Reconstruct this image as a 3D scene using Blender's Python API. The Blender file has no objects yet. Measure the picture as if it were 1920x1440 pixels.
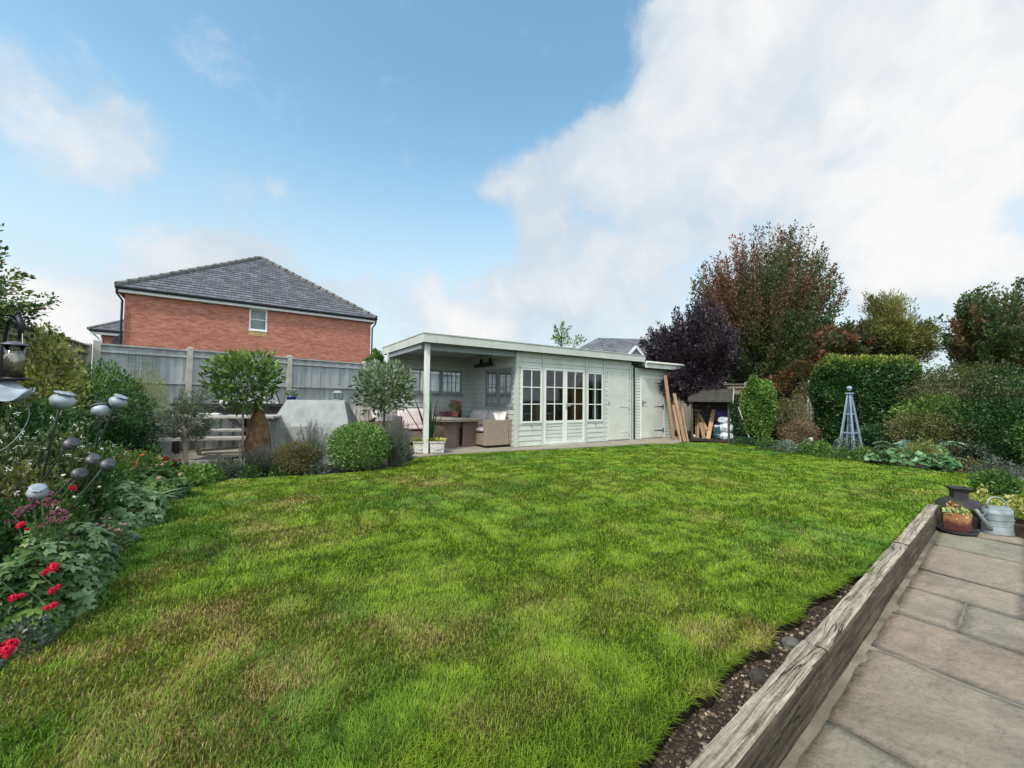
import bpy, math, random
import numpy as np
from mathutils import Vector, Matrix
random.seed(7); rng = np.random.default_rng(7)
S = bpy.context.scene; COL = S.collection; R = math.radians
# ------------------------------------------------------------------ camera (garden axes: x along the summerhouse front, y towards the back fence)
HEAD, PITCH, ROLL, FPX, H = R(33.214), R(2.241), R(.629), 751.8, 1.08
CAM = Vector((-4.949, -7.380, H))
_r = Vector((math.cos(HEAD), -math.sin(HEAD), 0)); _f = Vector((math.sin(HEAD), math.cos(HEAD), 0)); _z = Vector((0, 0, 1))
fwd = _f*math.cos(PITCH) + _z*math.sin(PITCH); up0 = -_f*math.sin(PITCH) + _z*math.cos(PITCH)
cx = _r*math.cos(ROLL) + up0*math.sin(ROLL); cy = -_r*math.sin(ROLL) + up0*math.cos(ROLL)
cd = bpy.data.cameras.new('camera'); cam = bpy.data.objects.new('camera', cd); COL.objects.link(cam)
cam.matrix_world = Matrix(((cx.x, cy.x, -fwd.x, CAM.x), (cx.y, cy.y, -fwd.y, CAM.y), (cx.z, cy.z, -fwd.z, CAM.z), (0, 0, 0, 1)))
cd.sensor_width = 36; cd.lens = FPX/1920*36; cd.clip_start = .05; cd.clip_end = 3000
S.camera = cam
S.view_settings.view_transform = 'Standard'; S.view_settings.look = 'None'; S.view_settings.exposure = 0.35; S.view_settings.gamma = 1
def ray(px, py):                       # direction of a photo pixel, one metre of forward depth
    a, b = px-960, py-720
    d = cx*(a/FPX) - cy*(b/FPX) + fwd
    return d
def P(px, py, z=0.):                   # point of the ground plane z seen at a pixel
    d = ray(px, py); t = (z-H)/d.z; return CAM + d*t
def W(px, py, dep):                    # point at a pixel, dep metres away along the view axis
    d = ray(px, py); d = d/(d.x*_f.x+d.y*_f.y); return CAM + d*dep
# ------------------------------------------------------------------ sky and sun
SUN_EL, SUN_AZ = R(50), R(-118)         # heading of the sun, clockwise from +y
wd = bpy.data.worlds.new('World'); S.world = wd; wd.use_nodes = True
nt = wd.node_tree; N = nt.nodes; L = nt.links; N.clear()
def nd(t, **k):
    n = N.new(t)
    for a, b in k.items(): setattr(n, a, b)
    return n
out = nd('ShaderNodeOutputWorld'); bg = nd('ShaderNodeBackground'); bg.inputs[1].default_value = .12
sky = nd('ShaderNodeTexSky', sky_type='NISHITA'); sky.sun_disc = False; sky.sun_elevation = SUN_EL; sky.sun_rotation = SUN_AZ
sky.air_density = 1.25; sky.dust_density = .6; sky.ozone_density = 2.2
tc = nd('ShaderNodeTexCoord')
def math_(op, a, b=None, clamp=False):
    n = nd('ShaderNodeMath', operation=op, use_clamp=clamp)
    for i, x in enumerate((a, b)):
        if x is None: continue
        if isinstance(x, (int, float)): n.inputs[i].default_value = x
        else: L.new(x, n.inputs[i])
    return n.outputs[0]
# domain warp so that the cloud edges are ragged
wn = nd('ShaderNodeTexNoise'); wn.inputs['Scale'].default_value = 5.0; wn.inputs['Detail'].default_value = 6; wn.inputs['Roughness'].default_value = .55
L.new(tc.outputs['Generated'], wn.inputs['Vector'])
sub = nd('ShaderNodeVectorMath', operation='SUBTRACT'); sub.inputs[1].default_value = (.5, .5, .5); L.new(wn.outputs['Color'], sub.inputs[0])
scl = nd('ShaderNodeVectorMath', operation='SCALE'); scl.inputs['Scale'].default_value = .20; L.new(sub.outputs[0], scl.inputs[0])
add = nd('ShaderNodeVectorMath', operation='ADD'); L.new(tc.outputs['Generated'], add.inputs[0]); L.new(scl.outputs[0], add.inputs[1])
BL = [(1300,170,.17,1.0),(1420,240,.24,1.0),(1180,290,.18,1.1),(1080,290,.13,.95),(1000,360,.14,1.0),(960,350,.07,.6),(980,500,.18,.5),(1120,600,.22,.4),(1040,430,.14,.7),(1240,400,.22,.75),(1600,90,.30,1.0),(1780,60,.26,.9),(1880,260,.26,.8),(1520,360,.24,.7),(1700,420,.22,.32),(1400,80,.13,.6),(1250,50,.12,1.0),
      (1880,470,.16,.2),(1150,540,.24,.6),(900,590,.22,.75),(760,590,.17,.8),(1000,620,.24,.5),(1350,520,.26,.5),(1600,560,.24,.4),(1850,600,.24,.5),(430,500,.16,.95),(330,510,.12,.9),(520,520,.14,.75),(170,600,.14,.95),(90,640,.15,.85),(620,570,.14,.7),
      (130,250,.13,.50),(40,240,.15,.50),(250,230,.09,.42),(200,190,.10,.30),(430,345,.06,.55),(500,350,.06,.60),(565,360,.05,.50),(370,340,.05,.3),(150,115,.07,.32),(1100,70,.06,.28)]
acc = None
for (x, y, rad, wt) in BL:
    d = ray(x, y).normalized()
    dn = nd('ShaderNodeVectorMath', operation='DISTANCE'); dn.inputs[1].default_value = d; L.new(add.outputs[0], dn.inputs[0])
    mr = nd('ShaderNodeMapRange', interpolation_type='SMOOTHSTEP'); L.new(dn.outputs['Value'], mr.inputs['Value'])
    for nm, v in (('From Min', 0), ('From Max', rad), ('To Min', wt), ('To Max', 0)): mr.inputs[nm].default_value = v
    acc = mr.outputs[0] if acc is None else math_('ADD', acc, mr.outputs[0])
n2 = nd('ShaderNodeTexNoise'); n2.inputs['Scale'].default_value = 5.5; n2.inputs['Detail'].default_value = 8; n2.inputs['Roughness'].default_value = .58
L.new(add.outputs[0], n2.inputs['Vector'])
n3 = nd('ShaderNodeTexNoise'); n3.inputs['Scale'].default_value = 2.2; n3.inputs['Detail'].default_value = 4
L.new(tc.outputs['Generated'], n3.inputs['Vector'])
dens = math_('ADD', math_('MULTIPLY', math_('MINIMUM', acc, 1.35), .80), math_('MULTIPLY', math_('SUBTRACT', n2.outputs[0], .5), 1.9))
mask = nd('ShaderNodeMapRange', interpolation_type='SMOOTHSTEP'); L.new(dens, mask.inputs['Value'])
for nm, v in (('From Min', .12), ('From Max', .80), ('To Min', 0), ('To Max', .97)): mask.inputs[nm].default_value = v
# unseen cloud cover behind the camera, made fuller as added fill light
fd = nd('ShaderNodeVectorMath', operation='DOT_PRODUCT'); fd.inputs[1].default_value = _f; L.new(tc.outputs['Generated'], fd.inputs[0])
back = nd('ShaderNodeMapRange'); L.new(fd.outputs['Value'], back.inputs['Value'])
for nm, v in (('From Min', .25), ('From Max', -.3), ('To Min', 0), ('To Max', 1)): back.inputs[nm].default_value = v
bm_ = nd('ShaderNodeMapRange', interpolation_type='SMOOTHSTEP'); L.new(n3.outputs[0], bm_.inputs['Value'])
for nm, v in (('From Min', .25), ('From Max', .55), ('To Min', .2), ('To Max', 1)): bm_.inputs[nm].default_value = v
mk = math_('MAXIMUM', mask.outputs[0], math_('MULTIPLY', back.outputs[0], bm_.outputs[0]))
cr = nd('ShaderNodeValToRGB'); cr.color_ramp.elements[0].position = .36; cr.color_ramp.elements[1].position = .62
cr.color_ramp.elements[0].color = (4.25, 4.8, 5.3, 1); cr.color_ramp.elements[1].color = (6.35, 6.3, 6.25, 1)
n4 = nd('ShaderNodeTexNoise'); n4.inputs['Scale'].default_value = 2.6; n4.inputs['Detail'].default_value = 7
L.new(add.outputs[0], n4.inputs['Vector']); L.new(math_('ADD', n4.outputs[0], math_('MULTIPLY', math_('SUBTRACT', dens, .9), .22)), cr.inputs[0])
tint = nd('ShaderNodeMixRGB', blend_type='MULTIPLY'); tint.inputs[0].default_value = 1; tint.inputs[2].default_value = (1.45, 1.75, 1.55, 1)
L.new(sky.outputs[0], tint.inputs[1])
sz = nd('ShaderNodeSeparateXYZ'); L.new(tc.outputs['Generated'], sz.inputs[0])
hz = nd('ShaderNodeMapRange', interpolation_type='SMOOTHSTEP'); L.new(sz.outputs[2], hz.inputs['Value'])
for nm, v in (('From Min', -.02), ('From Max', .62), ('To Min', 1.), ('To Max', 0)): hz.inputs[nm].default_value = v
hm = nd('ShaderNodeMixRGB'); L.new(hz.outputs[0], hm.inputs[0]); L.new(tint.outputs[0], hm.inputs[1]); hm.inputs[2].default_value = (4.7, 5.25, 5.75, 1); tint = hm
cb = nd('ShaderNodeVectorMath', operation='SCALE'); L.new(cr.outputs[0], cb.inputs[0]); L.new(math_('ADD', math_('MULTIPLY', back.outputs[0], 1.0), 1.0), cb.inputs['Scale'])   # unseen clouds behind the camera brightened as added fill to lift the shade
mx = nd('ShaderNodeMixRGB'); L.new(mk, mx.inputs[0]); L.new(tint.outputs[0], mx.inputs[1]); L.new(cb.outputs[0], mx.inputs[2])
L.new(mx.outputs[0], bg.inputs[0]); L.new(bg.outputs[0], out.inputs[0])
sl = bpy.data.lights.new('sun', 'SUN'); sl.energy = 2.6; sl.angle = R(7); sl.color = (1, .95, .87)
so = bpy.data.objects.new('sun', sl); COL.objects.link(so)
so.rotation_euler = Vector((math.sin(SUN_AZ)*math.cos(SUN_EL), math.cos(SUN_AZ)*math.cos(SUN_EL), math.sin(SUN_EL))).to_track_quat('Z', 'Y').to_euler()
S.cycles.max_bounces = 6; S.cycles.transparent_max_bounces = 12; S.cycles.caustics_reflective = False; S.cycles.caustics_refractive = False
try: S.cycles.use_denoising = True
except Exception: pass
# ------------------------------------------------------------------ materials
MATS = {}
class MT:
    def __init__(s, name):
        s.m = bpy.data.materials.new(name); s.m.use_nodes = True; s.t = s.m.node_tree; s.N = s.t.nodes; s.L = s.t.links
        s.b = s.N['Principled BSDF']; s.o = s.N['Material Output']; MATS[name] = s.m
        s.co = s.N.new('ShaderNodeTexCoord').outputs['Object']
    def n(s, t, ins={}, **k):
        x = s.N.new(t)
        for a, b in k.items(): setattr(x, a, b)
        for a, b in ins.items():
            if isinstance(b, bpy.types.NodeSocket): s.L.new(b, x.inputs[a])
            else: x.inputs[a].default_value = b
        return x
    def map(s, sc=(1, 1, 1), rot=(0, 0, 0)): return s.n('ShaderNodeMapping', {'Vector': s.co, 'Scale': sc, 'Rotation': rot}).outputs[0]
    def noise(s, scale, detail=5, rough=.55, vec=None, out=0):
        return s.n('ShaderNodeTexNoise', {'Vector': vec or s.co, 'Scale': scale, 'Detail': detail, 'Roughness': rough}).outputs[out]
    def ramp(s, f, stops):
        r = s.n('ShaderNodeValToRGB', {0: f}); e = r.color_ramp.elements
        while len(e) < len(stops): e.new(.5)
        for i, (p, c) in enumerate(stops): e[i].position = p; e[i].color = (*c, 1) if len(c) == 3 else c
        return r.outputs[0]
    def mix(s, f, a, b, mode='MIX'):
        x = s.N.new('ShaderNodeMixRGB'); x.blend_type = mode
        for i, v in enumerate((f, a, b)):
            if isinstance(v, bpy.types.NodeSocket): s.L.new(v, x.inputs[i])
            elif i == 0: x.inputs[0].default_value = v
            else: x.inputs[i].default_value = (*v, 1)
        return x.outputs[0]
    def mth(s, op, a, b=0., clamp=False):
        return s.n('ShaderNodeMath', {0: a, 1: b}, operation=op, use_clamp=clamp).outputs[0]
    def col(s, c):
        if isinstance(c, bpy.types.NodeSocket): s.L.new(c, s.b.inputs['Base Color'])
        else: s.b.inputs['Base Color'].default_value = (*c, 1)
        return s
    def set(s, rough=.6, metal=0., spec=.4):
        s.b.inputs['Roughness'].default_value = rough; s.b.inputs['Metallic'].default_value = metal; s.b.inputs['Specular IOR Level'].default_value = spec; return s
    def bump(s, h, st=.4, dist=.01):
        x = s.n('ShaderNodeBump', {'Height': h, 'Strength': st, 'Distance': dist}); s.L.new(x.outputs[0], s.b.inputs['Normal']); return s
def simple(name, c, rough=.6, metal=0., var=.25, scale=6., bump=.2, bscale=60., stain=None, spec=.4, amt=.35):
    t = MT(name); n = t.noise(scale, 6)
    d = tuple(x*(1-var) for x in c); l = tuple(min(1, x*(1+var)) for x in c)
    k = t.ramp(n, [(.3, d), (.7, l)])
    if stain is not None:
        k = t.mix(t.mth('MULTIPLY', t.ramp(t.noise(scale*.5+1.3, 8, .65), [(.52, (0, 0, 0)), (.72, (1, 1, 1))]), amt), k, stain)
    t.col(k).set(rough, metal, spec)
    if bump: t.bump(t.noise(bscale, 4), bump, .004)
    return t.m
def leafmat(name, cols, trans=.3, rough=.5, clump=2.2, cvar=.45, spec=.35):
    t = MT(name); a = t.n('ShaderNodeAttribute', attribute_name='rnd').outputs['Fac']; cols = [tuple(min(.8, x*1.35) for x in c) for c in cols]
    n = len(cols); k = t.ramp(a, [(i/max(1, n-1), c) for i, c in enumerate(cols)])
    g = t.ramp(t.noise(clump, 3), [(.3, (1-cvar,)*3), (.7, (1+cvar*.6,)*3)])
    k = t.mix(1, k, g, 'MULTIPLY'); t.col(k).set(rough, 0, spec)
    tr = t.n('ShaderNodeBsdfTranslucent', {'Color': t.mix(1, k, (1.25, 1.35, .7), 'MULTIPLY')})
    m = t.n('ShaderNodeMixShader', {0: trans, 1: t.b.outputs[0], 2: tr.outputs[0]}); t.L.new(m.outputs[0], t.o.inputs[0])
    return t.m
def attrmat(name, trans=.3, rough=.55, spec=.3):
    t = MT(name); k = t.n('ShaderNodeAttribute', attribute_name='col').outputs['Color']; t.col(k).set(rough, 0, spec)
    if trans:
        tr = t.n('ShaderNodeBsdfTranslucent', {'Color': k}); m = t.n('ShaderNodeMixShader', {0: trans, 1: t.b.outputs[0], 2: tr.outputs[0]}); t.L.new(m.outputs[0], t.o.inputs[0])
    return t.m
def woodmat(name, a, b, axis=0, sc=1., rough=.75, bump=.5, dark=None, fine=38):
    t = MT(name); s = [fine*sc]*3; s[axis] = 2.2*sc; v = t.map(tuple(s)); n = t.noise(1, 8, .65, v)
    s2 = [4*sc]*3; s2[axis] = .7*sc; big = t.noise(1, 5, .6, t.map(tuple(s2)))
    k = t.ramp(n, [(.28, a), (.7, b)]); k = t.mix(.55, k, t.ramp(big, [(.35, (.62,)*3), (.68, (1.25,)*3)]), 'MULTIPLY')
    if dark: k = t.mix(t.ramp(n, [(.30, (1, 1, 1)), (.42, (0, 0, 0))]), k, dark)
    t.col(k).set(rough, 0, .25).bump(n, bump, .006); return t.m
paint = (.55, .585, .515)
def paintmat(name, c, amt=.3):
    t = MT(name); n = t.noise(3, 6); k = t.ramp(n, [(.3, tuple(x*.88 for x in c)), (.7, tuple(min(1, x*1.06) for x in c))])
    st = t.mth('MULTIPLY', t.ramp(t.noise(1, 8, .7, t.map((14, 14, 3))), [(.56, (0, 0, 0)), (.74, (1, 1, 1))]), amt)
    k = t.mix(st, k, (.25, .26, .21)); t.col(k).set(.55, 0, .3).bump(t.noise(1, 5, .6, t.map((9, 9, 60))), .25, .003); return t.m
M_paint = paintmat('sage_white_paint', paint); M_trim = paintmat('trim_paint', (.76, .77, .70), .1); M_fascia = paintmat('fascia_paint', (.55, .57, .51), .5)
M_soffit = paintmat('shaded_soffit_paint', (.27, .31, .31), .3); M_door = paintmat('door_paint', (.61, .63, .55), .1)  # soffit tone darkened: shade under the roof is put into the colour
M_inner = paintmat('shaded_veranda_paint', (.50, .54, .51), .2)  # cladding paint slightly darkened, veranda shade put into the colour
M_felt = simple('roof_felt', (.10, .11, .11), .9); M_dark = simple('black_iron', (.02, .022, .025), .45, .3)
M_chrome = simple('polished_metal', (.6, .62, .66), .25, 1, .1); M_white = simple('white_plastic', (.75, .76, .76), .4, 0, .06)
def glassmat(name, tint=(.9, .95, .95), ref=.10):
    t = MT(name); tr = t.n('ShaderNodeBsdfTransparent', {'Color': (*tint, 1)}); gl = t.n('ShaderNodeBsdfGlossy', {'Roughness': .03})
    f = t.n('ShaderNodeFresnel', {'IOR': 1.5}).outputs[0]; f = t.mth('ADD', f, ref*.3, True)
    m = t.n('ShaderNodeMixShader', {0: f, 1: tr.outputs[0], 2: gl.outputs[0]}); t.L.new(m.outputs[0], t.o.inputs[0]); return t.m
M_glass = glassmat('window_glass'); M_pglass = glassmat('clear_plastic', (.86, .9, .88), .3)
def brickmat(name, yaw_x=True):
    t = MT(name)
    sx = t.n('ShaderNodeSeparateXYZ', {0: t.co}); v = t.n('ShaderNodeCombineXYZ', {0: t.mth('ADD', sx.outputs[0], sx.outputs[1]), 1: sx.outputs[2], 2: 0.}).outputs[0]
    br = t.n('ShaderNodeTexBrick', {'Vector': v, 'Color1': (.36, .11, .068, 1), 'Color2': (.48, .185, .12, 1), 'Mortar': (.40, .26, .21, 1), 'Scale': 1., 'Mortar Size': .007, 'Mortar Smooth': .2, 'Bias': .1, 'Brick Width': .225, 'Row Height': .075})
    k = t.mix(.7, br.outputs[0], t.ramp(t.noise(1, 4, .6, t.map((4, 4, 13))), [(.25, (.45, .40, .36)), (.5, (1, 1, 1)), (.75, (1.35, 1.35, 1.3))]), 'MULTIPLY')
    k = t.mix(t.ramp(t.noise(1, 2, .5, t.map((3.4, 3.4, 13.3))), [(.66, (0, 0, 0)), (.74, (.6, .6, .6))]), k, (.52, .30, .22))
    t.col(k).set(.85, 0, .2).bump(br.outputs['Fac'], -.3, .005); return t.m
M_brick = brickmat('red_brick')
def tilemat(name, c=(.13, .135, .15), rows=.26):
    t = MT(name); g = t.n('ShaderNodeNewGeometry'); sx = t.n('ShaderNodeSeparateXYZ', {0: t.co})
    v = t.n('ShaderNodeCombineXYZ', {0: sx.outputs[0], 1: sx.outputs[2], 2: 0.}).outputs[0]
    br = t.n('ShaderNodeTexBrick', {'Vector': v, 'Color1': (*[x*.8 for x in c], 1), 'Color2': (*[x*1.35 for x in c], 1), 'Mortar': (.035, .035, .04, 1), 'Scale': 1., 'Mortar Size': .012, 'Mortar Smooth': .6, 'Brick Width': .34, 'Row Height': .17})
    k = t.mix(.6, br.outputs[0], t.ramp(t.noise(2.2, 6), [(.3, (.7, .7, .7)), (.7, (1.3, 1.28, 1.2))]), 'MULTIPLY')
    k = t.mix(t.ramp(t.noise(9, 3), [(.70, (0, 0, 0)), (.76, (1, 1, 1))]), k, (.03, .035, .03))
    t.col(k).set(.8, 0, .25).bump(br.outputs['Fac'], -.5, .02); return t.m
M_tile = tilemat('slate_tiles')
M_fence = woodmat('grey_painted_fence', (.32, .34, .335), (.48, .50, .49), 2, .5, .8, .3, None, 26)
M_fence2 = woodmat('weathered_fence', (.17, .15, .115), (.33, .29, .22), 2, .5, .85, .4)
M_conc = simple('concrete_post', (.46, .43, .36), .9, 0, .15, 9, .5, 90, (.25, .25, .18))
M_oldwood = woodmat('silvered_wood', (.30, .28, .24), (.56, .53, .48), 0, 1, .8, .5)
M_oldwoodz = woodmat('silvered_wood_upright', (.24, .22, .19), (.46, .43, .38), 2, 1, .8, .5)
M_darkwood = woodmat('dark_stained_wood', (.022, .018, .016), (.06, .048, .04), 0, 1, .7, .4)
M_shedwood = woodmat('old_brown_boards', (.035, .032, .028), (.115, .10, .085), 0, 1, .85, .6)
M_plank = woodmat('pale_new_timber', (.36, .21, .10), (.58, .38, .20), 2, 1, .7, .3)
M_plank2 = woodmat('orange_timber', (.20, .12, .07), (.40, .26, .16), 2, 1, .75, .4)
M_cab = woodmat('brown_cabinet_wood', (.20, .09, .035), (.34, .17, .07), 2, 1, .5, .1)
M_soil = simple('dark_soil', (.035, .026, .020), 1, 0, .5, 14, 1, 45)
M_slabc = simple('concrete_slab', (.30, .265, .21), .9, 0, .2, 3, .5, 70, (.16, .14, .10))
M_terra = simple('terracotta', (.36, .15, .09), .8); M_stone = simple('white_stone', (.62, .60, .54), .85, 0, .15, 12, .6, 60, (.25, .24, .18), amt=.6)
M_galv = simple('galvanised_zinc', (.27, .31, .31), .6, .3, .3, 9, .4, 30, (.45, .48, .47))
M_zinc = simple('weathered_zinc', (.34, .38, .42), .6, .25, .4, 12, .4, 45, (.16, .19, .2))
M_zincd = simple('dark_weathered_metal', (.13, .13, .14), .5, .5, .3, 14, .4, 45, (.24, .24, .24))
M_iron = simple('mossy_cast_iron', (.05, .045, .045), .7, .3, .3, 9, .6, 60, (.12, .12, .05))
tcv = MT('grey_canvas_cover'); fo = tcv.noise(1, 5, .6, tcv.map((5, 5, 1.1))); tcv.col(tcv.ramp(fo, [(.3, (.24, .26, .25)), (.7, (.36, .375, .36))])).set(.75).bump(fo, 1., .06); M_cover = tcv.m
M_sack = simple('brown_sackcloth', (.15, .085, .04), .95, 0, .45, 14, 1, 110, (.28, .19, .09))
M_blue = simple('blue_glazed_pot', (.02, .04, .28), .2, 0, .2)
M_cream = simple('cream_cushion', (.74, .67, .64), .9, 0, .08, 8, .2, 40, (.45, .28, .30), amt=.5)
M_pinkc = simple('pink_grey_cushion', (.58, .46, .46), .9, 0, .12, 8, .2, 40, (.3, .2, .22))
M_plumc = simple('plum_cushion', (.17, .06, .09), .9, 0, .2, 8, .3, 90)
def wickermat(name, a, b):
    t = MT(name); w = t.n('ShaderNodeTexWave', {'Vector': t.co, 'Scale': 17., 'Distortion': 1.5, 'Detail': 2.}, bands_direction='Z').outputs[1]
    w2 = t.n('ShaderNodeTexWave', {'Vector': t.map((1, 1, .2)), 'Scale': 12., 'Distortion': .8}, bands_direction='DIAGONAL').outputs[1]
    h = t.mth('MULTIPLY', t.mth('ADD', w, .3), t.mth('ADD', w2, .6)); k = t.ramp(h, [(.2, a), (.9, b)])
    t.col(t.mix(.4, k, t.ramp(t.noise(30, 3), [(.3, (.7, .7, .7)), (.7, (1.2, 1.2, 1.2))]), 'MULTIPLY')).set(.6, 0, .3).bump(h, .8, .006); return t.m
M_wick = wickermat('rattan_weave', (.13, .10, .07), (.42, .35, .26)); M_wickd = wickermat('brown_rattan_weave', (.06, .045, .035), (.20, .145, .11))
M_bark = woodmat('grey_bark', (.055, .045, .035), (.16, .135, .11), 2, 1, .9, .8); M_barkp = woodmat('pale_bark', (.20, .16, .12), (.36, .31, .25), 2, 1, .9, .5)
M_stem = simple('green_stem', (.07, .11, .035), .6, 0, .2, 6, 0)
# ------------------------------------------------------------------ mesh helpers
def link(name, me, mat, parent):
    o = bpy.data.objects.new(name, me); COL.objects.link(o)
    if mat is not None:
        for m in (mat if isinstance(mat, (list, tuple)) else [mat]): me.materials.append(m)
    if parent is not None:
        o.parent = parent; o.matrix_parent_inverse = parent.matrix_basis.inverted()
    return o
def tag(o, label=None, cat=None, group=None, kind=None):
    if label: o['label'] = label
    if cat: o['category'] = cat
    if group: o['group'] = group
    if kind: o['kind'] = kind
    return o
def thing(name, loc, label, cat, group=None, rz=0.):
    o = bpy.data.objects.new(name, None); COL.objects.link(o); o.location = loc; o.rotation_euler = (0, 0, rz); o.empty_display_size = .1
    return tag(o, label, cat, group)
class MB:
    def __init__(s): s.v = []; s.f = []; s.mi = []
    def add(s, vs, fs, mi=0):
        o = len(s.v); s.v += [tuple(v) for v in vs]; s.f += [tuple(i+o for i in f) for f in fs]; s.mi += [mi]*len(fs); return s
    def hexa(s, c, mi=0): return s.add(c, [(0, 3, 2, 1), (4, 5, 6, 7), (0, 1, 5, 4), (1, 2, 6, 5), (2, 3, 7, 6), (3, 0, 4, 7)], mi)
    def box(s, x0, x1, y0, y1, z0, z1, M=None, mi=0):
        c = [(x0,y0,z0),(x1,y0,z0),(x1,y1,z0),(x0,y1,z0),(x0,y0,z1),(x1,y0,z1),(x1,y1,z1),(x0,y1,z1)]
        if M: c = [M(*q) for q in c]
        return s.hexa(c, mi)
    def beam(s, a, b, w, h, mi=0, upv=(0, 0, 1)):
        a = Vector(a); b = Vector(b); d = (b-a).normalized(); u = Vector(upv)
        if abs(d.dot(u)) > .98: u = Vector((0, 1, 0))
        sd = d.cross(u).normalized()*(w/2); u2 = sd.cross(d).normalized()*(h/2)
        return s.hexa([a-sd-u2, a+sd-u2, b+sd-u2, b-sd-u2, a-sd+u2, a+sd+u2, b+sd+u2, b-sd+u2], mi)
    def tube(s, pts, rad, n=6, cap=True, mi=0):
        pts = [Vector(p) for p in pts]; k = len(pts)
        if not isinstance(rad, (list, tuple)): rad = [rad]*k
        vs = []; prev = None
        for i, p in enumerate(pts):
            d = (pts[min(i+1, k-1)]-pts[max(i-1, 0)])
            if d.length < 1e-9: d = Vector((0, 0, 1))
            d.normalize()
            if prev is None: prev = d.orthogonal().normalized()
            a = (prev - d*prev.dot(d)); a = a.normalized() if a.length > 1e-6 else d.orthogonal().normalized(); prev = a; b = d.cross(a)
            for j in range(n):
                t = 2*math.pi*j/n; vs.append(p+(a*math.cos(t)+b*math.sin(t))*rad[i])
        fs = [(i*n+j, i*n+(j+1) % n, (i+1)*n+(j+1) % n, (i+1)*n+j) for i in range(k-1) for j in range(n)]
        if cap: fs += [tuple(range(n))[::-1], tuple((k-1)*n+j for j in range(n))]
        return s.add(vs, fs, mi)
    def lathe(s, prof, c=(0, 0, 0), n=20, sx=1., sy=1., mi=0, M=None):
        vs = []
        for r, z in prof:
            for j in range(n):
                t = 2*math.pi*j/n; q = (c[0]+r*math.cos(t)*sx, c[1]+r*math.sin(t)*sy, c[2]+z); vs.append(M(*q) if M else q)
        k = len(prof); fs = [(i*n+j, i*n+(j+1) % n, (i+1)*n+(j+1) % n, (i+1)*n+j) for i in range(k-1) for j in range(n)]
        if prof[0][0] > 1e-5: fs.append(tuple(range(n))[::-1])
        if prof[-1][0] > 1e-5: fs.append(tuple((k-1)*n+j for j in range(n)))
        return s.add(vs, fs, mi)
    def build(s, name, mat, parent=None, smooth=False, bevel=0.):
        me = bpy.data.meshes.new(name); me.from_pydata(s.v, [], s.f); me.validate()
        o = link(name, me, mat, parent)
        if any(s.mi) and len(s.mi) == len(me.polygons): me.polygons.foreach_set('material_index', s.mi)
        if smooth: me.polygons.foreach_set('use_smooth', [True]*len(me.polygons))
        if bevel:
            m = o.modifiers.new('bevel', 'BEVEL'); m.width = bevel; m.segments = 2; m.limit_method = 'ANGLE'; m.angle_limit = R(40)
        return o
def npmesh(name, V, F, mat, parent=None, rnd=None, col=None, smooth=False):
    me = bpy.data.meshes.new(name); k = F.shape[1]
    me.vertices.add(len(V)); me.vertices.foreach_set('co', V.astype(np.float32).ravel())
    me.loops.add(F.size); me.loops.foreach_set('vertex_index', F.astype(np.int32).ravel())
    me.polygons.add(len(F)); me.polygons.foreach_set('loop_start', np.arange(0, F.size, k, dtype=np.int32))
    try: me.polygons.foreach_set('loop_total', np.full(len(F), k, dtype=np.int32))
    except Exception: pass
    if rnd is not None: me.attributes.new('rnd', 'FLOAT', 'POINT').data.foreach_set('value', rnd.astype(np.float32))
    if col is not None: me.attributes.new('col', 'FLOAT_COLOR', 'POINT').data.foreach_set('color', np.c_[col, np.ones(len(col))].astype(np.float32).ravel())
    me.update(calc_edges=True)
    if smooth: me.polygons.foreach_set('use_smooth', np.ones(len(F), bool))
    return link(name, me, mat, parent)
def unit(v): return v/np.maximum(1e-9, np.linalg.norm(v, axis=1))[:, None]
def leaves(name, mat, parent, Pt, D, size, asp=.5, fold=.25, rnd=None, svar=.4):
    """one folded, pointed leaf per point, growing along D"""
    n = len(Pt); D = unit(D); side = unit(np.cross(D, rng.normal(size=(n, 3)))); nm = np.cross(side, D)
    Ls = (size*(1+svar*(rng.random(n)*2-1)))[:, None]
    b = Pt; t = Pt+D*Ls; m = Pt+D*Ls*.45; w = side*Ls*asp*.5
    V = np.stack([b, m-w+nm*Ls*fold*asp, t-nm*Ls*.08, m+w+nm*Ls*fold*asp], 1).reshape(-1, 3)
    F = np.arange(4*n).reshape(-1, 4)
    r = rng.random(n) if rnd is None else np.clip(rnd, 0, 1)
    return npmesh(name, V, F, mat, parent, rnd=np.repeat(r, 4))
def blades(name, mat, parent, B, D, length, width, droop=.5, seg=4, rnd=None):
    """arching strap leaves"""
    n = len(B); D = unit(D); hor = D*np.array([1, 1, 0]); hor = unit(hor+1e-6); side = unit(np.cross(hor, np.array([[0, 0, 1.]])))
    Ls = length*(.7+.6*rng.random(n)) if np.isscalar(length) else length
    rows = []
    for i in range(seg+1):
        t = i/seg; c = B+D*(Ls*t)[:, None] + hor*(Ls*droop*.35*t*t)[:, None] - np.array([0, 0, 1.])*(Ls*droop*.55*t*t)[:, None]
        w = width*.5*(1-t**2.2)*(.55+.9*min(1, t*3)) + .0005
        rows += [c-side*w, c+side*w]
    V = np.stack(rows, 1).reshape(-1, 3); k = 2*(seg+1)
    F = np.concatenate([np.arange(n)[:, None]*k + np.array([[2*i, 2*i+1, 2*i+3, 2*i+2]]) for i in range(seg)])
    r = rng.random(n) if rnd is None else rnd
    return npmesh(name, V, F, mat, parent, rnd=np.repeat(r, k))
def lump(d, seed, fr=3.):
    q = np.random.default_rng(seed); s = 0
    for i in range(6):
        a = q.normal(size=3)*fr*(1+.5*i); s = s+np.sin(d@a+q.random()*6.28)/(1+.45*i)
    return s/2.6
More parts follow.
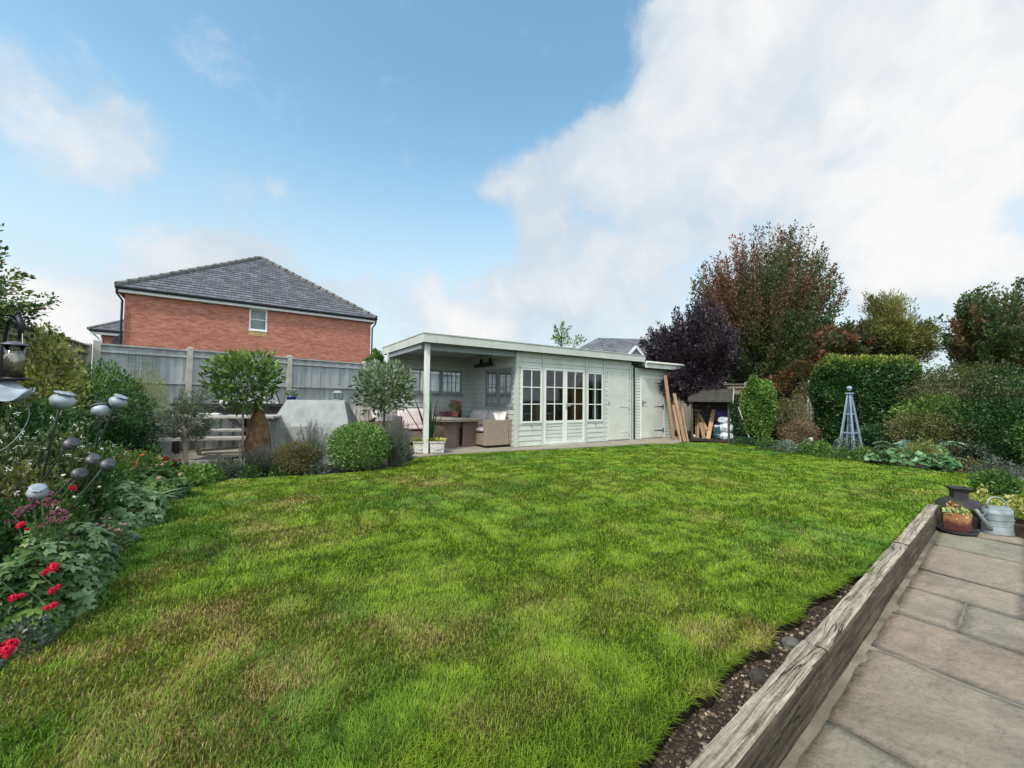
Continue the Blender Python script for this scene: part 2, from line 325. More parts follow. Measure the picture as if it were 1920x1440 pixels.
def shell(c, r, n, seed, inner=.45, lumpy=.16, zmin=None):
    d = unit(rng.normal(size=(n, 3))); rr = (inner+(1-inner)*rng.random(n)**.55)*(1+lumpy*lump(d, seed))
    p = np.array(c)+d*rr[:, None]*np.array(r)
    if zmin is not None: k = p[:, 2] > zmin; p, d = p[k], d[k]
    return p, d
def stems(mb, base, tips, r0=.012, r1=.003, n=4, bend=.12, seg=3):
    base = Vector(base)
    for t in tips:
        t = Vector(t); b = base+Vector((random.uniform(-.05, .05), random.uniform(-.05, .05), 0)); mid = Vector((random.uniform(-1, 1), random.uniform(-1, 1), .3))*bend*(t-b).length
        pts = [b*(1-s)**2+(b.lerp(t, .5)+mid)*2*s*(1-s)+t*s*s for s in [i/seg for i in range(seg+1)]]
        mb.tube(pts, [r0+(r1-r0)*i/seg for i in range(seg+1)], n, False)
def shrub(name, label, cat, base, c, r, mat, n=4000, size=.05, asp=.5, group=None, lumpy=.16, upw=.5, seed=None, inner=.4, stem_n=10, zmin=.02, sm=None, extra=None):
    seed = seed or random.randint(1, 9999); t = thing(name, base, label, cat, group)
    p, d = shell(c, r, n, seed, inner, lumpy, zmin)
    leaves('foliage', mat, t, p, d*.8+np.array([0, 0, upw])+rng.normal(size=p.shape)*.55, size, asp)
    mb = MB(); tips = [tuple(p[i]) for i in rng.integers(0, len(p), stem_n)]; stems(mb, base, tips); mb.build('stem', sm or M_bark, t)
    return t
def bez(a, b, c, s): return a*(1-s)**2+b*2*s*(1-s)+c*s*s
def tree(name, label, cat, base, fork, env, mat, shoots=90, per=260, size=.07, asp=.6, trunk_r=.1, bark=None, limbs=6, spread=.10, t0=.25, up=.25, group=None, radial=None, size_var=.4, rndf=None, leafup=.4, twig=.004, sag=0., fan=None):
    """trunk, limbs and shoots; leaves gather along the shoots"""
    t = thing(name, base, label, cat, group); base = Vector(base); fork = Vector(fork); tips = []
    for (c, r, wgt) in env:
        d = unit(rng.normal(size=(max(1, int(shoots*wgt)), 3))); rr = .45+.55*rng.random(len(d))**.5
        tips += [Vector(tuple(x)) for x in np.array(c)+d*rr[:, None]*np.array(r)]
    tips = [x for x in tips if x.z > base.z+.3]
    cen = [tips[i] for i in rng.integers(0, len(tips), limbs)]
    nodes = [fork.lerp(x, .5)+Vector((0, 0, up*.2*(x-fork).length)) for x in cen]
    mb = MB(); mid = base.lerp(fork, .5)+Vector((random.uniform(-.05, .05), random.uniform(-.05, .05), 0))
    mb.tube([base, mid, fork], [trunk_r*1.25, trunk_r, trunk_r*.85], 10, False)
    for nn in nodes:
        q = fork.lerp(nn, .5)+Vector((random.uniform(-.06, .06), random.uniform(-.06, .06), .05))
        mb.tube([base.lerp(fork, .8), fork, q, nn], [trunk_r*.7, trunk_r*.55, trunk_r*.42, trunk_r*.3], 6, False)
    LP = []; LD = []; LR = []
    for tp in tips:
        if fan:
            u = random.random(); nn = base.lerp(fork, fan[0]+(1-fan[0])*u); h = Vector((tp.x-nn.x, tp.y-nn.y, 0)); ctl = nn+h*.56+Vector((0, 0, (tp.z-nn.z)*.38)); ln = (tp-nn).length
        else: nn = min(nodes, key=lambda a: (a-tp).length*(1 if a.z < tp.z else 1.5))
        if not fan: ln = (tp-nn).length; ctl = nn.lerp(tp, .45)+Vector((0, 0, up*ln*.5)); ctl.z -= sag*ln
        pts = [bez(nn, ctl, tp, s) for s in (0, .33, .66, 1)]
        mb.tube(pts, [trunk_r*.18+twig, trunk_r*.12+twig, twig*1.4, twig*.5], 4, False)
        k = max(8, int(per*(.4+ln)/(1.2))) if ln < 1 else per
        s = t0+(1-t0)*rng.random(k)**.8; a = np.array(nn)[None]*((1-s)**2)[:, None]+np.array(ctl)[None]*(2*s*(1-s))[:, None]+np.array(tp)[None]*(s*s)[:, None]
        tang = unit(2*(1-s)[:, None]*(np.array(ctl)-np.array(nn))+2*s[:, None]*(np.array(tp)-np.array(ctl)))
        off = rng.normal(size=(k, 3))*spread*(1.25-s)[:, None]; LP.append(a+off)
        LD.append(unit(off+1e-6)*.8+tang*.6+np.array([0, 0, leafup])); g = random.random(); LR.append(np.clip(g+rng.normal(size=k)*.16, 0, 1))
    p = np.concatenate(LP); rr = np.concatenate(LR)
    if rndf is not None: rr = rndf(p, rr)
    leaves('crown', mat, t, p, np.concatenate(LD), size, asp, rnd=rr, svar=size_var); mb.build('trunk', bark or M_bark, t)
    return t
def inpoly(x, y, poly):
    c = np.zeros(len(x), bool); n = len(poly)
    for i in range(n):
        x0, y0 = poly[i]; x1, y1 = poly[(i+1) % n]
        k = ((y0 > y) != (y1 > y)) & (x < (x1-x0)*(y-y0)/((y1-y0) or 1e-9)+x0); c ^= k
    return c
def vnoise(x, y, sc, seed):
    g = np.random.default_rng(seed).random((64, 64)); X = x*sc+100; Y = y*sc+100; i = np.floor(X).astype(int); j = np.floor(Y).astype(int); fx = X-i; fy = Y-j
    fx = fx*fx*(3-2*fx); fy = fy*fy*(3-2*fy); G = lambda a, b: g[a % 64, b % 64]
    return (G(i, j)*(1-fx)+G(i+1, j)*fx)*(1-fy)+(G(i, j+1)*(1-fx)+G(i+1, j+1)*fx)*fy
def sheet(name, pts, z, mat, label=None, kind='structure', thick=0.):
    mb = MB(); n = len(pts); mb.add([(x, y, z) for x, y in pts], [tuple(range(n))])
    if thick: mb.add([(x, y, z) for x, y in pts]+[(x, y, z-thick) for x, y in pts], [(i, (i+1) % n, n+(i+1) % n, n+i) for i in range(n)])
    o = mb.build(name, mat); o['kind'] = kind
    if label: o['label'] = label
    return o
# ================================================================== SETTING
ground = sheet('ground', [(-600, -600), (600, -600), (600, 600), (-600, 600)], -.20, simple('rough_ground', (.05, .07, .025), 1, 0, .4, .5, 0), 'flat rough land stretching away beyond the garden')
soil = sheet('planting_soil', [(-7.6, -9), (-3.4, -6.64), (1.1, -6.25), (1.1, -9.5), (9.3, -9.5), (9.3, 7), (-7.6, 7)], -.045, M_soil, 'dark bare soil of the flower beds round the lawn', thick=.15)
_g = lambda L_: [tuple(P(x, y)[:2]) for x, y in L_]
LAWN = [(-5.62, -9.), (-5.7, -5.0), (-5.69, -4.47), (-5.74, -4.0), (-5.77, -3.4), (-5.75, -2.7), (-5.68, -2.1), (-5.6, -1.65), (-5.35, -1.22), (-5.1, -1.05), (-4.6, -1.15), (-4.1, -1.27), (-3.4, -1.3), (-2.8, -.95), (-2.35, -.3),
        (-1.7, -.17), (-.54, -.3), (1.2, -.55), (2.6, -.72), (3.7, -.78), (4.05, -1.05), (4.75, -1.1), (5.3, -1.5), (5.55, -2.05), (5.1, -3.0), (4.75, -4.0), (4.5, -4.75), (4.45, -5.4), (4.45, -6.1), (4.2, -6.6), (3.6, -9), (1.3, -9), (1.17, -6.22),
        (0, -6.30), (-1.17, -6.40), (-1.7, -6.445), (-1.9, -6.41), (-2.1, -6.44), (-2.37, -6.405), (-2.6, -6.46), (-2.8, -6.44), (-3.0, -6.50), (-3.2, -6.465), (-3.49, -6.52), (-3.7, -6.51), (-3.9, -6.56), (-4.1, -6.55), (-4.6, -6.56), (-4.9, -6.6), (-4.9, -9)]
def _rough(pts):
    out_ = []
    for i in range(len(pts)):
        a, b = pts[i], pts[(i+1) % len(pts)]; out_.append(a); d = math.hypot(b[0]-a[0], b[1]-a[1])
        if max(a[1], b[1]) > -8 and d > .12:
            n_ = int(d/.07)
            for k in range(1, n_): f = k/n_; q = .012*math.sin((a[0]+f)*37+k*2.1)+.010*random.uniform(-1, 1); out_.append((a[0]+(b[0]-a[0])*f-(b[1]-a[1])/d*q, a[1]+(b[1]-a[1])*f+(b[0]-a[0])/d*q))
    return out_
LAWN = _rough(LAWN)
t = MT('lawn_thatch'); sn = t.n('ShaderNodeSeparateXYZ', {0: t.n('ShaderNodeNewGeometry').outputs['Normal']})
t.col(t.mix(t.ramp(sn.outputs[2], [(.4, (0, 0, 0)), (.8, (1, 1, 1))]), (.022, .018, .012), t.ramp(t.noise(14, 6), [(.3, (.035, .05, .012)), (.7, (.13, .12, .045))]))).set(1, 0, .1)
lawn = sheet('lawn', LAWN, 0., t.m, 'mown lawn surface between the flower beds and the patio', thick=.04)
# concrete path in front of and under the summerhouse
path = sheet('concrete_path', [(-2.45, -.3), (-1.7, -.22), (-.54, -.35), (1.2, -.6), (2.6, -.77), (3.7, -.83), (4.02, -1.12), (4.6, -1.0), (5.0, -.6), (5.9, -.2), (5.9, 2.6), (-2.45, 2.6)], .03, M_slabc, 'pale concrete path along the front of the summerhouse', thick=.06)
sheet('terrace', [(-7.3, 1.7), (-6.6, .1), (-3.4, -.3), (-2.47, .4), (-2.47, 4.2), (-7.3, 3.4)], -.02, M_slabc, 'hard standing under the picnic table and bench')
# patio of sandstone flags
class _:
    pass
def slab_mat():
    t = MT('sandstone_flags'); a = t.n('ShaderNodeAttribute', attribute_name='rnd').outputs['Fac']
    base = t.ramp(a, [(0, (.265, .24, .18)), (.3, (.31, .25, .19)), (.55, (.28, .222, .172)), (.8, (.335, .288, .222)), (1, (.24, .24, .178))])
    n = t.noise(1.6, 7, .6, t.n('ShaderNodeVectorMath', {0: t.co, 1: t.n('ShaderNodeVectorMath', {0: t.noise(1.1, 3, .5, None, 1), 'Scale': 1.3}, operation='SCALE').outputs[0]}, operation='ADD').outputs[0])
    k = t.mix(1, base, t.ramp(n, [(.30, (.62, .60, .58)), (.5, (1, 1, 1)), (.7, (1.22, 1.2, 1.12))]), 'MULTIPLY')
    k = t.mix(t.mth('MULTIPLY', t.ramp(t.noise(5, 9, .72), [(.5, (0, 0, 0)), (.7, (1, 1, 1))]), .45), k, (.13, .12, .10))
    k = t.mix(t.mth('MULTIPLY', t.ramp(t.noise(3.3, 9, .7), [(.55, (0, 0, 0)), (.75, (1, 1, 1))]), .4), k, (.36, .33, .27))
    k = t.mix(t.ramp(t.noise(70, 3), [(.70, (0, 0, 0)), (.78, (.5, .5, .5))]), k, (.42, .40, .34))
    k = t.mix(t.mth('MULTIPLY', t.ramp(t.noise(38, 8, .75), [(.42, (1, 1, 1)), (.50, (0, 0, 0))]), .22), k, (.10, .09, .07))
    vn = t.n('ShaderNodeTexNoise', {'Vector': t.map((1, 2.2, 1)), 'Scale': 1.9, 'Detail': 9., 'Roughness': .62}).outputs[0]
    k = t.mix(t.mth('MULTIPLY', t.ramp(vn, [(.492, (0, 0, 0)), (.4985, (1, 1, 1)), (.5015, (1, 1, 1)), (.508, (0, 0, 0))]), .3), k, (.08, .07, .05))
    rip = t.n('ShaderNodeTexWave', {'Vector': t.co, 'Scale': 1.6, 'Distortion': 9., 'Detail': 5., 'Detail Scale': 1.6, 'Detail Roughness': .65}, bands_direction='Y').outputs[1]
    h = t.mth('ADD', t.mth('MULTIPLY', rip, .5), t.mth('MULTIPLY', t.noise(22, 9, .72), 1.1))
    t.col(k).set(.82, 0, .25).bump(h, .8, .014); return t.m
def patio():
    xs = [-5.6, -4.75, -3.9, -3.02, -2.25, -1.69, -1.18, -.70, .14, .78, 1.35]; V = []; F = []; rn = []
    jy = lambda x: -6.40+.0905*(x-.0) - .028    # long edge, 4.5 cm off the sleepers
    cells = []
    for i in range(len(xs)-1):
        x0, x1 = xs[i], xs[i+1]; top = jy((x0+x1)/2)+0
        cuts = {2: [.0, .86, 1.9, 3], 3: [0, 1.25, 2.2, 3], 4: [0, .92, 1.8, 3], 5: [0, .27, 1.15, 3], 6: [0, .5, 1.3, 3]}.get(i, [0, .52, 1.4, 2.2, 3] if i > 6 else [0, .8, 1.7, 3])
        for a, b in zip(cuts[:-1], cuts[1:]): cells.append((x0, x1, a, b, random.random()))
    tone = {(3, 0): .05}
    g = .0045
    for k, (x0, x1, a, b, rv) in enumerate(cells):
        nx = max(3, int((x1-x0)/.045)); ny = max(3, int((b-a)/.045)); o = len(V); s = random.random()*9; dz = random.uniform(-.002, .002); tx = random.uniform(-.004, .004)
        wob = lambda q, ph: .004*math.sin(q*7+ph)+.003*math.sin(q*19+ph*2)+.0015*math.sin(q*53+ph)
        for j in range(ny+1):
            for i in range(nx+1):
                fx, fy = i/nx, j/ny; X = x0+g+(x1-x0-2*g)*fx; Y = jy(X)-(a+g+(b-a-2*g)*fy)
                if i in (0, nx): X += wob(Y, s)*.7
                if j in (0, ny): Y += wob(X, s+2)*.7
                e = min(fx*(x1-x0), (1-fx)*(x1-x0), fy*(b-a), (1-fy)*(b-a)); z = -.15+dz+tx*(fx-.5)-max(0, .012-e)*.5
                z += .0025*math.sin(X*9+s)*math.sin(Y*7+s*2)+.0015*math.sin(X*31+Y*17+s)
                V.append((X, Y, z)); rn.append(rv)
        for j in range(ny):
            for i in range(nx): F.append((o+j*(nx+1)+i, o+(j+1)*(nx+1)+i, o+(j+1)*(nx+1)+i+1, o+j*(nx+1)+i+1))
        # skirt
        for q in ([(i, 0) for i in range(nx+1)], [(i, ny) for i in range(nx+1)], [(0, j) for j in range(ny+1)], [(nx, j) for j in range(ny+1)]):
            o2 = len(V)
            for (i, j) in q:
                v = V[o+j*(nx+1)+i]; V.append((v[0], v[1], -.172)); rn.append(rv)
            for m in range(len(q)-1):
                A = o+q[m][1]*(nx+1)+q[m][0]; B = o+q[m+1][1]*(nx+1)+q[m+1][0]; F.append((A, B, o2+m+1, o2+m))
    o = npmesh('patio', np.array(V), np.array(F), slab_mat(), rnd=np.array(rn), smooth=False); o['kind'] = 'structure'; o['label'] = 'riven sandstone flags of the patio below the sleepers'
    sheet('patio_joints', [(-6, jy(-6)+.5), (1.40, jy(1.4)+.06), (1.40, -10), (-6, -10)], -.159, simple('sand_mortar', (.20, .175, .13), .95, 0, .5, 2.5, .8, 60, (.05, .045, .035), amt=.8), 'sandy mortar between the patio flags')
    # mortar haunch strip along the sleepers
patio()
# large stone sheet continuing behind the patio end
# ------------------------------------------------------------------ sleepers
def sleeper_mat():
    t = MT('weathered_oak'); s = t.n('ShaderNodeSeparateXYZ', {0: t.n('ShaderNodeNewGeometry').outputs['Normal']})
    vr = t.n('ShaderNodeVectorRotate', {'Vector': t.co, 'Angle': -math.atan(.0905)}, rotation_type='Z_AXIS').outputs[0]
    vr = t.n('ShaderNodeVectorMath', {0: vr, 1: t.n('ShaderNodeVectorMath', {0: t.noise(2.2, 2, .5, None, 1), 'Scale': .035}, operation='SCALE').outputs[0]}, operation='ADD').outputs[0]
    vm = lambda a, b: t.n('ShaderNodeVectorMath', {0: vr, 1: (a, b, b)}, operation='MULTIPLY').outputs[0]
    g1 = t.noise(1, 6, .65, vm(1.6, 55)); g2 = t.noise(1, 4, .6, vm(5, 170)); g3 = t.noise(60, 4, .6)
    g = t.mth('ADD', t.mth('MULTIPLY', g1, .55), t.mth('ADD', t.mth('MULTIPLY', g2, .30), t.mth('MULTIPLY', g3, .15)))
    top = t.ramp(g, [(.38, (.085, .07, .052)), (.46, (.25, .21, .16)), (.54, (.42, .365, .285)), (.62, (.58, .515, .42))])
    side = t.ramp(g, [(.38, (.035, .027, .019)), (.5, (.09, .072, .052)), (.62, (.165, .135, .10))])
    f = t.ramp(s.outputs[2], [(.45, (0, 0, 0)), (.62, (1, 1, 1))])  # upright faces painted darker than the top, their shade put into the colour
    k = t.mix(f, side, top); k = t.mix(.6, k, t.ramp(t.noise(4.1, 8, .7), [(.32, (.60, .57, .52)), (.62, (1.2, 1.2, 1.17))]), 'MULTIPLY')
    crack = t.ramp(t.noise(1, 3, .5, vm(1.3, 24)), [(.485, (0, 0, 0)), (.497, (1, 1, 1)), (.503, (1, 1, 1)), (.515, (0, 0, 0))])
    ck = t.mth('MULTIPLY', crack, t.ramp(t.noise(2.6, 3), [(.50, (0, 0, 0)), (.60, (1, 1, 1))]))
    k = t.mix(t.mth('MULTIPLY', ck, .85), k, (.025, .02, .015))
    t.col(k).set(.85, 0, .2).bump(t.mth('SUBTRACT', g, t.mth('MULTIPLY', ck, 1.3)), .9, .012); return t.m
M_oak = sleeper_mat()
SLN = []
def sleeper(x0, x1, label, seed, dz=0., w=.095, h=.20, yshift=0):
    nx = int((x1-x0)/.012); q = np.random.default_rng(seed)
    # cross-section polyline (y across, z up), rounded corners
    m = 8; sec = []
    for (a, b) in (((0, 0), (0, 1)), ((0, 1), (1, 1)), ((1, 1), (1, 0)), ((1, 0), (0, 0))):
        for i in range(m): sec.append((a[0]+(b[0]-a[0])*i/m, a[1]+(b[1]-a[1])*i/m))
    sec = np.array(sec); ns = len(sec); X = np.linspace(x0+.002, x1-.002, nx)
    Y = sec[:, 0]*w; Z = sec[:, 1]*h
    cxn = 2*sec-1; rr = np.abs(cxn).min(1); corner = np.clip((np.abs(cxn).sum(1)-1.75)/.25, 0, 1)
    V = np.zeros((nx, ns, 3)); yl = -6.40+.0905*X - .0
    prof = np.array([vnoise(X*1.2+seed, np.full(nx, j*.9), 2.2, seed) for j in range(ns)]).T-.5
    fine = np.array([vnoise(X*1.+seed, np.full(nx, j*3.3), 9., seed+1) for j in range(ns)]).T-.5
    gro = np.array([vnoise(X*.5+seed, np.full(nx, j*7.7), 7., seed+2) for j in range(ns)]).T
    disp = prof*.009+fine*.005-np.clip(gro-.80, 0, 1)*.03
    nrm = cxn/np.maximum(1e-6, np.linalg.norm(cxn, axis=1))[:, None]
    V[:, :, 0] = X[:, None]; V[:, :, 1] = yl[:, None]+yshift+Y[None]+nrm[None, :, 0]*disp-nrm[None, :, 0]*corner[None]*.006
    V[:, :, 2] = -.175+dz+Z[None]+nrm[None, :, 1]*disp-nrm[None, :, 1]*corner[None]*.006
    V = V.reshape(-1, 3); F = []
    i = np.arange(nx-1)[:, None]; j = np.arange(ns)[None]; F = np.stack([i*ns+j, (i+1)*ns+j, (i+1)*ns+(j+1) % ns, i*ns+(j+1) % ns], -1).reshape(-1, 4)
    caps = []
    for e in (0, nx-1):
        c = len(V); V = np.vstack([V, V[e*ns:(e+1)*ns].mean(0)]); caps += [(e*ns+a, e*ns+(a+1) % ns, c, c) for a in range(ns)]
    me = bpy.data.meshes.new('railway_sleeper'); me.from_pydata(V.tolist(), [], F.tolist()+[c[:3] for c in caps]); me.polygons.foreach_set('use_smooth', [True]*len(me.polygons)); me.set_sharp_from_angle(angle=R(38))
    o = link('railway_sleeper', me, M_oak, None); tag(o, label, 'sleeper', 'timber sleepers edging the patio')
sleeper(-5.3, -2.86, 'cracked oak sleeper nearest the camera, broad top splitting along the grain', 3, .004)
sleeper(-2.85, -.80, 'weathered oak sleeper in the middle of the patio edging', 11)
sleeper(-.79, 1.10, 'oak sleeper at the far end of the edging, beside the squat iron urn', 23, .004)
# gravel and clods in the bare strip behind the sleepers
n = 9000; x = rng.uniform(-5.2, -1.7, n); y = -6.295+.0905*x+rng.random(n)*.22; k = ~inpoly(x, y, LAWN); x, y = x[k], y[k]; n = len(x)
s = .0025+.0075*rng.random(n)**4; d = unit(rng.normal(size=(n, 8, 3)).reshape(-1, 3)).reshape(n, 8, 3)
cube = np.array([(a, b, c) for a in (-1, 1) for b in (-1, 1) for c in (-1, 1)], float)
V = np.stack([x, y, np.full(n, -.042)], 1)[:, None]+(cube[None]*.8+d*.35)*s[:, None, None]*np.array([1, 1, .7]); F = (np.arange(n)*8)[:, None, None]+np.array([[0, 1, 3, 2], [4, 6, 7, 5], [0, 4, 5, 1], [2, 3, 7, 6], [0, 2, 6, 4], [1, 5, 7, 3]])
o = npmesh('gravel', V.reshape(-1, 3), F.reshape(-1, 4), leafmat('gravel_stones', [(.03, .022, .016), (.06, .045, .03), (.05, .035, .025), (.09, .065, .045), (.34, .27, .20)], 0, .9, 2, .2), rnd=np.repeat(rng.random(n)**1.5, 8)); o['kind'] = 'stuff'; o['label'] = 'loose gravel and soil crumbs in the bare strip behind the sleepers'
# clods: a few stones one can tell apart
for (px, py, s_, lb) in ((1482, 1206, .035, 'grey stone lying on the soil strip beside the near sleeper'), (1420, 1268, .03, 'dark rounded clod half buried in the soil strip')):
    p = P(px, py, -.03); mb = MB(); d = np.random.default_rng(int(px)).normal(size=3)
    import bmesh
    bm = bmesh.new(); bmesh.ops.create_icosphere(bm, subdivisions=2, radius=1)
    for v in bm.verts: v.co = Vector(p)+Vector((v.co.x*s_*1.3, v.co.y*s_, v.co.z*s_*.6))*(1+.18*math.sin(v.co.x*5+v.co.y*4)+.1*math.sin(v.co.z*9+px))
    me = bpy.data.meshes.new('stone'); bm.to_mesh(me); bm.free(); tag(link('stone', me, simple('stone_%d' % px, (.12, .115, .10) if px > 1450 else (.05, .042, .035), .9, 0, .3, 30, .8, 90), None), lb, 'stone', 'stones in the soil strip')
# ------------------------------------------------------------------ grass blades
PATCH = [(430, 1175, .34, 1.), (395, 1240, .26, .8), (620, 1230, .22, .75), (700, 1190, .32, .7), (860, 1180, .22, .6), (1395, 1180, .20, 1.1), (1350, 1270, .10, .9), (480, 985, .35, .8), (560, 940, .35, .6), (650, 985, .3, .5),
         (795, 905, .5, .9), (850, 925, .4, .6), (540, 1010, .3, .5), (160, 1200, .17, .8), (330, 1330, .30, .8), (180, 1390, .25, .8), (470, 1345, .25, .7), (960, 1130, .25, .6), (1110, 1095, .3, .5), (1255, 1100, .25, .45), (985, 1290, .16, .5),
         (1490, 1050, .3, .35), (1700, 925, .5, .5), (1850, 935, .5, .6), (320, 1040, .35, .4), (250, 1290, .25, .6), (80, 1340, .2, .5), (1100, 905, .5, .35), (1320, 900, .6, .3), (420, 905, .5, .45)]
def grass(N0, seed):
    q = np.random.default_rng(seed); e = .42; r0, r1 = .85, 15.
    r = (r0**e+(r1**e-r0**e)*q.random(N0))**(1/e); th = HEAD+np.radians(q.uniform(-66, 66, N0))
    x = CAM.x+r*np.sin(th); y = CAM.y+r*np.cos(th)
    x += (vnoise(x, y, 9, 5)-.5)*.02
    k = inpoly(x, y, LAWN)
    x, y, r = x[k], y[k], r[k]; fringe = np.zeros(len(x)); fa = np.zeros(len(x)); FX = []; FA = []
    for i in range(len(LAWN)):
        a, b = LAWN[i], LAWN[(i+1) % len(LAWN)]; d = math.hypot(b[0]-a[0], b[1]-a[1]); m_ = math.hypot(a[0]-CAM.x, a[1]-CAM.y)
        if min(a[1], b[1]) < -8 or d > 3: continue
        c_ = int(d*(900 if m_ < 3.5 else 260)); f = q.random(c_)[:, None]; FX.append(np.array(a)*(1-f)+np.array(b)*f); FA.append(np.full(c_, math.atan2(-(b[0]-a[0]), (b[1]-a[1]))))
    FX = np.concatenate(FX); FA = np.concatenate(FA)+math.pi; ins = inpoly(FX[:, 0]+np.cos(FA)*.02, FX[:, 1]+np.sin(FA)*.02, LAWN); FA = np.where(ins, FA+math.pi, FA)
    FX = FX-np.c_[np.cos(FA), np.sin(FA)]*(q.random(len(FX))**2*.05)[:, None]
    x = np.r_[x, FX[:, 0]]; y = np.r_[y, FX[:, 1]]; r = np.hypot(x-CAM.x, y-CAM.y); fringe = np.r_[fringe, np.ones(len(FX))]; fa = np.r_[fa, FA]; n = len(x)
    dry = np.zeros(n)
    for (px, py, rad, wt) in PATCH:
        p = P(px, py); sc = 1.; u = (x-p.x)+(vnoise(x, y, 3.1, 7)-.5)*.5; v = (y-p.y)+(vnoise(x, y, 3.1, 9)-.5)*.5
        dry = np.maximum(dry, wt*np.exp(-((u*u+v*v)/(rad*rad))**1.3))
    streak = vnoise(x*1.0+y*.55, y-x*.55, 2.4, 31)*.6+vnoise(x, y, 6.5, 12)*.4
    left = np.clip((-3.2-x)/2.2, 0, 1)*np.clip((-3.2-y)/2., 0, 1)
    dry = dry*.66*(.55+.9*vnoise(x, y, 8, 3))+np.clip(streak-.52, 0, 1)*1.0+left*.05*(.5+vnoise(x, y, 4, 44))
    cl = vnoise(x, y, 16, 21)*.6+vnoise(x, y, 40, 22)*.4; lush = vnoise(x, y, .9, 17)*.6+vnoise(x, y, 3.3, 18)*.4
    isdry = q.random(n) < np.clip(dry*.95, 0, .9)
    g0 = np.array([.055, .125, .013]); g1 = np.array([.33, .47, .032]); g2 = np.array([.10, .25, .03]); mixv = np.clip(.62*q.random(n)+.75*(cl-.42)+.18, 0, 1)[:, None]
    c = g0*(1-mixv)+g1*mixv; big = vnoise(x, y, 1.7, 91)*.6+vnoise(x, y, 5.5, 92)*.4; lm = np.clip((lush-.46)*3.6, 0, 1)[:, None]; mixv = mixv*(.66+.7*np.clip((big-.3)*2, 0, 1))[:, None]; c = c*(1-lm*.7)+g2*(.6+.8*mixv)*lm*.7
    yl = np.clip(dry*1.1, 0, 1)[:, None]*.5; c = c*(1-yl)+np.array([.34, .34, .05])*(.5+.7*mixv)*yl
    dr = np.array([.55, .43, .17])*(.35+.95*q.random(n)[:, None]); br = np.array([.32, .23, .07])*(.5+.8*q.random(n)[:, None]); sel = (q.random(n) < .38)[:, None]
    c = np.where(isdry[:, None], np.where(sel, br, dr), c)
    edge = np.clip(1-(y-(-6.305+.0905*x))/.35, 0, 1)*(x < 1.0)
    hgt = (.014+.017*q.random(n))*(.8+.45*cl)*(1+.40*edge)*np.where(isdry, .72, 1.)*np.clip(1.1-r*.03, .7, 1)
    wdt = np.clip(.0021*np.maximum(1, r/1.35), 0, .022)*(.7+.6*q.random(n))
    az = q.random(n)*6.283; az = np.where(q.random(n) < .5, az, vnoise(x, y, 4, 61)*9+q.normal(size=n)*.5); az = np.where(fringe > 0, fa+q.normal(size=n)*.6, az); lean = (.25+.75*q.random(n))*(.6+.8*cl)*(1+.5*fringe); hgt = hgt*(1+.25*fringe*(r < 4)); dx, dy = np.cos(az), np.sin(az); sx, sy = -dy, dx
    b = np.stack([x, y, np.zeros(n)], 1); up = np.zeros((n, 3)); up[:, 2] = 1; D = np.stack([dx, dy, np.zeros(n)], 1); Sd = np.stack([sx, sy, np.zeros(n)], 1)*wdt[:, None]*.5
    twist = q.random(n)*.8-.4; m = b+up*hgt[:, None]*.62+D*(hgt*lean*.32)[:, None]; tp = b+up*(hgt*(1.02-.35*lean*.6))[:, None]+D*(hgt*lean*.95)[:, None]
    V = np.stack([b-Sd, b+Sd, m+Sd*.85, m-Sd*.85, tp+Sd*.15, tp-Sd*.15], 1).reshape(-1, 3); F = (np.arange(n)*6)[:, None, None]+np.array([[0, 1, 2, 3], [3, 2, 4, 5]]); F = F.reshape(-1, 4)
    C = np.repeat(c, 6, 0).reshape(n, 6, 3); C[:, 4:] *= 1.15
    o = npmesh('grass', V, F, attrmat('grass_blades', .35, .5, .25), col=C.reshape(-1, 3)); o['kind'] = 'stuff'; o['label'] = 'short mown green grass with straw coloured dry patches'
    return n
GRASS_N = 1250000
print('blades', grass(GRASS_N, 5))
# ================================================================== SUMMERHOUSE
def boards(mb, M, s0, s1, z0, z1, openings=(), pitch=.118, t0=.006, t1=.020):
    zc = [z0+i*pitch for i in range(int((z1-z0)/pitch)+2) if z0+i*pitch < z1-.004]+[z1]
    for a, b in zip(zc[:-1], zc[1:]):
        cuts = sorted({a, b} | {z for o in openings for z in (o[2], o[3]) if a < z < b})
        for c, d in zip(cuts[:-1], cuts[1:]):
            seg = [(s0, s1)]
            for o in openings:
                if o[2] < (c+d)/2 < o[3]:
                    seg = [q for (x, y) in seg for q in ((x, min(y, o[0])), (max(x, o[1]), y)) if q[1]-q[0] > .003]
            f = lambda z: t1+(t0-t1)*((z-a)/pitch)
            for (x, y) in seg:
                g = .004 if c == a else 0
                mb.hexa([M(x, 0, c+g), M(y, 0, c+g), M(y, f(c), c+g), M(x, f(c), c+g), M(x, 0, d), M(y, 0, d), M(y, f(d), d), M(x, f(d), d)])
def backing(mb, M, s0, s1, z0, z1, openings=(), d=-.03):
    xs = sorted({s0, s1} | {v for o in openings for v in o[:2]}); zs = sorted({z0, z1} | {v for o in openings for v in o[2:]})
    for a, b in zip(xs[:-1], xs[1:]):
        for c, e in zip(zs[:-1], zs[1:]):
            if any(o[0] < (a+b)/2 < o[1] and o[2] < (c+e)/2 < o[3] for o in openings): continue
            mb.add([M(a, 0, c), M(b, 0, c), M(b, 0, e), M(a, 0, e)], [(0, 1, 2, 3)]); mb.add([M(a, d, c), M(b, d, c), M(b, d, e), M(a, d, e)], [(3, 2, 1, 0)])
FR = lambda s, o, z: (s, -o, z)             # front wall, faces the lawn
SD = lambda s, o, z: (-o, s, z)             # wall of the room facing the veranda
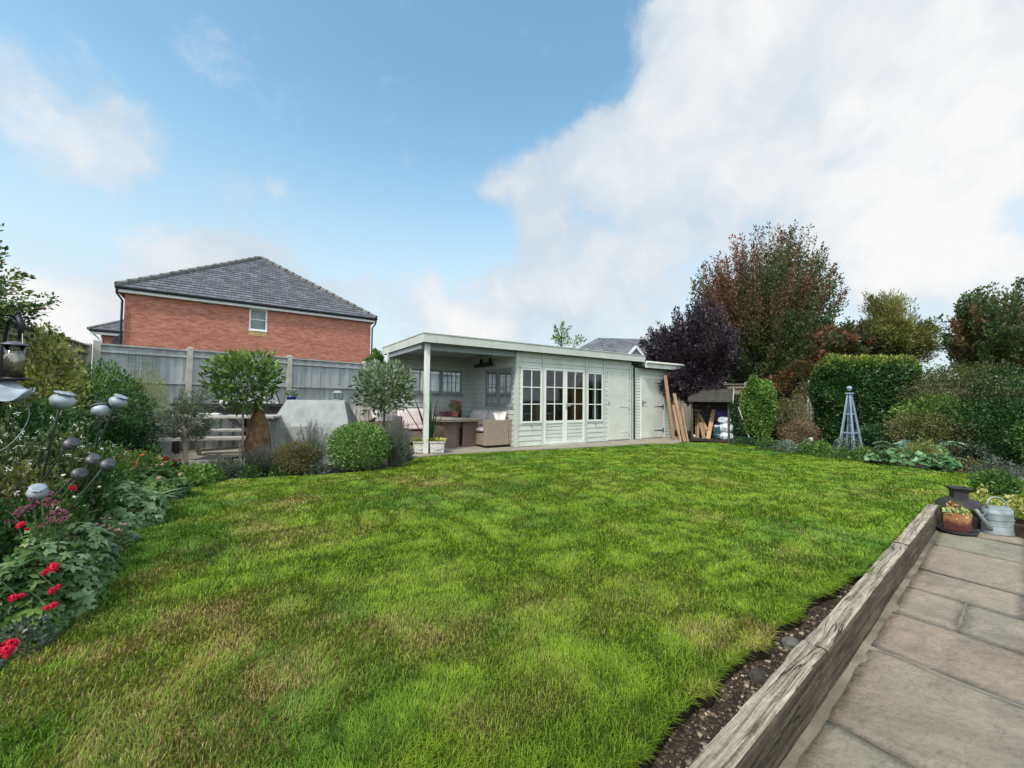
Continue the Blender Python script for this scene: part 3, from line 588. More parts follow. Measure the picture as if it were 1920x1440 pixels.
BK = lambda s, o, z: (s, 2.2-o, z)          # back wall of the veranda
def glazed(parent, M, s0, s1, z0, z1, cols, rows, fw=.045, gb=.022, mat=None, o0=.002, o1=.034, name='window', bottom=None):
    """outer frame, glazing bars, one pane mesh"""
    f = MB(); zb = bottom if bottom is not None else z0+fw
    f.box(s0, s1, o0, o1, z1-fw, z1, M); f.box(s0, s1, o0, o1, z0, zb if bottom is None else z0+fw, M)
    f.box(s0, s0+fw, o0, o1, z0+fw, z1-fw, M); f.box(s1-fw, s1, o0, o1, z0+fw, z1-fw, M)
    if bottom is not None: f.box(s0+fw, s1-fw, o0, o1, bottom-fw, bottom, M)
    a, b = s0+fw, s1-fw
    for i in range(1, cols): x = a+(b-a)*i/cols; f.box(x-gb/2, x+gb/2, o0+.004, o1-.004, zb, z1-fw, M)
    for i in range(1, rows):
        z = zb+(z1-fw-zb)*i/rows
        for k in range(cols): p = a+(b-a)*k/cols+(gb/2 if k else 0); q = a+(b-a)*(k+1)/cols-(gb/2 if k < cols-1 else 0); f.box(p, q, o0+.006, o1-.006, z-gb/2, z+gb/2, M)
    fr = f.build(name, mat or M_trim, parent, bevel=.002)
    g = MB(); m = (o0+o1)/2; g.add([M(a, m, zb), M(b, m, zb), M(b, m, z1-fw), M(a, m, z1-fw)], [(0, 1, 2, 3)]); g.build('pane', M_glass, fr)
    return fr
sh = thing('summerhouse', (0, 0, .03), 'sage white timber summerhouse with glazed doors and an open veranda', 'summerhouse')
W1, W2, DD, SDR = (.108, .696, .555, 1.796), (2.11, 2.672, .555, 1.796), (.747, 2.033, .05, 1.838), (2.846, 3.658, .05, 1.838)
mb = MB(); boards(mb, FR, .045, 3.75, .04, 2.16, [W1, W2, DD, SDR])
SW = (.13, 1.34, .94, 1.80); SM = MB(); boards(SM, SD, .0, 2.2, .04, 2.16, [SW])
BW = (-1.72, -.28, 1.19, 1.81); boards(SM, BK, -2.2, -.02, .04, 2.14, [BW])
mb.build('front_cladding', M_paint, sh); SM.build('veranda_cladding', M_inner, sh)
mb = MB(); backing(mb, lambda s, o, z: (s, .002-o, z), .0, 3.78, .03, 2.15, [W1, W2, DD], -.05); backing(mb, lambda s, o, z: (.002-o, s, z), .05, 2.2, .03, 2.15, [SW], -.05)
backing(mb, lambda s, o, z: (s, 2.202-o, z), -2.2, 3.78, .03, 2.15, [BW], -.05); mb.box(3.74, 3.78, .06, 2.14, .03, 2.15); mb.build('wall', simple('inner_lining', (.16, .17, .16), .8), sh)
# narrow end wall / corner posts and cover strips
def pieces(name, mat, parent, bx, bevel=.002):
    for q in bx:
        m = MB(); m.box(*q[:6], q[6] if len(q) > 6 else None); m.build(name, mat, parent, bevel=bevel)
pieces('cover_strip', M_paint, sh, [(x, x+.045, .022, .032, .035, 2.15, FR) for x in (.0, .70, 2.055, 2.69, 3.70)]+[(-.022, .0, -.022, .05, .035, 2.15), (2.15, 2.2, .0, .022, .04, 2.14, SD)])
pieces('drip_bar', M_trim, sh, [(.09, .715, .03, .048, 1.80, 1.825, FR), (2.095, 2.69, .03, .048, 1.80, 1.825, FR)])
glazed(sh, FR, *W1[:2], *W1[2:], 2, 3); glazed(sh, FR, *W2[:2], *W2[2:], 2, 3)
# double doors
for (a, b) in ((.75, 1.388), (1.392, 2.03)):
    d = glazed(sh, FR, a, b, .06, 1.835, 2, 3, .062, .022, M_trim, .004, .036, 'glazed_door', .60)
    m = MB(); boards(m, lambda s, o, z: (s, -.012-o, z), a+.062, b-.062, .122, .538, (), .085, .004, .012); m.build('door_panel', M_paint, d)
    if a > 1:
        h = MB(); h.box(1.415, 1.435, .036, .042, .86, 1.0, FR); h.tube([FR(1.425, .04, .95), FR(1.425, .075, .95), FR(1.53, .075, .95)], .008, 6); h.build('door_handle', M_chrome, d)
pieces('threshold', M_paint, sh, [(.735, 2.045, .0, .055, .03, .052, FR)]); pieces('door_head', M_paint, sh, [(.735, 2.045, .0, .03, 1.84, 1.875, FR)])
# boarded door
mb = MB(); n = 7; w = (3.655-2.85)/n
for i in range(n): mb.box(2.85+i*w+.0015, 2.85+(i+1)*w-.0015, .0, .024, .06, 1.835, FR)
dr = mb.build('boarded_door', M_door, sh, bevel=.0025)
for z in (.92, .24):
    h = MB(); h.hexa([FR(3.30, .026, z-.004), FR(3.64, .026, z-.016), FR(3.64, .032, z-.016), FR(3.30, .032, z-.004), FR(3.30, .026, z+.004), FR(3.64, .026, z+.016), FR(3.64, .032, z+.016), FR(3.30, .032, z+.004)]); h.box(3.64, 3.675, .026, .034, z-.055, z+.055, FR)
    h.build('strap_hinge', simple('painted_hinge', (.5, .53, .52), .5) if 'painted_hinge' not in MATS else MATS['painted_hinge'], dr)
h = MB(); h.box(2.87, 2.895, .024, .030, .95, 1.07, FR); h.tube([FR(2.882, .03, 1.035), FR(2.882, .06, 1.035), FR(2.95, .06, 1.03)], .007, 6); h.build('door_handle', M_chrome, dr)
for x in (.40, 2.39):
    h = MB(); h.tube([FR(x, .02, .50), FR(x, .045, .50), FR(x+.01, .045, .44)], .006, 5); h.build('window_catch', M_dark, sh)
# veranda side windows and back windows
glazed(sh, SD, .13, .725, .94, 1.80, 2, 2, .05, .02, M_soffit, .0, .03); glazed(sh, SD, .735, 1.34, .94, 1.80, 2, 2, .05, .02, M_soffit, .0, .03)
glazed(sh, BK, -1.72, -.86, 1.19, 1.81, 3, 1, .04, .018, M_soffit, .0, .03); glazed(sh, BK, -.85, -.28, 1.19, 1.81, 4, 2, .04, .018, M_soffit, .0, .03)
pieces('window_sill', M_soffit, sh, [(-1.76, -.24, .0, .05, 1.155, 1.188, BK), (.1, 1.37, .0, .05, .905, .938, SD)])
# roof
RX0, RX1, RY0, RY1, RZ0, RZ1 = -2.24, 4.12, -.2, 2.62, 2.15, 2.315
mb = MB(); mb.box(RX0+.02, RX1-.02, RY0+.02, RY1-.02, RZ0+.03, RZ1-.02); rf = mb.build('roof', M_felt, sh)
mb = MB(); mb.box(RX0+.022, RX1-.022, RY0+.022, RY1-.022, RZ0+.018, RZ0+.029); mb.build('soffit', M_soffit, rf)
mb = MB()
for i in range(3): a = RX0+(RX1-RX0)*i/3; b = RX0+(RX1-RX0)*(i+1)/3-.002; mb.box(a, b, RY0, RY0+.018, RZ0, RZ1)
mb.box(RX0, RX0+.018, RY0+.019, RY1, RZ0, RZ1); mb.box(RX1-.018, RX1, RY0+.019, RY1, RZ0, RZ1); mb.box(RX0+.019, RX1-.019, RY1-.018, RY1, RZ0, RZ1); mb.build('fascia', M_fascia, rf, bevel=.003)
mb = MB(); mb.box(RX0-.012, RX1+.012, RY0-.014, RY0+.03, RZ1+.001, RZ1+.016); mb.box(RX0-.012, RX0+.03, RY0+.031, RY1, RZ1+.001, RZ1+.016); mb.build('roof_trim', M_fascia, rf)
pieces('beam', M_soffit, sh, [(-2.04, -.03, -.005, .045, 2.03, 2.145), (-2.20, -2.155, .05, 2.11, 2.05, 2.145)], .003)
mb = MB(); mb.box(-2.135, -2.045, -.05, .04, .032, 2.145); mb.build('post', M_trim, sh, bevel=.006)
mb = MB(); mb.box(-2.245, -2.2, 2.12, 2.2, .032, 2.145); mb.build('post', M_paint, sh, bevel=.004)
mb = MB(); mb.tube([(-.10, .95, 1.93), (-.10, 1.75, 1.93)], .05, 8); mb.box(-.06, -.02, 1.1, 1.15, 1.93, 2.1); mb.box(-.06, -.02, 1.55, 1.6, 1.93, 2.1); mb.build('patio_heater_bar', M_dark, sh)
mb = MB(); mb.box(.06, 3.73, .06, 2.14, .034, .05); mb.build('floor', M_darkwood, sh)
# things seen through the glass
c = thing('cabinet', (2.3, 1.2, .05), 'orange brown wooden cabinet seen through the right hand window', 'cabinet')
mb = MB(); mb.box(2.12, 2.60, .55, .95, .055, 1.75); mb.build('carcass', M_cab, c, bevel=.004); mb = MB(); mb.box(2.10, 2.35, .53, .548, .08, 1.72); mb.build('door', M_cab, c)
c = thing('curtain', (2.5, .2, 1.9), 'pale grey curtain hanging inside the right hand window', 'curtain')
mb = MB(); x = 2.47
pts = [(2.46+i*.008, .14+.018*math.sin(i*1.3)) for i in range(28)]
mb.add([(a, b, .3) for a, b in pts]+[(a, b, 1.82) for a, b in pts], [(i, i+1, 28+i+1, 28+i) for i in range(27)]); mb.build('cloth', simple('curtain_cloth', (.30, .31, .27), .9), c, True)
mb = MB(); mb.tube([(2.4, .13, 1.83), (2.72, .13, 1.83)], .008); mb.build('rail', M_dark, c)
c = thing('desk', (.6, 1.2, .05), 'low wooden desk standing inside the summerhouse behind the left window', 'desk')
mb = MB(); mb.box(.25, 1.6, .7, 1.2, .72, .75); mb.build('top', simple('grey_top', (.25, .27, .27), .4), c)
for x in (.28, 1.52): mb = MB(); mb.box(x, x+.05, .75, 1.15, .055, .719); mb.build('leg', M_cab, c)
mb = MB(); mb.box(.5, .85, .9, 1.1, .055, .5); mb.build('drawer_unit', M_cab, c)
c = thing('wooden_chair', (1.1, .5, .05), 'brown wooden chair inside the glazed doors', 'chair')
mb = MB(); mb.box(1.02, 1.38, .35, .7, .44, .47); mb.build('seat', M_cab, c)
for (x, y) in ((1.03, .36), (1.34, .36), (1.03, .66), (1.34, .66)): mb = MB(); mb.box(x, x+.03, y, y+.03, .055, .439); mb.build('leg', M_cab, c)
mb = MB(); mb.box(1.03, 1.37, .665, .69, .471, .95); mb.build('backrest', M_cab, c)
c = thing('television', (.35, .9, .75), 'small dark screen on the desk behind the left window', 'screen')
mb = MB(); mb.box(.3, .75, .95, .98, .86, 1.15); mb.build('screen', M_dark, c, bevel=.004); mb = MB(); mb.box(.49, .56, .93, 1.0, .752, .859); mb.build('stand', M_dark, c)
# ------------------------------------------------------------------ adjoining store
an = thing('garden_store', (4.7, 0, .03), 'narrow sage white boarded store joined to the right end of the summerhouse', 'shed')
AD = (4.17, 5.15, .05, 1.73)
mb = MB(); boards(mb, FR, 3.90, 5.62, .04, 2.0, [AD], .082); boards(mb, lambda s, o, z: (5.64+o, s, z), .0, 1.3, .04, 2.0, (), .082); mb.build('cladding', M_paint, an)
mb = MB(); mb.box(3.90, 5.62, .002, 1.3, .03, 1.99); mb.build('wall', M_paint, an)
mb = MB(); mb.box(3.79, 3.90, -.008, 1.3, .03, 2.05); mb.build('corner_board', M_paint, an)
mb = MB(); mb.box(4.13, 4.17, .0, .034, .035, 1.77, FR); mb.box(5.15, 5.19, .0, .034, .035, 1.77, FR); mb.box(4.171, 5.149, .0, .034, 1.731, 1.77, FR); mb.build('door_frame', M_trim, an, bevel=.002)
mb = MB(); n = 6; w = .974/n
for i in range(n): mb.box(4.173+i*w+.001, 4.173+(i+1)*w-.001, .0, .026, .055, 1.728, FR)
dr = mb.build('boarded_door', M_door, an, bevel=.002)
for z in (1.60, .93, .25):
    h = MB(); h.hexa([FR(4.72, .027, z-.003), FR(5.10, .027, z-.017), FR(5.10, .034, z-.017), FR(4.72, .034, z-.003), FR(4.72, .027, z+.003), FR(5.10, .027, z+.017), FR(5.10, .034, z+.017), FR(4.72, .034, z+.003)]); h.box(5.10, 5.135, .027, .037, z-.07, z+.07, FR); h.build('strap_hinge', M_dark, dr)
h = MB(); h.box(4.215, 4.245, .026, .034, .92, 1.10, FR); h.tube([FR(4.23, .03, 1.05), FR(4.23, .07, 1.05), FR(4.33, .07, 1.045)], .009, 6); h.build('door_handle', M_dark, dr)
mb = MB(); mb.box(4.06, 5.80, -.25, 1.5, 2.03, 2.13); r2 = mb.build('roof', M_felt, an)
mb = MB(); mb.box(4.05, 5.82, -.27, -.251, 1.995, 2.135); mb.box(5.801, 5.82, -.25, 1.5, 1.995, 2.135); mb.build('fascia', M_trim, r2, bevel=.003)
mb = MB(); mb.tube([(4.05, -.30, 2.14), (5.83, -.30, 2.14)], .035, 8); mb.build('gutter', M_trim, r2)
mb = MB(); mb.tube([(3.865, -.03, .04), (3.865, -.03, 2.12)], .022, 8); mb.build('drainpipe', M_dark, an)
# ================================================================== FENCES
CR = Vector((-7.42, 2.86, 0)); BD = (Vector((-2.23, 4.1, 0))-CR).normalized()
def fence(name, label, a, b, zt, mat, pm, spans, inward, cat='fence', post_top=.06, post_w=.1, mid=(1.32,)):
    a = Vector(a); b = Vector(b); d = (b-a).normalized(); t = thing(name, a, label, cat); nrm = Vector((d.y, -d.x, 0))*inward
    M = lambda s, o, z: tuple(a+d*s+nrm*o+Vector((0, 0, z)))
    for i, (s0, s1) in enumerate(spans):
        p = MB(); s = s0+.06; z1 = zt+(i % 2)*.015; k = 0
        while s < s1-.05:
            w = min(random.uniform(.10, .14), s1-.05-s); off = .012 if k % 2 else 0
            e_ = -.004 if k % 2 else .012; p.box(max(s0+.04, s-e_), min(s1-.04, s+w+e_), -.015+off, .0+off, -.04, z1-.03+random.uniform(-.004, .004), M); s += w; k += 1
        pn = p.build('panel', mat, t)
        r = MB()
        for z in mid+(z1-.16,): r.box(s0+.05, s1-.05, .013, .05, z, z+.045, M)
        r.box(s0+.05, s1-.05, -.03, .055, z1-.028, z1, M); r.build('rail', mat, pn)
    for s in sorted({v for sp in spans for v in sp}):
        p = MB(); p.box(s-post_w/2, s+post_w/2, -.05, .06, -.04, zt+post_top-.02, M); p.hexa([M(s-post_w/2, -.05, zt+post_top-.02), M(s+post_w/2, -.05, zt+post_top-.02), M(s+post_w/2, .06, zt+post_top-.02), M(s-post_w/2, .06, zt+post_top-.02), M(s-post_w/4, -.03, zt+post_top), M(s+post_w/4, -.03, zt+post_top), M(s+post_w/4, .04, zt+post_top), M(s-post_w/4, .04, zt+post_top)]); p.build('post', pm, t)
    return t
def isect(px):  # distance along the back fence line seen at a pixel column
    d = ray(px, 720); n = Vector((d.y, -d.x)); q = CR-CAM; return -(q.x*n.x+q.y*n.y)/(BD.x*n.x+BD.y*n.y)
s1, s2, s3 = isect(353), isect(541), isect(700); print('fence posts', s1, s2, s3)
st = s2-s1
fence('back_fence', 'blue grey close board fence with cream concrete posts below the brick house', CR, CR+BD*10, 2.03, M_fence, M_conc, [(.12, s1), (s1, s2), (s2, s2+st), (s2+st, s2+2*st), (s2+2*st, s2+3*st), (s2+3*st, s2+4*st), (s2+4*st, s2+5*st), (s2+5*st, s2+6*st), (s2+6*st, s2+7*st)], 1)
fence('side_fence', 'weathered brown board fence with concrete posts along the left border', (-7.42, -7.5, 0), (-7.42, 2.86, 0), 1.96, M_fence2, M_conc, [(i*1.72, (i+1)*1.72) for i in range(6)], 1)
fence('boundary_fence', 'dark shaded board fence with concrete posts along the right border', (9.2, -9.6, 0), (9.2, 6.7, 0), 1.70, M_fence2, M_conc, [(.1+i*1.83, .1+(i+1)*1.83) for i in range(9)], -1)
# garden mesh trellis on the back fence
mb = MB(); M = lambda s, o, z: tuple(CR+BD*s+Vector((BD.y, -BD.x, 0))*o+Vector((0, 0, z)))
a0 = isect(238); a1 = isect(290)
for i in range(9): s = a0+(a1-a0)*i/8; mb.tube([M(s, .07, 1.3), M(s, .07, 1.95)], .003, 4)
for j in range(9): z = 1.32+j*.078; mb.tube([M(a0-.02, .074, z), M(a1+.02, .074, z)], .003, 4)
tag(mb.build('mesh_trellis', simple('green_wire', (.12, .16, .13), .6)), 'square green wire mesh fixed to the grey fence left of the first post', 'trellis')
# ================================================================== HOUSES
HY = R(2.8); HO = Vector((-9.3, 14.8, 0)); HL = 9.85
hd = Vector((math.cos(HY), math.sin(HY), 0)); hn = Vector((-math.sin(HY), math.cos(HY), 0))
def HM(s, o, z): return tuple(HO+hd*s-hn*o+Vector((0, 0, z)))   # o positive towards us
bh = thing('brick_house', HO, 'red brick house with a hipped slate roof behind the fence', 'house')
hp = lambda px: (lambda d: -((HO-CAM).x*d.y-(HO-CAM).y*d.x)/(hd.x*d.y-hd.y*d.x))(ray(px, 720))
wx0, wx1 = hp(464), hp(497); print('house window', wx0, wx1)
EZ = 5.36; WIN = (wx0-.03, wx1+.0, 4.22, 5.25)
mb = MB(); backing(mb, HM, 0, HL, -.2, EZ, [WIN], -.2)
mb.box(0, HL, -9., -8.8, -.2, EZ, HM); mb.box(.0, .2, -8.79, -.201, -.2, EZ, HM); mb.box(HL-.2, HL, -8.79, -.201, -.2, EZ, HM)
mb.add([HM(WIN[0], 0, WIN[2]), HM(WIN[0], -.12, WIN[2]), HM(WIN[0], -.12, WIN[3]), HM(WIN[0], 0, WIN[3])], [(0, 1, 2, 3)]); mb.add([HM(WIN[1], 0, WIN[2]), HM(WIN[1], -.12, WIN[2]), HM(WIN[1], -.12, WIN[3]), HM(WIN[1], 0, WIN[3])], [(0, 1, 2, 3)])
mb.build('wall', M_brick, bh)
win = MB(); a, b, c, d = WIN; f = .07
win.box(a, b, -.09, -.02, c, c+f, HM); win.box(a, b, -.09, -.02, d-f, d, HM); win.box(a, a+f, -.09, -.02, c+f, d-f, HM); win.box(b-f, b, -.09, -.02, c+f, d-f, HM); win.box(a+f, b-f, -.07, -.03, (c+d)/2-.015, (c+d)/2+.015, HM)
fr = win.build('window', M_white, bh)
g = MB(); g.add([HM(a+f, -.05, c+f), HM(b-f, -.05, c+f), HM(b-f, -.05, d-f), HM(a+f, -.05, d-f)], [(0, 1, 2, 3)]); g.build('pane', M_glass, fr)
g = MB(); g.box(a+f, b-f, -.5, -.4, c, d, HM); g.build('blind', simple('window_blind', (.42, .48, .52), .8), fr)
g = MB(); g.box(a-.03, b+.03, -.05, .03, c-.04, c-.001, HM); g.build('sill', M_white, fr)
g = MB()
for i in range(8): w = (b-a)/8; g.box(a+i*w+.008, a+(i+1)*w-.008, -.06, .012, c-.26, c-.045, HM)
g.build('soldier_course', simple('buff_brick', (.50, .36, .15), .85), fr)
OV = .22; z0, zr = EZ-.02, 9.14
c4 = [HM(-OV, OV, z0+.12), HM(HL+OV, OV, z0+.12), HM(HL+OV, -9-OV, z0+.12), HM(-OV, -9-OV, z0+.12)]; ap = HM(HL/2, -HL/2+.0, zr); ap2 = HM(HL/2, -9+HL/2-.3, zr)
ap2 = HM(HL/2, -5.2, zr)
mb = MB()
def tiled(A, B, C, D, rows):      # overlapping courses of tiles
    A, B, C, D = map(Vector, (A, B, C, D)); n = (B-A).cross(D-A).normalized()
    if n.z < 0: n = -n
    for i in range(rows):
        t0, t1 = i/rows, (i+1)/rows; a, b, c, d = A.lerp(D, t0), B.lerp(C, t0), B.lerp(C, t1), A.lerp(D, t1)
        mb.add([a+n*.035, b+n*.035, c+n*.01, d+n*.01, a, b], [(0, 1, 2, 3), (4, 5, 1, 0)])
tiled(c4[0], c4[1], ap, ap, 24); tiled(c4[1], c4[2], ap2, ap, 24); tiled(c4[3], c4[0], ap, ap2, 24); tiled(c4[2], c4[3], ap2, ap2, 24)
rf = mb.build('roof', M_tile, bh)
mb = MB()
for (q, w_) in ((c4[0], ap), (c4[1], ap), (c4[2], ap2), (c4[3], ap2)):
    q, w_ = Vector(q), Vector(w_); n = 17
    for i in range(n):
        p0, p1 = q.lerp(w_, i/n), q.lerp(w_, (i+1)/n-.006); mb.tube([p0+Vector((0, 0, .05)), p1+Vector((0, 0, .035))], [.13, .11], 7)
mb.build('ridge_tile', simple('ridge_tiles', (.15, .15, .14), .85, 0, .4, 4, .4, 30, (.28, .28, .2)), rf)
mb = MB(); mb.hexa([HM(HL/2-.35+.15, -2.0, 6.80), HM(HL/2+.35+.15, -2.0, 6.80), HM(HL/2+.3+.15, -2.2, 6.87), HM(HL/2-.2+.1, -2.2, 6.87), HM(HL/2-.35+.15, -2.0, 6.86), HM(HL/2+.35+.15, -2.0, 6.86), HM(HL/2+.3+.15, -2.3, 7.05), HM(HL/2-.2+.1, -2.3, 7.05)]); mb.build('roof_vent', M_dark, rf)
mb = MB(); mb.box(-OV+.03, HL+OV-.03, OV-.06, OV-.03, z0-.10, z0+.10, HM); mb.box(-OV+.03, HL+OV-.03, .01, OV-.061, z0-.10, z0-.08, HM); mb.box(-OV, -OV+.029, -9, OV-.06, z0-.10, z0+.10, HM); mb.box(HL+OV-.029, HL+OV, -9, OV-.06, z0-.10, z0+.10, HM); mb.build('bargeboard', M_white, bh)
mb = MB(); mb.tube([HM(-OV-.05, OV+.03, z0+.08), HM(HL+OV+.05, OV+.03, z0+.08)], .065, 8); mb.build('gutter', M_dark, bh)
for s, e in ((-.06, -OV), (HL+.06, HL+OV)): mb = MB(); mb.tube([HM(e, OV, z0+.02), HM(e, OV-.05, z0-.15), HM(s, .09, z0-.42), HM(s, .09, -.1)], .04, 7); mb.build('downpipe', M_dark, bh)
lx0, lx1 = hp(484), hp(549); mb = MB(); mb.box(lx0, lx1, .0, .35, 2.62, 2.95, HM); mb.hexa([HM(lx0-.05, .0, 2.951), HM(lx1+.05, .0, 2.951), HM(lx1+.05, .42, 2.951), HM(lx0-.05, .42, 2.951), HM(lx0, .0, 3.05), HM(lx1, .0, 3.05), HM(lx1, .38, 3.0), HM(lx0, .38, 3.0)]); mb.build('door_canopy', simple('lead_canopy', (.17, .19, .21), .7), bh)
# rear wing roof peeping out at the right of the main roof
mb = MB(); A = W(672, 575, 25.5); 
mb.hexa([HM(HL-.6, -3.2, z0+.1), HM(HL+.45, -3.2, z0+.1), HM(HL+.45, -7.5, z0+.1), HM(HL-.6, -7.5, z0+.1), HM(HL-.6, -3.2, z0+1.5), HM(HL-.15, -3.2, z0+1.12), HM(HL-.15, -7.5, z0+1.12), HM(HL-.6, -7.5, z0+1.5)]); mb.build('roof', M_tile, bh)
# house at far left
def small_house(name, label, px0, px1, pye, dep, zb, rise, wallm, yaw, length, depth, apex_px=None):
    pass
o = W(172, 618, 26.); nh = thing('neighbouring_house', (o.x, o.y, 0), 'distant brick house with a small hipped roof at the left of the brick house', 'house')
A = Vector((o.x, o.y, 0)); M2 = lambda s, q, z: tuple(A+hd*s-hn*q+Vector((0, 0, z))); ez = o.z
mb = MB(); mb.box(.45, 8, -7, 0, -.2, ez-.12, M2); mb.build('wall', M_brick, nh)
mb = MB(); mb.tube([M2(.5, .06, ez-.5), M2(.5, .06, 0)], .05, 6); mb.tube([M2(.05, .25, ez-.2), M2(.35, .06, ez-.55), M2(.45, .06, 1)], .05, 6); mb.build('downpipe', M_white, nh)
mb = MB(); mb.box(.0, 8, .28, .34, ez-.32, ez-.1, M2); mb.build('fascia', M_white, nh)
mb = MB(); mb.tube([M2(-.05, .40, ez-.08), M2(8, .40, ez-.08)], .07, 6); mb.build('gutter', M_dark, nh)
mb = MB(); apx = Vector(M2(4.2, -3.4, ez+2.6)); cs = [M2(-.1, .4, ez), M2(8.4, .4, ez), M2(8.4, -7.4, ez), M2(-.1, -7.4, ez)]
for i in range(4): tiled(cs[i], cs[(i+1) % 4], apx, apx, 14)
mb.build('roof', M_tile, nh)
mb = MB(); mb.tube([Vector(cs[0]), apx], .11, 6); mb.tube([Vector(cs[3]), apx], .11, 6); mb.build('ridge_tile', MATS['ridge_tiles'], nh)
c = Vector(M2(1.75, .9, ez-.80)); dm = lambda x, y, z: tuple(c+hd*x*.56+Vector((0, 0, y*.56))-hn*z*.56)
mb = MB(); mb.lathe([(.001, 0), (.35, .02), (.65, .08), (.92, .17), (.95, .17), (.9, .13), (.5, .0), (.001, -.04)], n=24, sx=1.25, sy=1., M=dm); d_ = mb.build('satellite_dish', simple('dish_grey', (.05, .055, .065), .6), nh, True)
mb = MB(); mb.tube([dm(0, 0, 0), dm(0, -.1, -.45)], .04, 6); mb.tube([dm(0, -.8, .1), dm(0, -.15, .8)], .02, 5); mb.box(-.06, .06, -.2, -.08, .75, .9, dm); mb.build('dish_arm', M_dark, d_)
# distant roof behind the summerhouse
fh = thing('grey_roofed_house', W(1200, 690, 30), 'distant house with a plain grey roof and white gable, behind the summerhouse', 'house')
p0, p1 = W(1140, 664, 30.), W(1252, 668, 33.); e = Vector((p1.x-p0.x, p1.y-p0.y, 0)).normalized(); nn = Vector((-e.y, e.x, 0)); A = Vector((p0.x, p0.y, 0)); M3 = lambda s, q, z: tuple(A+e*s+nn*q+Vector((0, 0, z))); ez = p0.z-.3
mb = MB(); mb.box(.4, 12, .3, 8, -.2, ez, M3); mb.build('wall', simple('pale_render', (.5, .5, .47), .8), fh)
mb = MB(); A1, B1, C1, D1 = map(Vector, (M3(0, 0, ez), M3(12.6, 0, ez), M3(12.6, 4.2, ez+2.9), M3(2.6, 4.2, ez+2.3))); tiled(A1, B1, C1, D1, 18); tiled(B1, M3(12.6, 8.4, ez), C1, C1, 10); tiled(M3(12.6, 8.4, ez), M3(0, 8.4, ez), D1, C1, 14); tiled(M3(0, 8.4, ez), A1, D1, D1, 12)
mb.build('roof', tilemat('far_slate', (.16, .165, .18)), fh)
g0 = W(1179, 664, 31.); gx = (Vector((g0.x, g0.y, 0))-A).dot(e)
mb = MB(); mb.add([M3(gx-1., -.4, ez-.2), M3(gx+1.6, -.4, ez-.2), M3(gx+.3, -.4, ez+1.0), M3(gx-1., 2, ez-.2), M3(gx+1.6, 2, ez-.2), M3(gx+.3, 2, ez+1.0)], [(0, 1, 2), (3, 5, 4), (0, 2, 5, 3), (1, 4, 5, 2)]); mb.build('gable', simple('gable_roof', (.16, .16, .17), .8), fh)
mb = MB(); mb.beam(M3(gx-1.1, -.45, ez-.25), M3(gx+.3, -.45, ez+1.0), .08, .18); mb.beam(M3(gx+.3, -.45, ez+1.0), M3(gx+1.7, -.45, ez-.25), .08, .18); mb.build('bargeboard', M_white, fh)
# ================================================================== FURNITURE AND ORNAMENTS
def yawM(c, a):
    ca, sa = math.cos(a), math.sin(a); return lambda x, y, z: (c[0]+x*ca-y*sa, c[1]+x*sa+y*ca, c[2]+z)
def pbox(name, mat, parent, M, *b, bevel=.004): m = MB(); m.box(*b, M); return m.build(name, mat, parent, bevel=bevel)
def cushion(name, mat, label, c, a, sx, sy, sz, tilt=0., group='scatter and seat cushions', cat='cushion'):
    """pillow shape: sx wide, sy deep, sz thick; tilt leans it back"""
    m = MB(); nx, ny = 12, 10; vs = []; ct, st = math.cos(tilt), math.sin(tilt); base = yawM(c, a); sd = random.random()*9
    for s in (1, -1):
        for j in range(ny+1):
            for i in range(nx+1):
                u, v = i/nx*2-1, j/ny*2-1; th = max(0, (1-abs(u)**3.5)*(1-abs(v)**3.5))**.45; pin = 1-.05*abs(u*v)
                x, y, z = u*sx/2*pin, v*sy/2*pin, s*sz/2*th*(1+.10*math.sin(u*4+sd)*math.cos(v*3+sd))
                vs.append(base(x, y*ct-z*st, y*st+z*ct))
    n = (nx+1)*(ny+1); fs = [(j*(nx+1)+i, j*(nx+1)+i+1, (j+1)*(nx+1)+i+1, (j+1)*(nx+1)+i) for j in range(ny) for i in range(nx)]
    m.add(vs, fs+[tuple(n+q for q in f)[::-1] for f in fs]); o = m.build(name, mat, None, True); return tag(o, label, cat, group)
ID = lambda x, y, z: (x, y, z)
# sofas -----------------------------------------------------------------
def sofa(name, loc, a, L_, label, arms=(True, True), D_=.70, mat=None):
    """L_ long along local x, back at +y, front at -y"""
    mat = mat or M_wick; t = thing(name, loc, label, 'sofa', 'rattan sofas of the veranda lounge set'); M = yawM(loc, a)
    pbox('base', mat, t, M, -L_/2, L_/2, -D_/2+.02, D_/2-.09, .05, .30, bevel=.008)
    pbox('backrest', mat, t, M, -L_/2, L_/2, D_/2-.085, D_/2, .05, .62, bevel=.012)
    for k, x in enumerate((-L_/2, L_/2-.09)):
        if arms[k]: pbox('armrest', mat, t, M, x-.001 if k == 0 else x, x+.09 if k == 0 else x+.091, -D_/2, D_/2-.09, .05, .60, bevel=.012)
    for x in (-L_/2+.03, L_/2-.08):
        for y in (-D_/2+.03, D_/2-.08): pbox('foot', M_dark, t, M, x, x+.05, y, y+.05, 0, .049)
    return t
sofa('rattan_sofa', (-.35, 1.15, .031), R(-90), 2.0, 'rattan sofa with its woven end panel towards the lawn, right of the dining table')
sofa('rattan_sofa', (-1.35, 1.82, .031), 0, 1.25, 'rattan sofa against the back wall of the veranda, behind the table', (False, False))
sofa('rattan_sofa', (-2.62, 1.45, .031), R(80), 1.5, 'rattan sofa at the open left side of the veranda, behind the bay tree')
cushion('seat_cushion', M_pinkc, 'long pinkish grey seat cushion on the right hand rattan sofa', (-.42, 1.1, .40), R(90), 1.75, .56, .14)
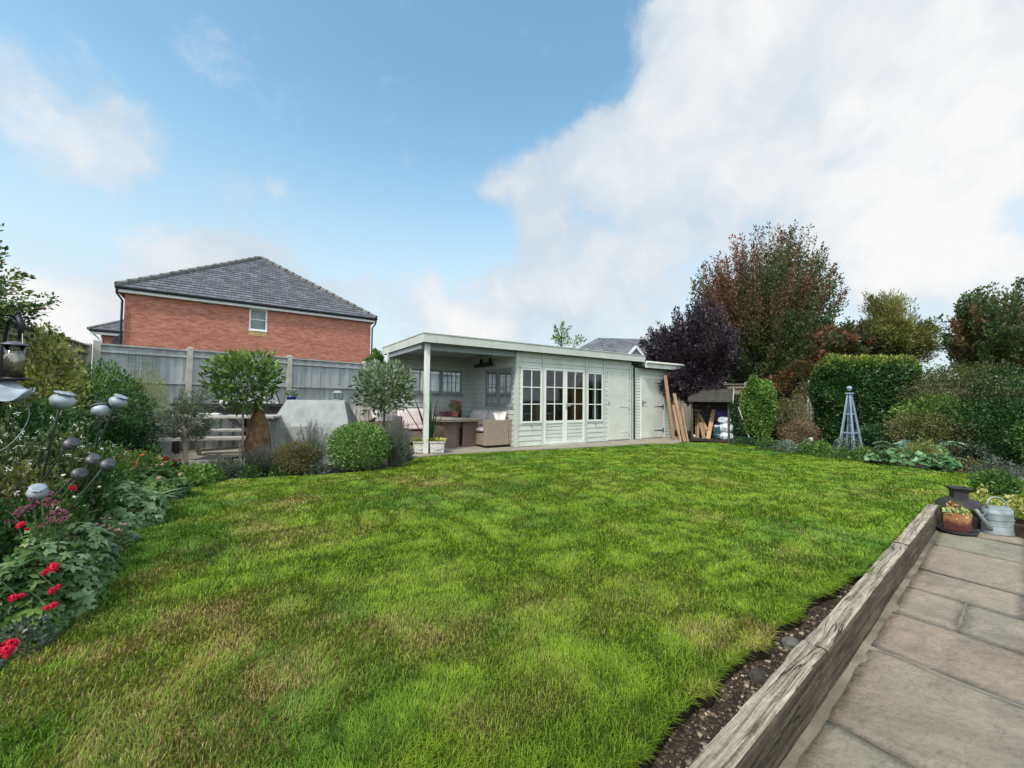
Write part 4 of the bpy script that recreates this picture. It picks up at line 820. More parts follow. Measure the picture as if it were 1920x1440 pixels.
cushion('back_cushion', M_cream, 'cream floral back cushion nearest the lawn on the right hand sofa', (-.17, .62, .60), R(90), .82, .46, .17, R(-72))
cushion('back_cushion', M_cream, 'cream back cushion further in on the right hand sofa', (-.17, 1.45, .60), R(90), .80, .46, .17, R(-72))
cushion('scatter_cushion', M_cream, 'small cream floral cushion lying against the front arm of the right hand sofa', (-.20, .36, .66), R(20), .34, .3, .12, R(60))
cushion('seat_cushion', M_pinkc, 'seat cushion on the sofa along the back wall', (-1.35, 1.74, .40), 0, 1.2, .56, .14)
cushion('back_cushion', M_cream, 'long cream back cushion against the veranda back wall', (-1.55, 2.0, .62), 0, .95, .46, .16, R(75))
cushion('scatter_cushion', M_plumc, 'plum coloured oblong cushion beside the geranium pot', (-.86, 1.62, .62), R(-6), .52, .34, .14, R(72))
cushion('scatter_cushion', simple('grey_pink_cushion', (.36, .30, .31), .9), 'grey pink cushion behind the plum oblong cushion', (-.74, 1.84, .64), R(-4), .6, .42, .14, R(78))
cushion('seat_cushion', simple('rose_cushion', (.50, .33, .31), .9), 'rose pink seat cushion on the left hand sofa', (-2.58, 1.35, .40), R(-10), .56, 1.25, .14)
cushion('back_cushion', M_cream, 'puffy cream cushion at the front end of the left hand sofa', (-2.62, .98, .62), R(25), .5, .46, .20, R(60))
cushion('back_cushion', M_cream, 'cream cushion at the rear of the left hand sofa', (-2.45, 1.62, .60), R(10), .5, .42, .18, R(62))
cushion('scatter_cushion', M_plumc, 'dark plum patterned cushion leaning on the left hand sofa', (-2.36, 1.15, .56), R(-20), .36, .34, .12, R(58))
cushion('scatter_cushion', simple('mauve_cushion', (.33, .22, .24), .9), 'mauve cushion leaning beside the dark plum patterned one', (-2.47, 1.08, .58), R(-12), .36, .36, .12, R(58))
# dining table
t = thing('rattan_table', (-1.02, .92, .031), 'square rattan dining table with a pale slatted top in the veranda', 'table')
M = yawM((-1.05, .98, .031), 0)
for i in range(7): pass
mb = MB()
for i in range(7): mb.box(-.5, .5, -.5+i*.143, -.5+i*.143+.138, .60, .632, M)
mb.build('tabletop', woodmat('greyed_table_top', (.30, .26, .22), (.44, .40, .35), 0, 1, .7, .2), t, bevel=.003)
pbox('leg_panel', M_wickd, t, M, .05, .42, -.38, -.33, .0, .598, bevel=.006); pbox('leg_panel', M_wickd, t, M, -.42, -.10, -.38, -.33, .0, .598, bevel=.006)
pbox('leg_panel', M_wickd, t, M, .37, .42, -.329, .38, .0, .598, bevel=.006); pbox('leg_panel', M_wickd, t, M, -.42, -.37, -.329, .38, .0, .598, bevel=.006)
pbox('pedestal', M_wick, t, M, -.18, .06, -.2, .2, .0, .598, bevel=.006); pbox('edge_frame', M_wick, t, M, -.49, .49, -.49, .49, .56, .5985)
def pot(name, loc, label, r, h, mat, flowers, leafm, n=500, lr=.12, flm=None, fl=40, cat='potted plant', group=None, sq=False, fr=.02, top=.1, soil=True):
    t = thing(name, loc, label, cat, group); x, y, z = loc; mb = MB()
    mb.lathe([(r*.72, 0), (r*.80, h*.3), (r*.95, h*.82), (r*1.08, h*.83), (r*1.08, h), (r*.92, h), (r*.88, h*.85), (.001, h*.84)], loc, 20); mb.build('pot', mat, t, True)
    p, d = shell((x, y, z+h+top), (lr, lr, lr*.9), n, 5, .2, .2, z+h*.8); leaves('foliage', leafm, t, p, d+np.array([0, 0, .4])+rng.normal(size=p.shape)*.5, lr*.35, .7)
    if flm is not None:
        m = MB()
        for k in range(fl):
            a = random.random()*6.28; q = random.random()**.5*lr; c = (x+math.cos(a)*q, y+math.sin(a)*q, z+h+top+lr*.75+random.uniform(-.5, .6)*lr*.5)
            for j in range(5):
                b = j*1.257+k; m.add([c, (c[0]+math.cos(b)*fr, c[1]+math.sin(b)*fr, c[2]+fr*.5), (c[0]+math.cos(b+.6)*fr*1.3, c[1]+math.sin(b+.6)*fr*1.3, c[2]+fr*.2), (c[0]+math.cos(b+1.2)*fr, c[1]+math.sin(b+1.2)*fr, c[2]+fr*.4)], [(0, 1, 2, 3)])
        m.build('flower', flm, t)
    return t
L_gen = leafmat('mid_green_leaves', [(.05, .11, .03), (.10, .19, .05), (.16, .26, .09)])
M_pinkfl = simple('coral_petals', (.65, .13, .12), .7, 0, .25, 30, 0)
pot('geranium_pot', (-1.0, 1.0, .665), 'terracotta pot of coral pink geraniums on the rattan table', .085, .14, M_terra, None, leafmat('reddish_green_leaves', [(.10, .10, .04), (.2, .22, .09), (.35, .2, .14)]), 260, .14, M_pinkfl, 46, top=.10)
mb = MB(); mb.lathe([(.05, 0), (.055, .17), (.05, .17), (.045, .01)], (-.84, 1.12, .665), 16); tag(mb.build('dark_jar', M_dark, None, True), 'small dark cylindrical jar beside the geranium pot', 'jar')
# planters and spear plant
for i, ((px, py), lb) in enumerate((((793, 850), 'white carved stone cube planter with yellow grass, left of the pair by the veranda post'), ((824, 850), 'white carved stone cube planter with yellow grass, right of the pair by the veranda post'))):
    p = P(px, py, .03); p.y += .10; p.z = .032; t = thing('stone_planter', p, lb, 'planter', 'pair of white stone planters'); M = yawM(p, R(-27)); s_ = .135
    mb = MB(); mb.hexa([M(-s_*.92, -s_*.92, 0), M(s_*.92, -s_*.92, 0), M(s_*.92, s_*.92, 0), M(-s_*.92, s_*.92, 0), M(-s_, -s_, .2), M(s_, -s_, .2), M(s_, s_, .2), M(-s_, s_, .2)])
    mb.build('body', M_stone, t, bevel=.008); mb = MB()
    for a, b in (((-1, -1), (1, -1)), ((1, -1), (1, 1)), ((1, 1), (-1, 1)), ((-1, 1), (-1, -1))): mb.beam(M(a[0]*s_*1.0, a[1]*s_*1.0, .215), M(b[0]*s_*1.0, b[1]*s_*1.0, .215), .035, .03)
    mb.build('rim', M_stone, t, bevel=.006); mb = MB()
    for fx in (0, 1):     # carved swag and rosette on the faces
        F = (lambda x, z, o: M(x, -s_*.98-o, z)) if fx == 0 else (lambda x, z, o: M(-s_*.98-o, x, z))
        for k in range(8): a = k*.785; mb.tube([F(.0, .10, .006), F(.035*math.cos(a), .10+.035*math.sin(a), .012)], .009, 5)
        for sg in (-1, 1): mb.tube([F(sg*(.045+.05*math.sin(u*1.5)), .05+.11*u, .006) for u in (0, .33, .66, 1)], [.006, .010, .009, .005], 5)
        mb.tube([F(-.1, .035, .004), F(0, .022, .008), F(.1, .035, .004)], .007, 5)
    mb.build('carving', M_stone, t); mb = MB(); mb.box(-s_*.85, s_*.85, -s_*.85, s_*.85, .17, .195, M); mb.build('soil', M_soil, t)
    n = 190; B = np.array([M(random.uniform(-.8, .8)*s_, random.uniform(-.8, .8)*s_, .19) for _ in range(n)]); D = B-np.array(M(0, 0, -.02)); blades('grass_tuft', leafmat('gold_grass', [(.25, .28, .04), (.45, .42, .08), (.55, .5, .2)]) if 'gold_grass' not in MATS else MATS['gold_grass'], t, B, D*[1, 1, 1.2], .17, .011, .9)
p = P(799, 842, .03); t = thing('spear_plant', (-2.0, -.12, .03), 'tall dark green sword leaved plant in front of the veranda post', 'potted plant')
mb = MB(); mb.lathe([(.08, 0), (.11, .16), (.115, .16), (.10, .14), (.001, .13)], (-1.94, .16, .032), 16); mb.build('pot', M_dark, t, True)
B = np.array([[-1.94, .16, .12]]*7)+rng.normal(size=(7, 3))*.02; D = np.array([[-.52, .02, .95], [-.30, -.1, 1], [-.06, 0, 1], [.03, .05, 1], [.10, 0, 1], [.36, -.05, .9], [.2, .1, 1]])
blades('leaf', leafmat('sword_leaves', [(.02, .07, .03), (.05, .13, .06)]), t, B, D, np.array([1.5, 1.2, 1.1, 1.3, 1.1, 1.0, .8]), .06, .16, 6)
# picnic table ------------------------------------------------------------
c = (-5.36, 1.12, -.018); YA = R(-16.5); M = yawM(c, YA)
t = thing('picnic_table', c, 'long silver grey wooden picnic table with attached plank benches', 'picnic table')
mb = MB()
for i in range(5): mb.box(-.90, .90, -.36+i*.146, -.36+i*.146+.138, .735, .775, M)
mb.build('tabletop', M_oldwood, t, bevel=.005)
for sg in (-1, 1):
    mb = MB()
    for i in range(2): y = sg*(.78+i*.155); mb.box(-.92, .92, y-.07, y+.07, .44, .48, M)
    mb.build('bench_seat', M_oldwood, t, bevel=.005)
for x in (-.62, .62):
    for sg in (-1, 1): mb = MB(); mb.beam(M(x, sg*.25, .73), M(x, sg*.92, 0), .10, .045, upv=(1, 0, 0)); mb.build('leg', M_oldwoodz, t, bevel=.004)
    mb = MB(); mb.box(x+.05, x+.095, -.93, .93, .36, .438, M); mb.build('crossbeam', M_oldwood, t, bevel=.004); mb = MB(); mb.box(x+.05, x+.095, -.34, .34, .66, .734, M); mb.build('crossbeam', M_oldwood, t, bevel=.004)
    mb = MB(); mb.beam(M(x*.9, 0, .40), M(x*.25, 0, .72), .07, .045); mb.build('brace', M_oldwood, t)
mb = MB(); mb.box(-.85, .85, -.93, -.86, .08, .14, M); mb.build('foot_rail', M_oldwood, t, bevel=.004)
# narrow console behind it
c2 = CR+BD*(isect(455)-.0); nrm = Vector((BD.y, -BD.x, 0)); c2 = c2+nrm*.42; M = lambda x, y, z: tuple(Vector((c2.x, c2.y, -.018))+BD*x+nrm*(-y)+Vector((0, 0, z)))
t = thing('console_table', (c2.x, c2.y, -.018), 'dark stained outdoor side table standing against the grey fence', 'table')
pbox('tabletop', M_darkwood, t, M, -1.25, 1.25, -.22, .22, .90, .945); pbox('apron', M_darkwood, t, M, -1.2, 1.2, -.2, -.16, .74, .895); pbox('shelf', M_darkwood, t, M, -1.15, 1.15, -.2, .2, .38, .41)
for x in (-1.2, -.02, 1.12):
    for y in (-.2, .13): pbox('leg', M_darkwood, t, M, x, x+.07, y, y+.07, 0, .738)
# arched mirror on console
ax = isect(478)-isect(455); t = thing('arched_mirror', M(ax, .1, .945), 'semicircular framed garden mirror on the dark side table', 'mirror'); mb = MB(); pts = [M(ax+.42*math.cos(a), .12+.05*math.sin(a), .955+.42*math.sin(a)) for a in [math.pi*i/20 for i in range(21)]]
mb.tube(pts+[M(ax-.42, .12, .96)], .013, 6); mb.build('frame', M_dark, t, True); mb = MB(); mb.add(pts, [tuple(range(21))]); mb.build('glass', simple('dull_mirror', (.32, .34, .33), .35, .3, .15, 5), t)
pbox('base', M_white, t, M, ax-.40, ax+.40, .06, .15, .946, .975)
q = isect(535)-isect(455); pp = M(q, -.02, .946)
pot('blue_pot', pp, 'cobalt blue glazed pot with a small white flowering plant on the side table', .10, .17, M_blue, None, L_gen, 110, .12, M_white, 7, top=.04, fr=.03)
# glass cups on a dark stem on the picnic table
p = W(422, 775, 7.0); z0 = .757; t = thing('candle_stand', (p.x, p.y, z0), 'white twin tulip candle cups on a dark stem on the picnic table', 'candle holder')
mb = MB(); mb.lathe([(.06, 0), (.02, .012), (.008, .03), (.008, .16), (.02, .17)], (p.x, p.y, z0), 12); mb.build('stand', M_dark, t, True)
for sg in (-1, 1):
    mb = MB(); cc = Vector((p.x, p.y, z0+.15))+_r*.045*sg; mb.tube([(p.x, p.y, z0+.12), tuple(cc)], .006, 5); mb.lathe([(.012, 0), (.04, .03), (.052, .08), (.048, .13), (.03, .17), (.001, .17)], cc, 14); mb.build('cup', M_white, t, True)
p = W(385, 779, 6.9); t = tag(MB().box(-.22, .22, -.06, .06, 0, .035, yawM((p.x, p.y, .758), YA)).build('white_tray', M_white, None, bevel=.01), 'shallow white tray at the middle of the picnic table', 'tray')
# cockerel ornament on the near bench
p = W(303, 812, 6.0); z0 = .462; M0 = yawM((p.x, p.y, z0), R(-30)); t = thing('cockerel_ornament', (p.x, p.y, z0), 'dark metal cockerel ornament with a red comb on the near picnic bench', 'ornament')
mb = MB(); mb.tube([M0(.13, 0, .20), M0(.09, 0, .14), M0(.0, 0, .12), M0(-.06, 0, .15), M0(-.085, 0, .22), M0(-.09, 0, .26)], [.012, .05, .085, .06, .032, .026], 12)
for k in range(5): mb.tube([M0(.07, 0, .15), M0(.14+.01*k, .012*(k-2), .22), M0(.17+.02*k, .02*(k-2), .17-.02*k)], [.02, .014, .004], 5)
mb.tube([M0(-.11, 0, .26), M0(-.14, 0, .25)], [.012, .003], 5); mb.build('body', simple('dark_green_metal', (.03, .045, .04), .5, .3), t, True)
mb = MB(); mb.tube([M0(-.115, 0, .285), M0(-.09, 0, .31), M0(-.065, 0, .28)], [.008, .016, .008], 6); mb.tube([M0(-.11, 0, .25), M0(-.112, 0, .215)], [.012, .006], 6); mb.build('comb', simple('red_enamel', (.45, .03, .02), .5), t, True)
for s_ in (-1, 1): mb = MB(); mb.tube([M0(0, s_*.03, .06), M0(0, s_*.035, .004)], .006, 5); mb.tube([M0(-.04, s_*.04, .004), M0(.02, s_*.035, .004)], .005, 4); mb.build('leg', simple('yellow_leg', (.4, .3, .12), .6) if 'yellow_leg' not in MATS else MATS['yellow_leg'], t)
# sackcloth wrapped cone
p = P(484, 868, -.02); z = -.02; ctr = W(484, 800, 6.05); c = (ctr.x, ctr.y, -.02); t = thing('wrapped_parasol', c, 'brown sackcloth wrapped cone tied at the neck beside the bay tree', 'wrapped plant')
mb = MB(); pr = [(.12, .0), (.15, .12), (.162, .28), (.155, .44), (.138, .58), (.115, .70), (.085, .82), (.05, .92), (.03, .97), (.042, 1.01), (.058, 1.06), (.04, 1.08), (.001, 1.08)]; n = 30; vs = []
for k, (r_, z_) in enumerate(pr):
    for j in range(n): a = 2*math.pi*j/n; rr = r_*(1+.10*math.sin(a*5+z_*5)+.06*math.sin(a*11-z_*9)); vs.append((c[0]+rr*math.cos(a), c[1]+rr*math.sin(a), c[2]+z_))
mb.add(vs, [(i*n+j, i*n+(j+1) % n, (i+1)*n+(j+1) % n, (i+1)*n+j) for i in range(len(pr)-1) for j in range(n)]); mb.build('sackcloth', M_sack, t, True)
mb = MB(); mb.tube([(c[0]+.034*math.cos(a), c[1]+.034*math.sin(a), c[2]+.97+.004*math.sin(3*a)) for a in [i*.35 for i in range(19)]], .008, 5); mb.build('tie', M_dark, t)
# covered barbecue
c = W(594, 800, 7.55); c = (c.x, c.y, -.02); yA = R(-31); M = yawM(c, yA); rows = [(.70, .34, .0), (.71, .35, .30), (.71, .35, .58), (.66, .27, .70), (.53, .07, 1.04), (.51, .05, 1.055)]; n = 40; vs = []
for (a, b, z_) in rows:
    for j in range(n):
        s_ = j/n*4; k = int(s_); f_ = s_-k; X, Y = [(-1+2*f_, -1), (1, -1+2*f_), (1-2*f_, 1), (-1, 1-2*f_)][k]; w_ = max(0, .7-z_)*.10*math.sin(j*1.9+1.5*math.sin(j*.6))+.022*math.sin(j*.9+z_*7)
        vs.append(M(X*a*(1+w_), Y*b*(1+w_*2), z_+(.012*math.sin(j*.7) if z_ == 0 else (.02*math.sin(X*5) if z_ > .6 and z_ < .8 else 0))))
mb = MB(); mb.add(vs, [(i*n+j, i*n+(j+1) % n, (i+1)*n+(j+1) % n, (i+1)*n+j) for i in range(len(rows)-1) for j in range(n)]+[tuple(range((len(rows)-1)*n, len(rows)*n))])
o = mb.build('barbecue_cover', M_cover, None, False, .012); m_ = o.modifiers.new('s', 'SUBSURF'); m_.levels = m_.render_levels = 1; tag(o, 'grey canvas cover pulled over a wide barbecue with a narrow ridge', 'barbecue cover')
# little glass lantern above it, on a post stand behind
c = W(634, 742, 8.0); t = thing('glass_lantern', (c.x, c.y, -.02), 'small clear glass lantern on a thin stand behind the canvas cover', 'lantern'); M = yawM((c.x, c.y, c.z-.09), yA)
mb = MB(); mb.tube([(c.x, c.y, -.02), (c.x, c.y, c.z-.09)], .012, 6); mb.lathe([(.12, 0), (.12, .015), (.02, .02)], (c.x, c.y, -.02), 12); mb.build('stand', M_oldwoodz, t)
pbox('base', M_galv, t, M, -.075, .075, -.075, .075, 0, .018); pbox('glass_body', M_pglass, t, M, -.068, .068, -.068, .068, .019, .14)
for x in (-1, 1):
    for y in (-1, 1): pbox('upright', M_galv, t, M, x*.072-.005, x*.072+.005, y*.072-.005, y*.072+.005, .019, .145)
mb = MB(); mb.hexa([M(-.085, -.085, .146), M(.085, -.085, .146), M(.085, .085, .146), M(-.085, .085, .146), M(-.04, -.04, .19), M(.04, -.04, .19), M(.04, .04, .19), M(-.04, .04, .19)]); mb.build('lid', M_galv, t)
# garden bench
c = W(650, 800, 8.5); c = (c.x, c.y, -.02); M = yawM(c, R(-22)); t = thing('garden_bench', c, 'silver grey slatted garden bench half hidden behind the canvas cover', 'bench')
mb = MB()
for i in range(5): mb.box(-.60, .60, -.25+i*.1, -.25+i*.1+.085, .42, .445, M)
mb.build('seat', M_oldwood, t, bevel=.003); mb = MB()
for i in range(13): x = -.55+i*.0875; mb.hexa([M(x, .25, .50), M(x+.055, .25, .50), M(x+.055, .27, .50), M(x, .27, .50), M(x, .31, .86), M(x+.055, .31, .86), M(x+.055, .33, .86), M(x, .33, .86)])
mb.beam(M(-.60, .33, .89), M(.60, .33, .89), .03, .08); mb.beam(M(-.60, .255, .49), M(.60, .255, .49), .03, .05); mb.build('backrest', M_oldwoodz, t, bevel=.003)
for sg in (-1, 1):
    mb = MB(); mb.beam(M(sg*.63, .25, 0), M(sg*.63, .35, .97), .06, .06, upv=(0, 1, 0)); mb.build('leg', M_oldwoodz, t); mb = MB(); mb.box(sg*.63-.03, sg*.63+.03, -.26, -.20, 0, .62, M); mb.build('leg', M_oldwoodz, t); mb = MB(); mb.box(sg*.63-.035, sg*.63+.035, -.28, .27, .621, .65, M); mb.build('armrest', M_oldwood, t, bevel=.003)
# terracotta bowl with a bird on a pedestal
c = W(683, 815, 7.2); c = (c.x, c.y, -.02); t = thing('terracotta_bird_bath', c, 'brown terracotta bowl on a pedestal behind the clipped round shrub', 'bird bath'); mb = MB()
mb.lathe([(.13, 0), (.07, .04), (.05, .3), (.07, .50), (.001, .50)], c, 16); mb.build('pedestal', M_terra, t, True); mb = MB(); mb.lathe([(.06, .50), (.19, .57), (.22, .62), (.20, .62), (.10, .575), (.001, .57)], c, 24); mb.build('bowl', M_terra, t, True)
c3 = (c[0]+.13, c[1]-.02, .60+.02); mb = MB(); B0 = yawM(c3, R(-30)); mb.tube([B0(-.08, 0, .03), B0(-.03, 0, .05), B0(.02, 0, .07), B0(.05, 0, .10), B0(.075, 0, .095)], [.006, .025, .034, .022, .003], 10); mb.tube([B0(0, .01, .05), B0(0, .01, 0)], .003, 4); mb.tube([B0(.0, -.01, .05), B0(.0, -.01, 0)], .003, 4); tag(mb.build('bird_ornament', M_dark, None, True), 'small dark metal bird perched on the rim of the terracotta bowl', 'ornament')
# solar stake lantern
p = W(433, 874, 5.45); t = thing('stake_lantern', (p.x, p.y, 0), 'small black lantern on a ground spike among the lavender', 'lantern'); M = yawM((p.x, p.y, 0), R(-35)); zt = W(433, 853, 5.45).z; s_ = .045
mb = MB(); mb.tube([M(0, 0, -.06), M(0, 0, zt-.22)], .012, 6); mb.build('spike', M_dark, t); pbox('base', M_dark, t, M, -s_, s_, -s_, s_, zt-.225, zt-.205); pbox('glass_body', M_pglass, t, M, -s_*.8, s_*.8, -s_*.8, s_*.8, zt-.204, zt-.055)
for x in (-1, 1):
    for y in (-1, 1): mb = MB(); mb.beam(M(x*s_*.8, y*s_*.8, zt-.204), M(x*s_, y*s_, zt-.052), .012, .012); mb.build('frame', M_dark, t)
pbox('lid', M_dark, t, M, -s_*1.3, s_*1.3, -s_*1.3, s_*1.3, zt-.052, zt-.028)
# ------------------------------------------------------------------ log store (open tool shed) in the far corner, open towards the garden
A0, A1 = P(1297, 826, 0), P(1368, 830, 0); A0 = Vector((A0.x, A0.y, 0)); A1 = Vector((A1.x, A1.y, 0)); ex_ = (A1-A0); SWd = ex_.length; ex_.normalize(); ey_ = Vector((-ex_.y, ex_.x, 0)); SD_ = .62; print('store width', SWd)
M = lambda x, y, z: tuple(A0+ex_*x+ey_*y+Vector((0, 0, z)))
t = thing('log_store', A0, 'old brown open fronted wooden store with a felted pent roof in the corner', 'log store')
hF, hB = 1.10, 1.36
def sboards(nm, fn, z1a, z1b, n=10):
    mb = MB()
    for i in range(n):
        a, b = i/n, (i+1)/n-.006; mb.hexa([fn(0, 0, .05+(z1a-.05)*a), fn(1, 0, .05+(z1b-.05)*a), fn(1, 1.3, .05+(z1b-.05)*a), fn(0, 1.3, .05+(z1a-.05)*a), fn(0, 0, .05+(z1a-.05)*b), fn(1, 0, .05+(z1b-.05)*b), fn(1, .7, .05+(z1b-.05)*b), fn(0, .7, .05+(z1a-.05)*b)])
    return mb.build(nm, M_shedwood, t)
sboards('side_wall', lambda u, o, z: M(SWd+.012*o, SD_*u, z), hF, hB); sboards('side_wall', lambda u, o, z: M(-.012*o, SD_*u, z), hF, hB); sboards('back_wall', lambda u, o, z: M(SWd*u, SD_+.012*o, z), hB, hB)
for x in (0, SWd-.04): pbox('post', M_shedwood, t, M, x, x+.04, -.01, .03, .0, hF)
pbox('floor', M_shedwood, t, M, .002, SWd-.002, -.03, SD_, .02, .06); pbox('sill_board', M_darkwood, t, M, -.01, SWd+.01, -.055, -.031, .0, .07)
mb = MB()
for i in range(6): a, b = i/6, (i+1)/6; mb.hexa([M(-.08, -.14+(SD_+.2)*a, hF+.01+(hB-hF+.07)*a), M(SWd+.08, -.14+(SD_+.2)*a, hF+.01+(hB-hF+.07)*a), M(SWd+.08, -.14+(SD_+.2)*b, hF+.01+(hB-hF+.07)*b), M(-.08, -.14+(SD_+.2)*b, hF+.01+(hB-hF+.07)*b), M(-.08, -.14+(SD_+.2)*a, hF+.04+(hB-hF+.07)*a), M(SWd+.08, -.14+(SD_+.2)*a, hF+.04+(hB-hF+.07)*a), M(SWd+.08, -.14+(SD_+.2)*b, hF+.025+(hB-hF+.07)*b), M(-.08, -.14+(SD_+.2)*b, hF+.025+(hB-hF+.07)*b)])
rf = mb.build('roof', simple('mossy_felt', (.055, .05, .042), .95, 0, .4, 9, .8, 60, (.09, .10, .04)), t)
mb = MB(); mb.beam(M(SWd+.095, -.15, hF-.01), M(SWd+.095, SD_+.08, hB+.06), .022, .09); mb.build('bargeboard', M_oldwood, rf); mb = MB(); mb.beam(M(-.08, -.155, hF+.01), M(SWd+.08, -.155, hF+.01), .02, .06); mb.build('fascia', M_shedwood, rf)
def board(name, a, b, w, th, mat, label, group='timber offcuts kept at the store', up=(0, 1, 0)): m = MB(); m.beam(a, b, w, th, upv=up); return tag(m.build(name, mat, None, bevel=.003), label, 'plank', group)
yv = tuple(ey_)
board('plank', M(.40, .10, .063), M(.52, .50, .86), .105, .03, M_plank, 'broad pale yellow plank standing upright in the middle of the open store', up=yv)
board('plank', M(.14, .20, .063), M(.12, .56, .80), .06, .03, M_plank2, 'narrow orange brown board at the left inside the store', up=yv)
board('plank', M(.08, .30, .063), M(.05, .57, .78), .03, .03, M_plank2, 'thin batten furthest left inside the store', up=yv)
board('plank', M(.30, .14, .063), M(.20, .30, .50), .09, .025, M_plank2, 'short rough orange offcut leaning left behind the broad pale plank', up=yv)
board('plank', M(.36, .30, .30), M(.16, .50, .70), .07, .03, M_plank, 'yellow offcut leaning diagonally inside the store', up=yv)
board('plank', M(.36, .26, .20), M(.16, .44, .50), .06, .03, M_plank2, 'brown offcut lying diagonally below the yellow one in the store', up=yv)
mb = MB(); mb.lathe([(.001, 0), (.04, .012), (.055, .055), (.04, .098), (.001, .11)], M(.045, .08, .061), 14); tag(mb.build('ball', simple('old_ball', (.42, .42, .30), .7, 0, .2, 20), None, True), 'dull white ball on the floor of the store, at its left corner', 'ball')
pbox('crate', simple('violet_plastic', (.03, .02, .16), .5), None, M, .56, .92, .42, .6, .061, .84, bevel=.02); tag(bpy.context.scene.collection.objects[-1] if False else [o for o in bpy.data.objects if o.name == 'crate'][0], 'deep violet plastic crate at the back of the store', 'crate')
def bag(name, cc, sx, sy, sz, mat, label, seed, tilt=0):
    bm = bmesh.new(); bmesh.ops.create_icosphere(bm, subdivisions=4, radius=1); V = np.array([v.co[:] for v in bm.verts]); V = np.sign(V)*np.abs(V)**.7; l = lump(unit(V), seed, 4.)+.5*lump(unit(V), seed+9, 9.); V = V*(1+.10*l[:, None])*np.array([sx, sy, sz])
    for v, q in zip(bm.verts, V): v.co = M(q[0]+cc[0], q[1]+cc[1], q[2]+cc[2])
    me = bpy.data.meshes.new(name); bm.to_mesh(me); bm.free(); me.polygons.foreach_set('use_smooth', [True]*len(me.polygons)); return tag(link(name, me, mat, None), label, 'bag', 'sacks heaped in the open store')
tb = MT('printed_plastic'); tb.col(tb.ramp(tb.noise(9, 5, .7), [(.40, (.05, .16, .17)), (.50, (.62, .66, .68)), (.63, (.70, .72, .74)), (.68, (.45, .08, .12))])).set(.35).bump(tb.noise(16, 5), .8, .02)
tg = MT('dark_green_plastic'); tg.col(tg.ramp(tg.noise(1, 3, .5, tg.map((3, 3, 22))), [(.45, (.015, .05, .06)), (.55, (.03, .09, .10)), (.62, (.45, .5, .5))])).set(.35).bump(tg.noise(20, 4), .6, .01)
bag('compost_sack', (.62, .12, .26), .095, .10, .21, tg.m, 'dark green printed sack standing at the front of the store', 3)
bag('compost_sack', (.84, .16, .16), .17, .15, .11, tb.m, 'white printed sack at the bottom right of the store', 5)
bag('compost_sack', (.83, .18, .38), .17, .15, .12, tb.m, 'white printed sack in the middle of the heap in the store', 7)
bag('compost_sack', (.80, .24, .58), .16, .14, .10, simple('clear_crumpled_plastic', (.55, .57, .6), .3, 0, .2, 20, .8, 30), 'crumpled translucent white sack on top of the heap in the store', 9)
a, b = P(1393, 822, 0), W(1376, 741, 11.1); mb = MB(); a = Vector(M(SWd+.50, .12, .0)); b = Vector(M(SWd+.125, .10, 1.22)); md = a.lerp(b, .78)
t = thing('broom', a, 'long pale handled tool with a black grip leaning on the right side of the store', 'garden tool'); mb.tube([a, md], .014, 8); mb.build('handle', simple('pale_handle', (.55, .52, .45), .6), t); mb = MB(); mb.tube([md, b], .018, 8); mb.build('grip', M_dark, t); mb = MB(); mb.tube([a+Vector((0, 0, .10)), a+Vector((0, 0, -.0))], [.02, .03], 6); mb.build('head', M_zincd, t)
# planks leaning on the garden store
def lean(px0, py0, px1, py1, d0, d1, w, mat, lb, nm='timber_plank'): a = W(px0, py0, d0); b = W(px1, py1, d1); a.z = 0; return board(nm, a, b, w, .045, mat, lb, 'long timbers leaning beside the garden store', up=tuple(_f))
lean(1263, 821, 1247, 704, 10.9, 11.25, .085, M_plank2, 'tall orange plank leaning against the right end of the garden store')
lean(1284, 822, 1264, 738, 10.8, 11.2, .085, M_plank2, 'shorter split brown plank leaning under the purple leaved tree')
lean(1276, 823, 1262, 760, 10.95, 11.3, .05, M_plank, 'narrow timber between the two leaning planks')
lean(1290, 827, 1278, 765, 10.6, 11.2, .035, M_plank2, 'thin ragged batten nearest the open store')
# ------------------------------------------------------------------ obelisk
a = P(1567, 843, -.04); b = P(1617, 846, -.04); ctr = (a+b)/2-_f*.55-_r*.42; ctr.z = -.04; hh = W(1590, 733, (ctr-CAM).dot(_f)).z; wdt = (b-a).length/2/1.5; print('obelisk', hh, wdt); M = yawM(ctr, R(-12))
t = thing('obelisk', ctr, 'grey blue painted wooden garden obelisk with a ball finial in front of the hedge', 'obelisk'); M_ob = simple('grey_blue_paint', (.25, .32, .41), .6, 0, .15, 20)
cs = [(-1, -1), (1, -1), (1, 1), (-1, 1)]; ft = .14; w = wdt
for x, y in cs: mb = MB(); mb.beam(M(x*w, y*w, 0), M(x*w*ft, y*w*ft, hh-.03), .027, .027, upv=(0, 1, 0)); mb.build('leg', M_ob, t)
for z in (.46, .88):
    f_ = 1-(1-ft)*z/(hh-.03)
    for k in range(4): mb = MB(); mb.beam(M(cs[k][0]*w*f_, cs[k][1]*w*f_, z), M(cs[(k+1) % 4][0]*w*f_, cs[(k+1) % 4][1]*w*f_, z), .018, .024); mb.build('rail', M_ob, t)
for k in range(4):
    for u in (-.35, .35):
        p0 = Vector(M(*[((cs[k][i]+cs[(k+1) % 4][i])/2+u*(cs[(k+1) % 4][i]-cs[k][i])/1)*w*.95 for i in (0, 1)], .1)); p1 = Vector(M(*[((cs[k][i]+cs[(k+1) % 4][i])/2+u*(cs[(k+1) % 4][i]-cs[k][i]))*w*ft for i in (0, 1)], hh-.08)); mb = MB(); mb.beam(p0, p1, .008, .008); mb.build('slat', M_ob, t)
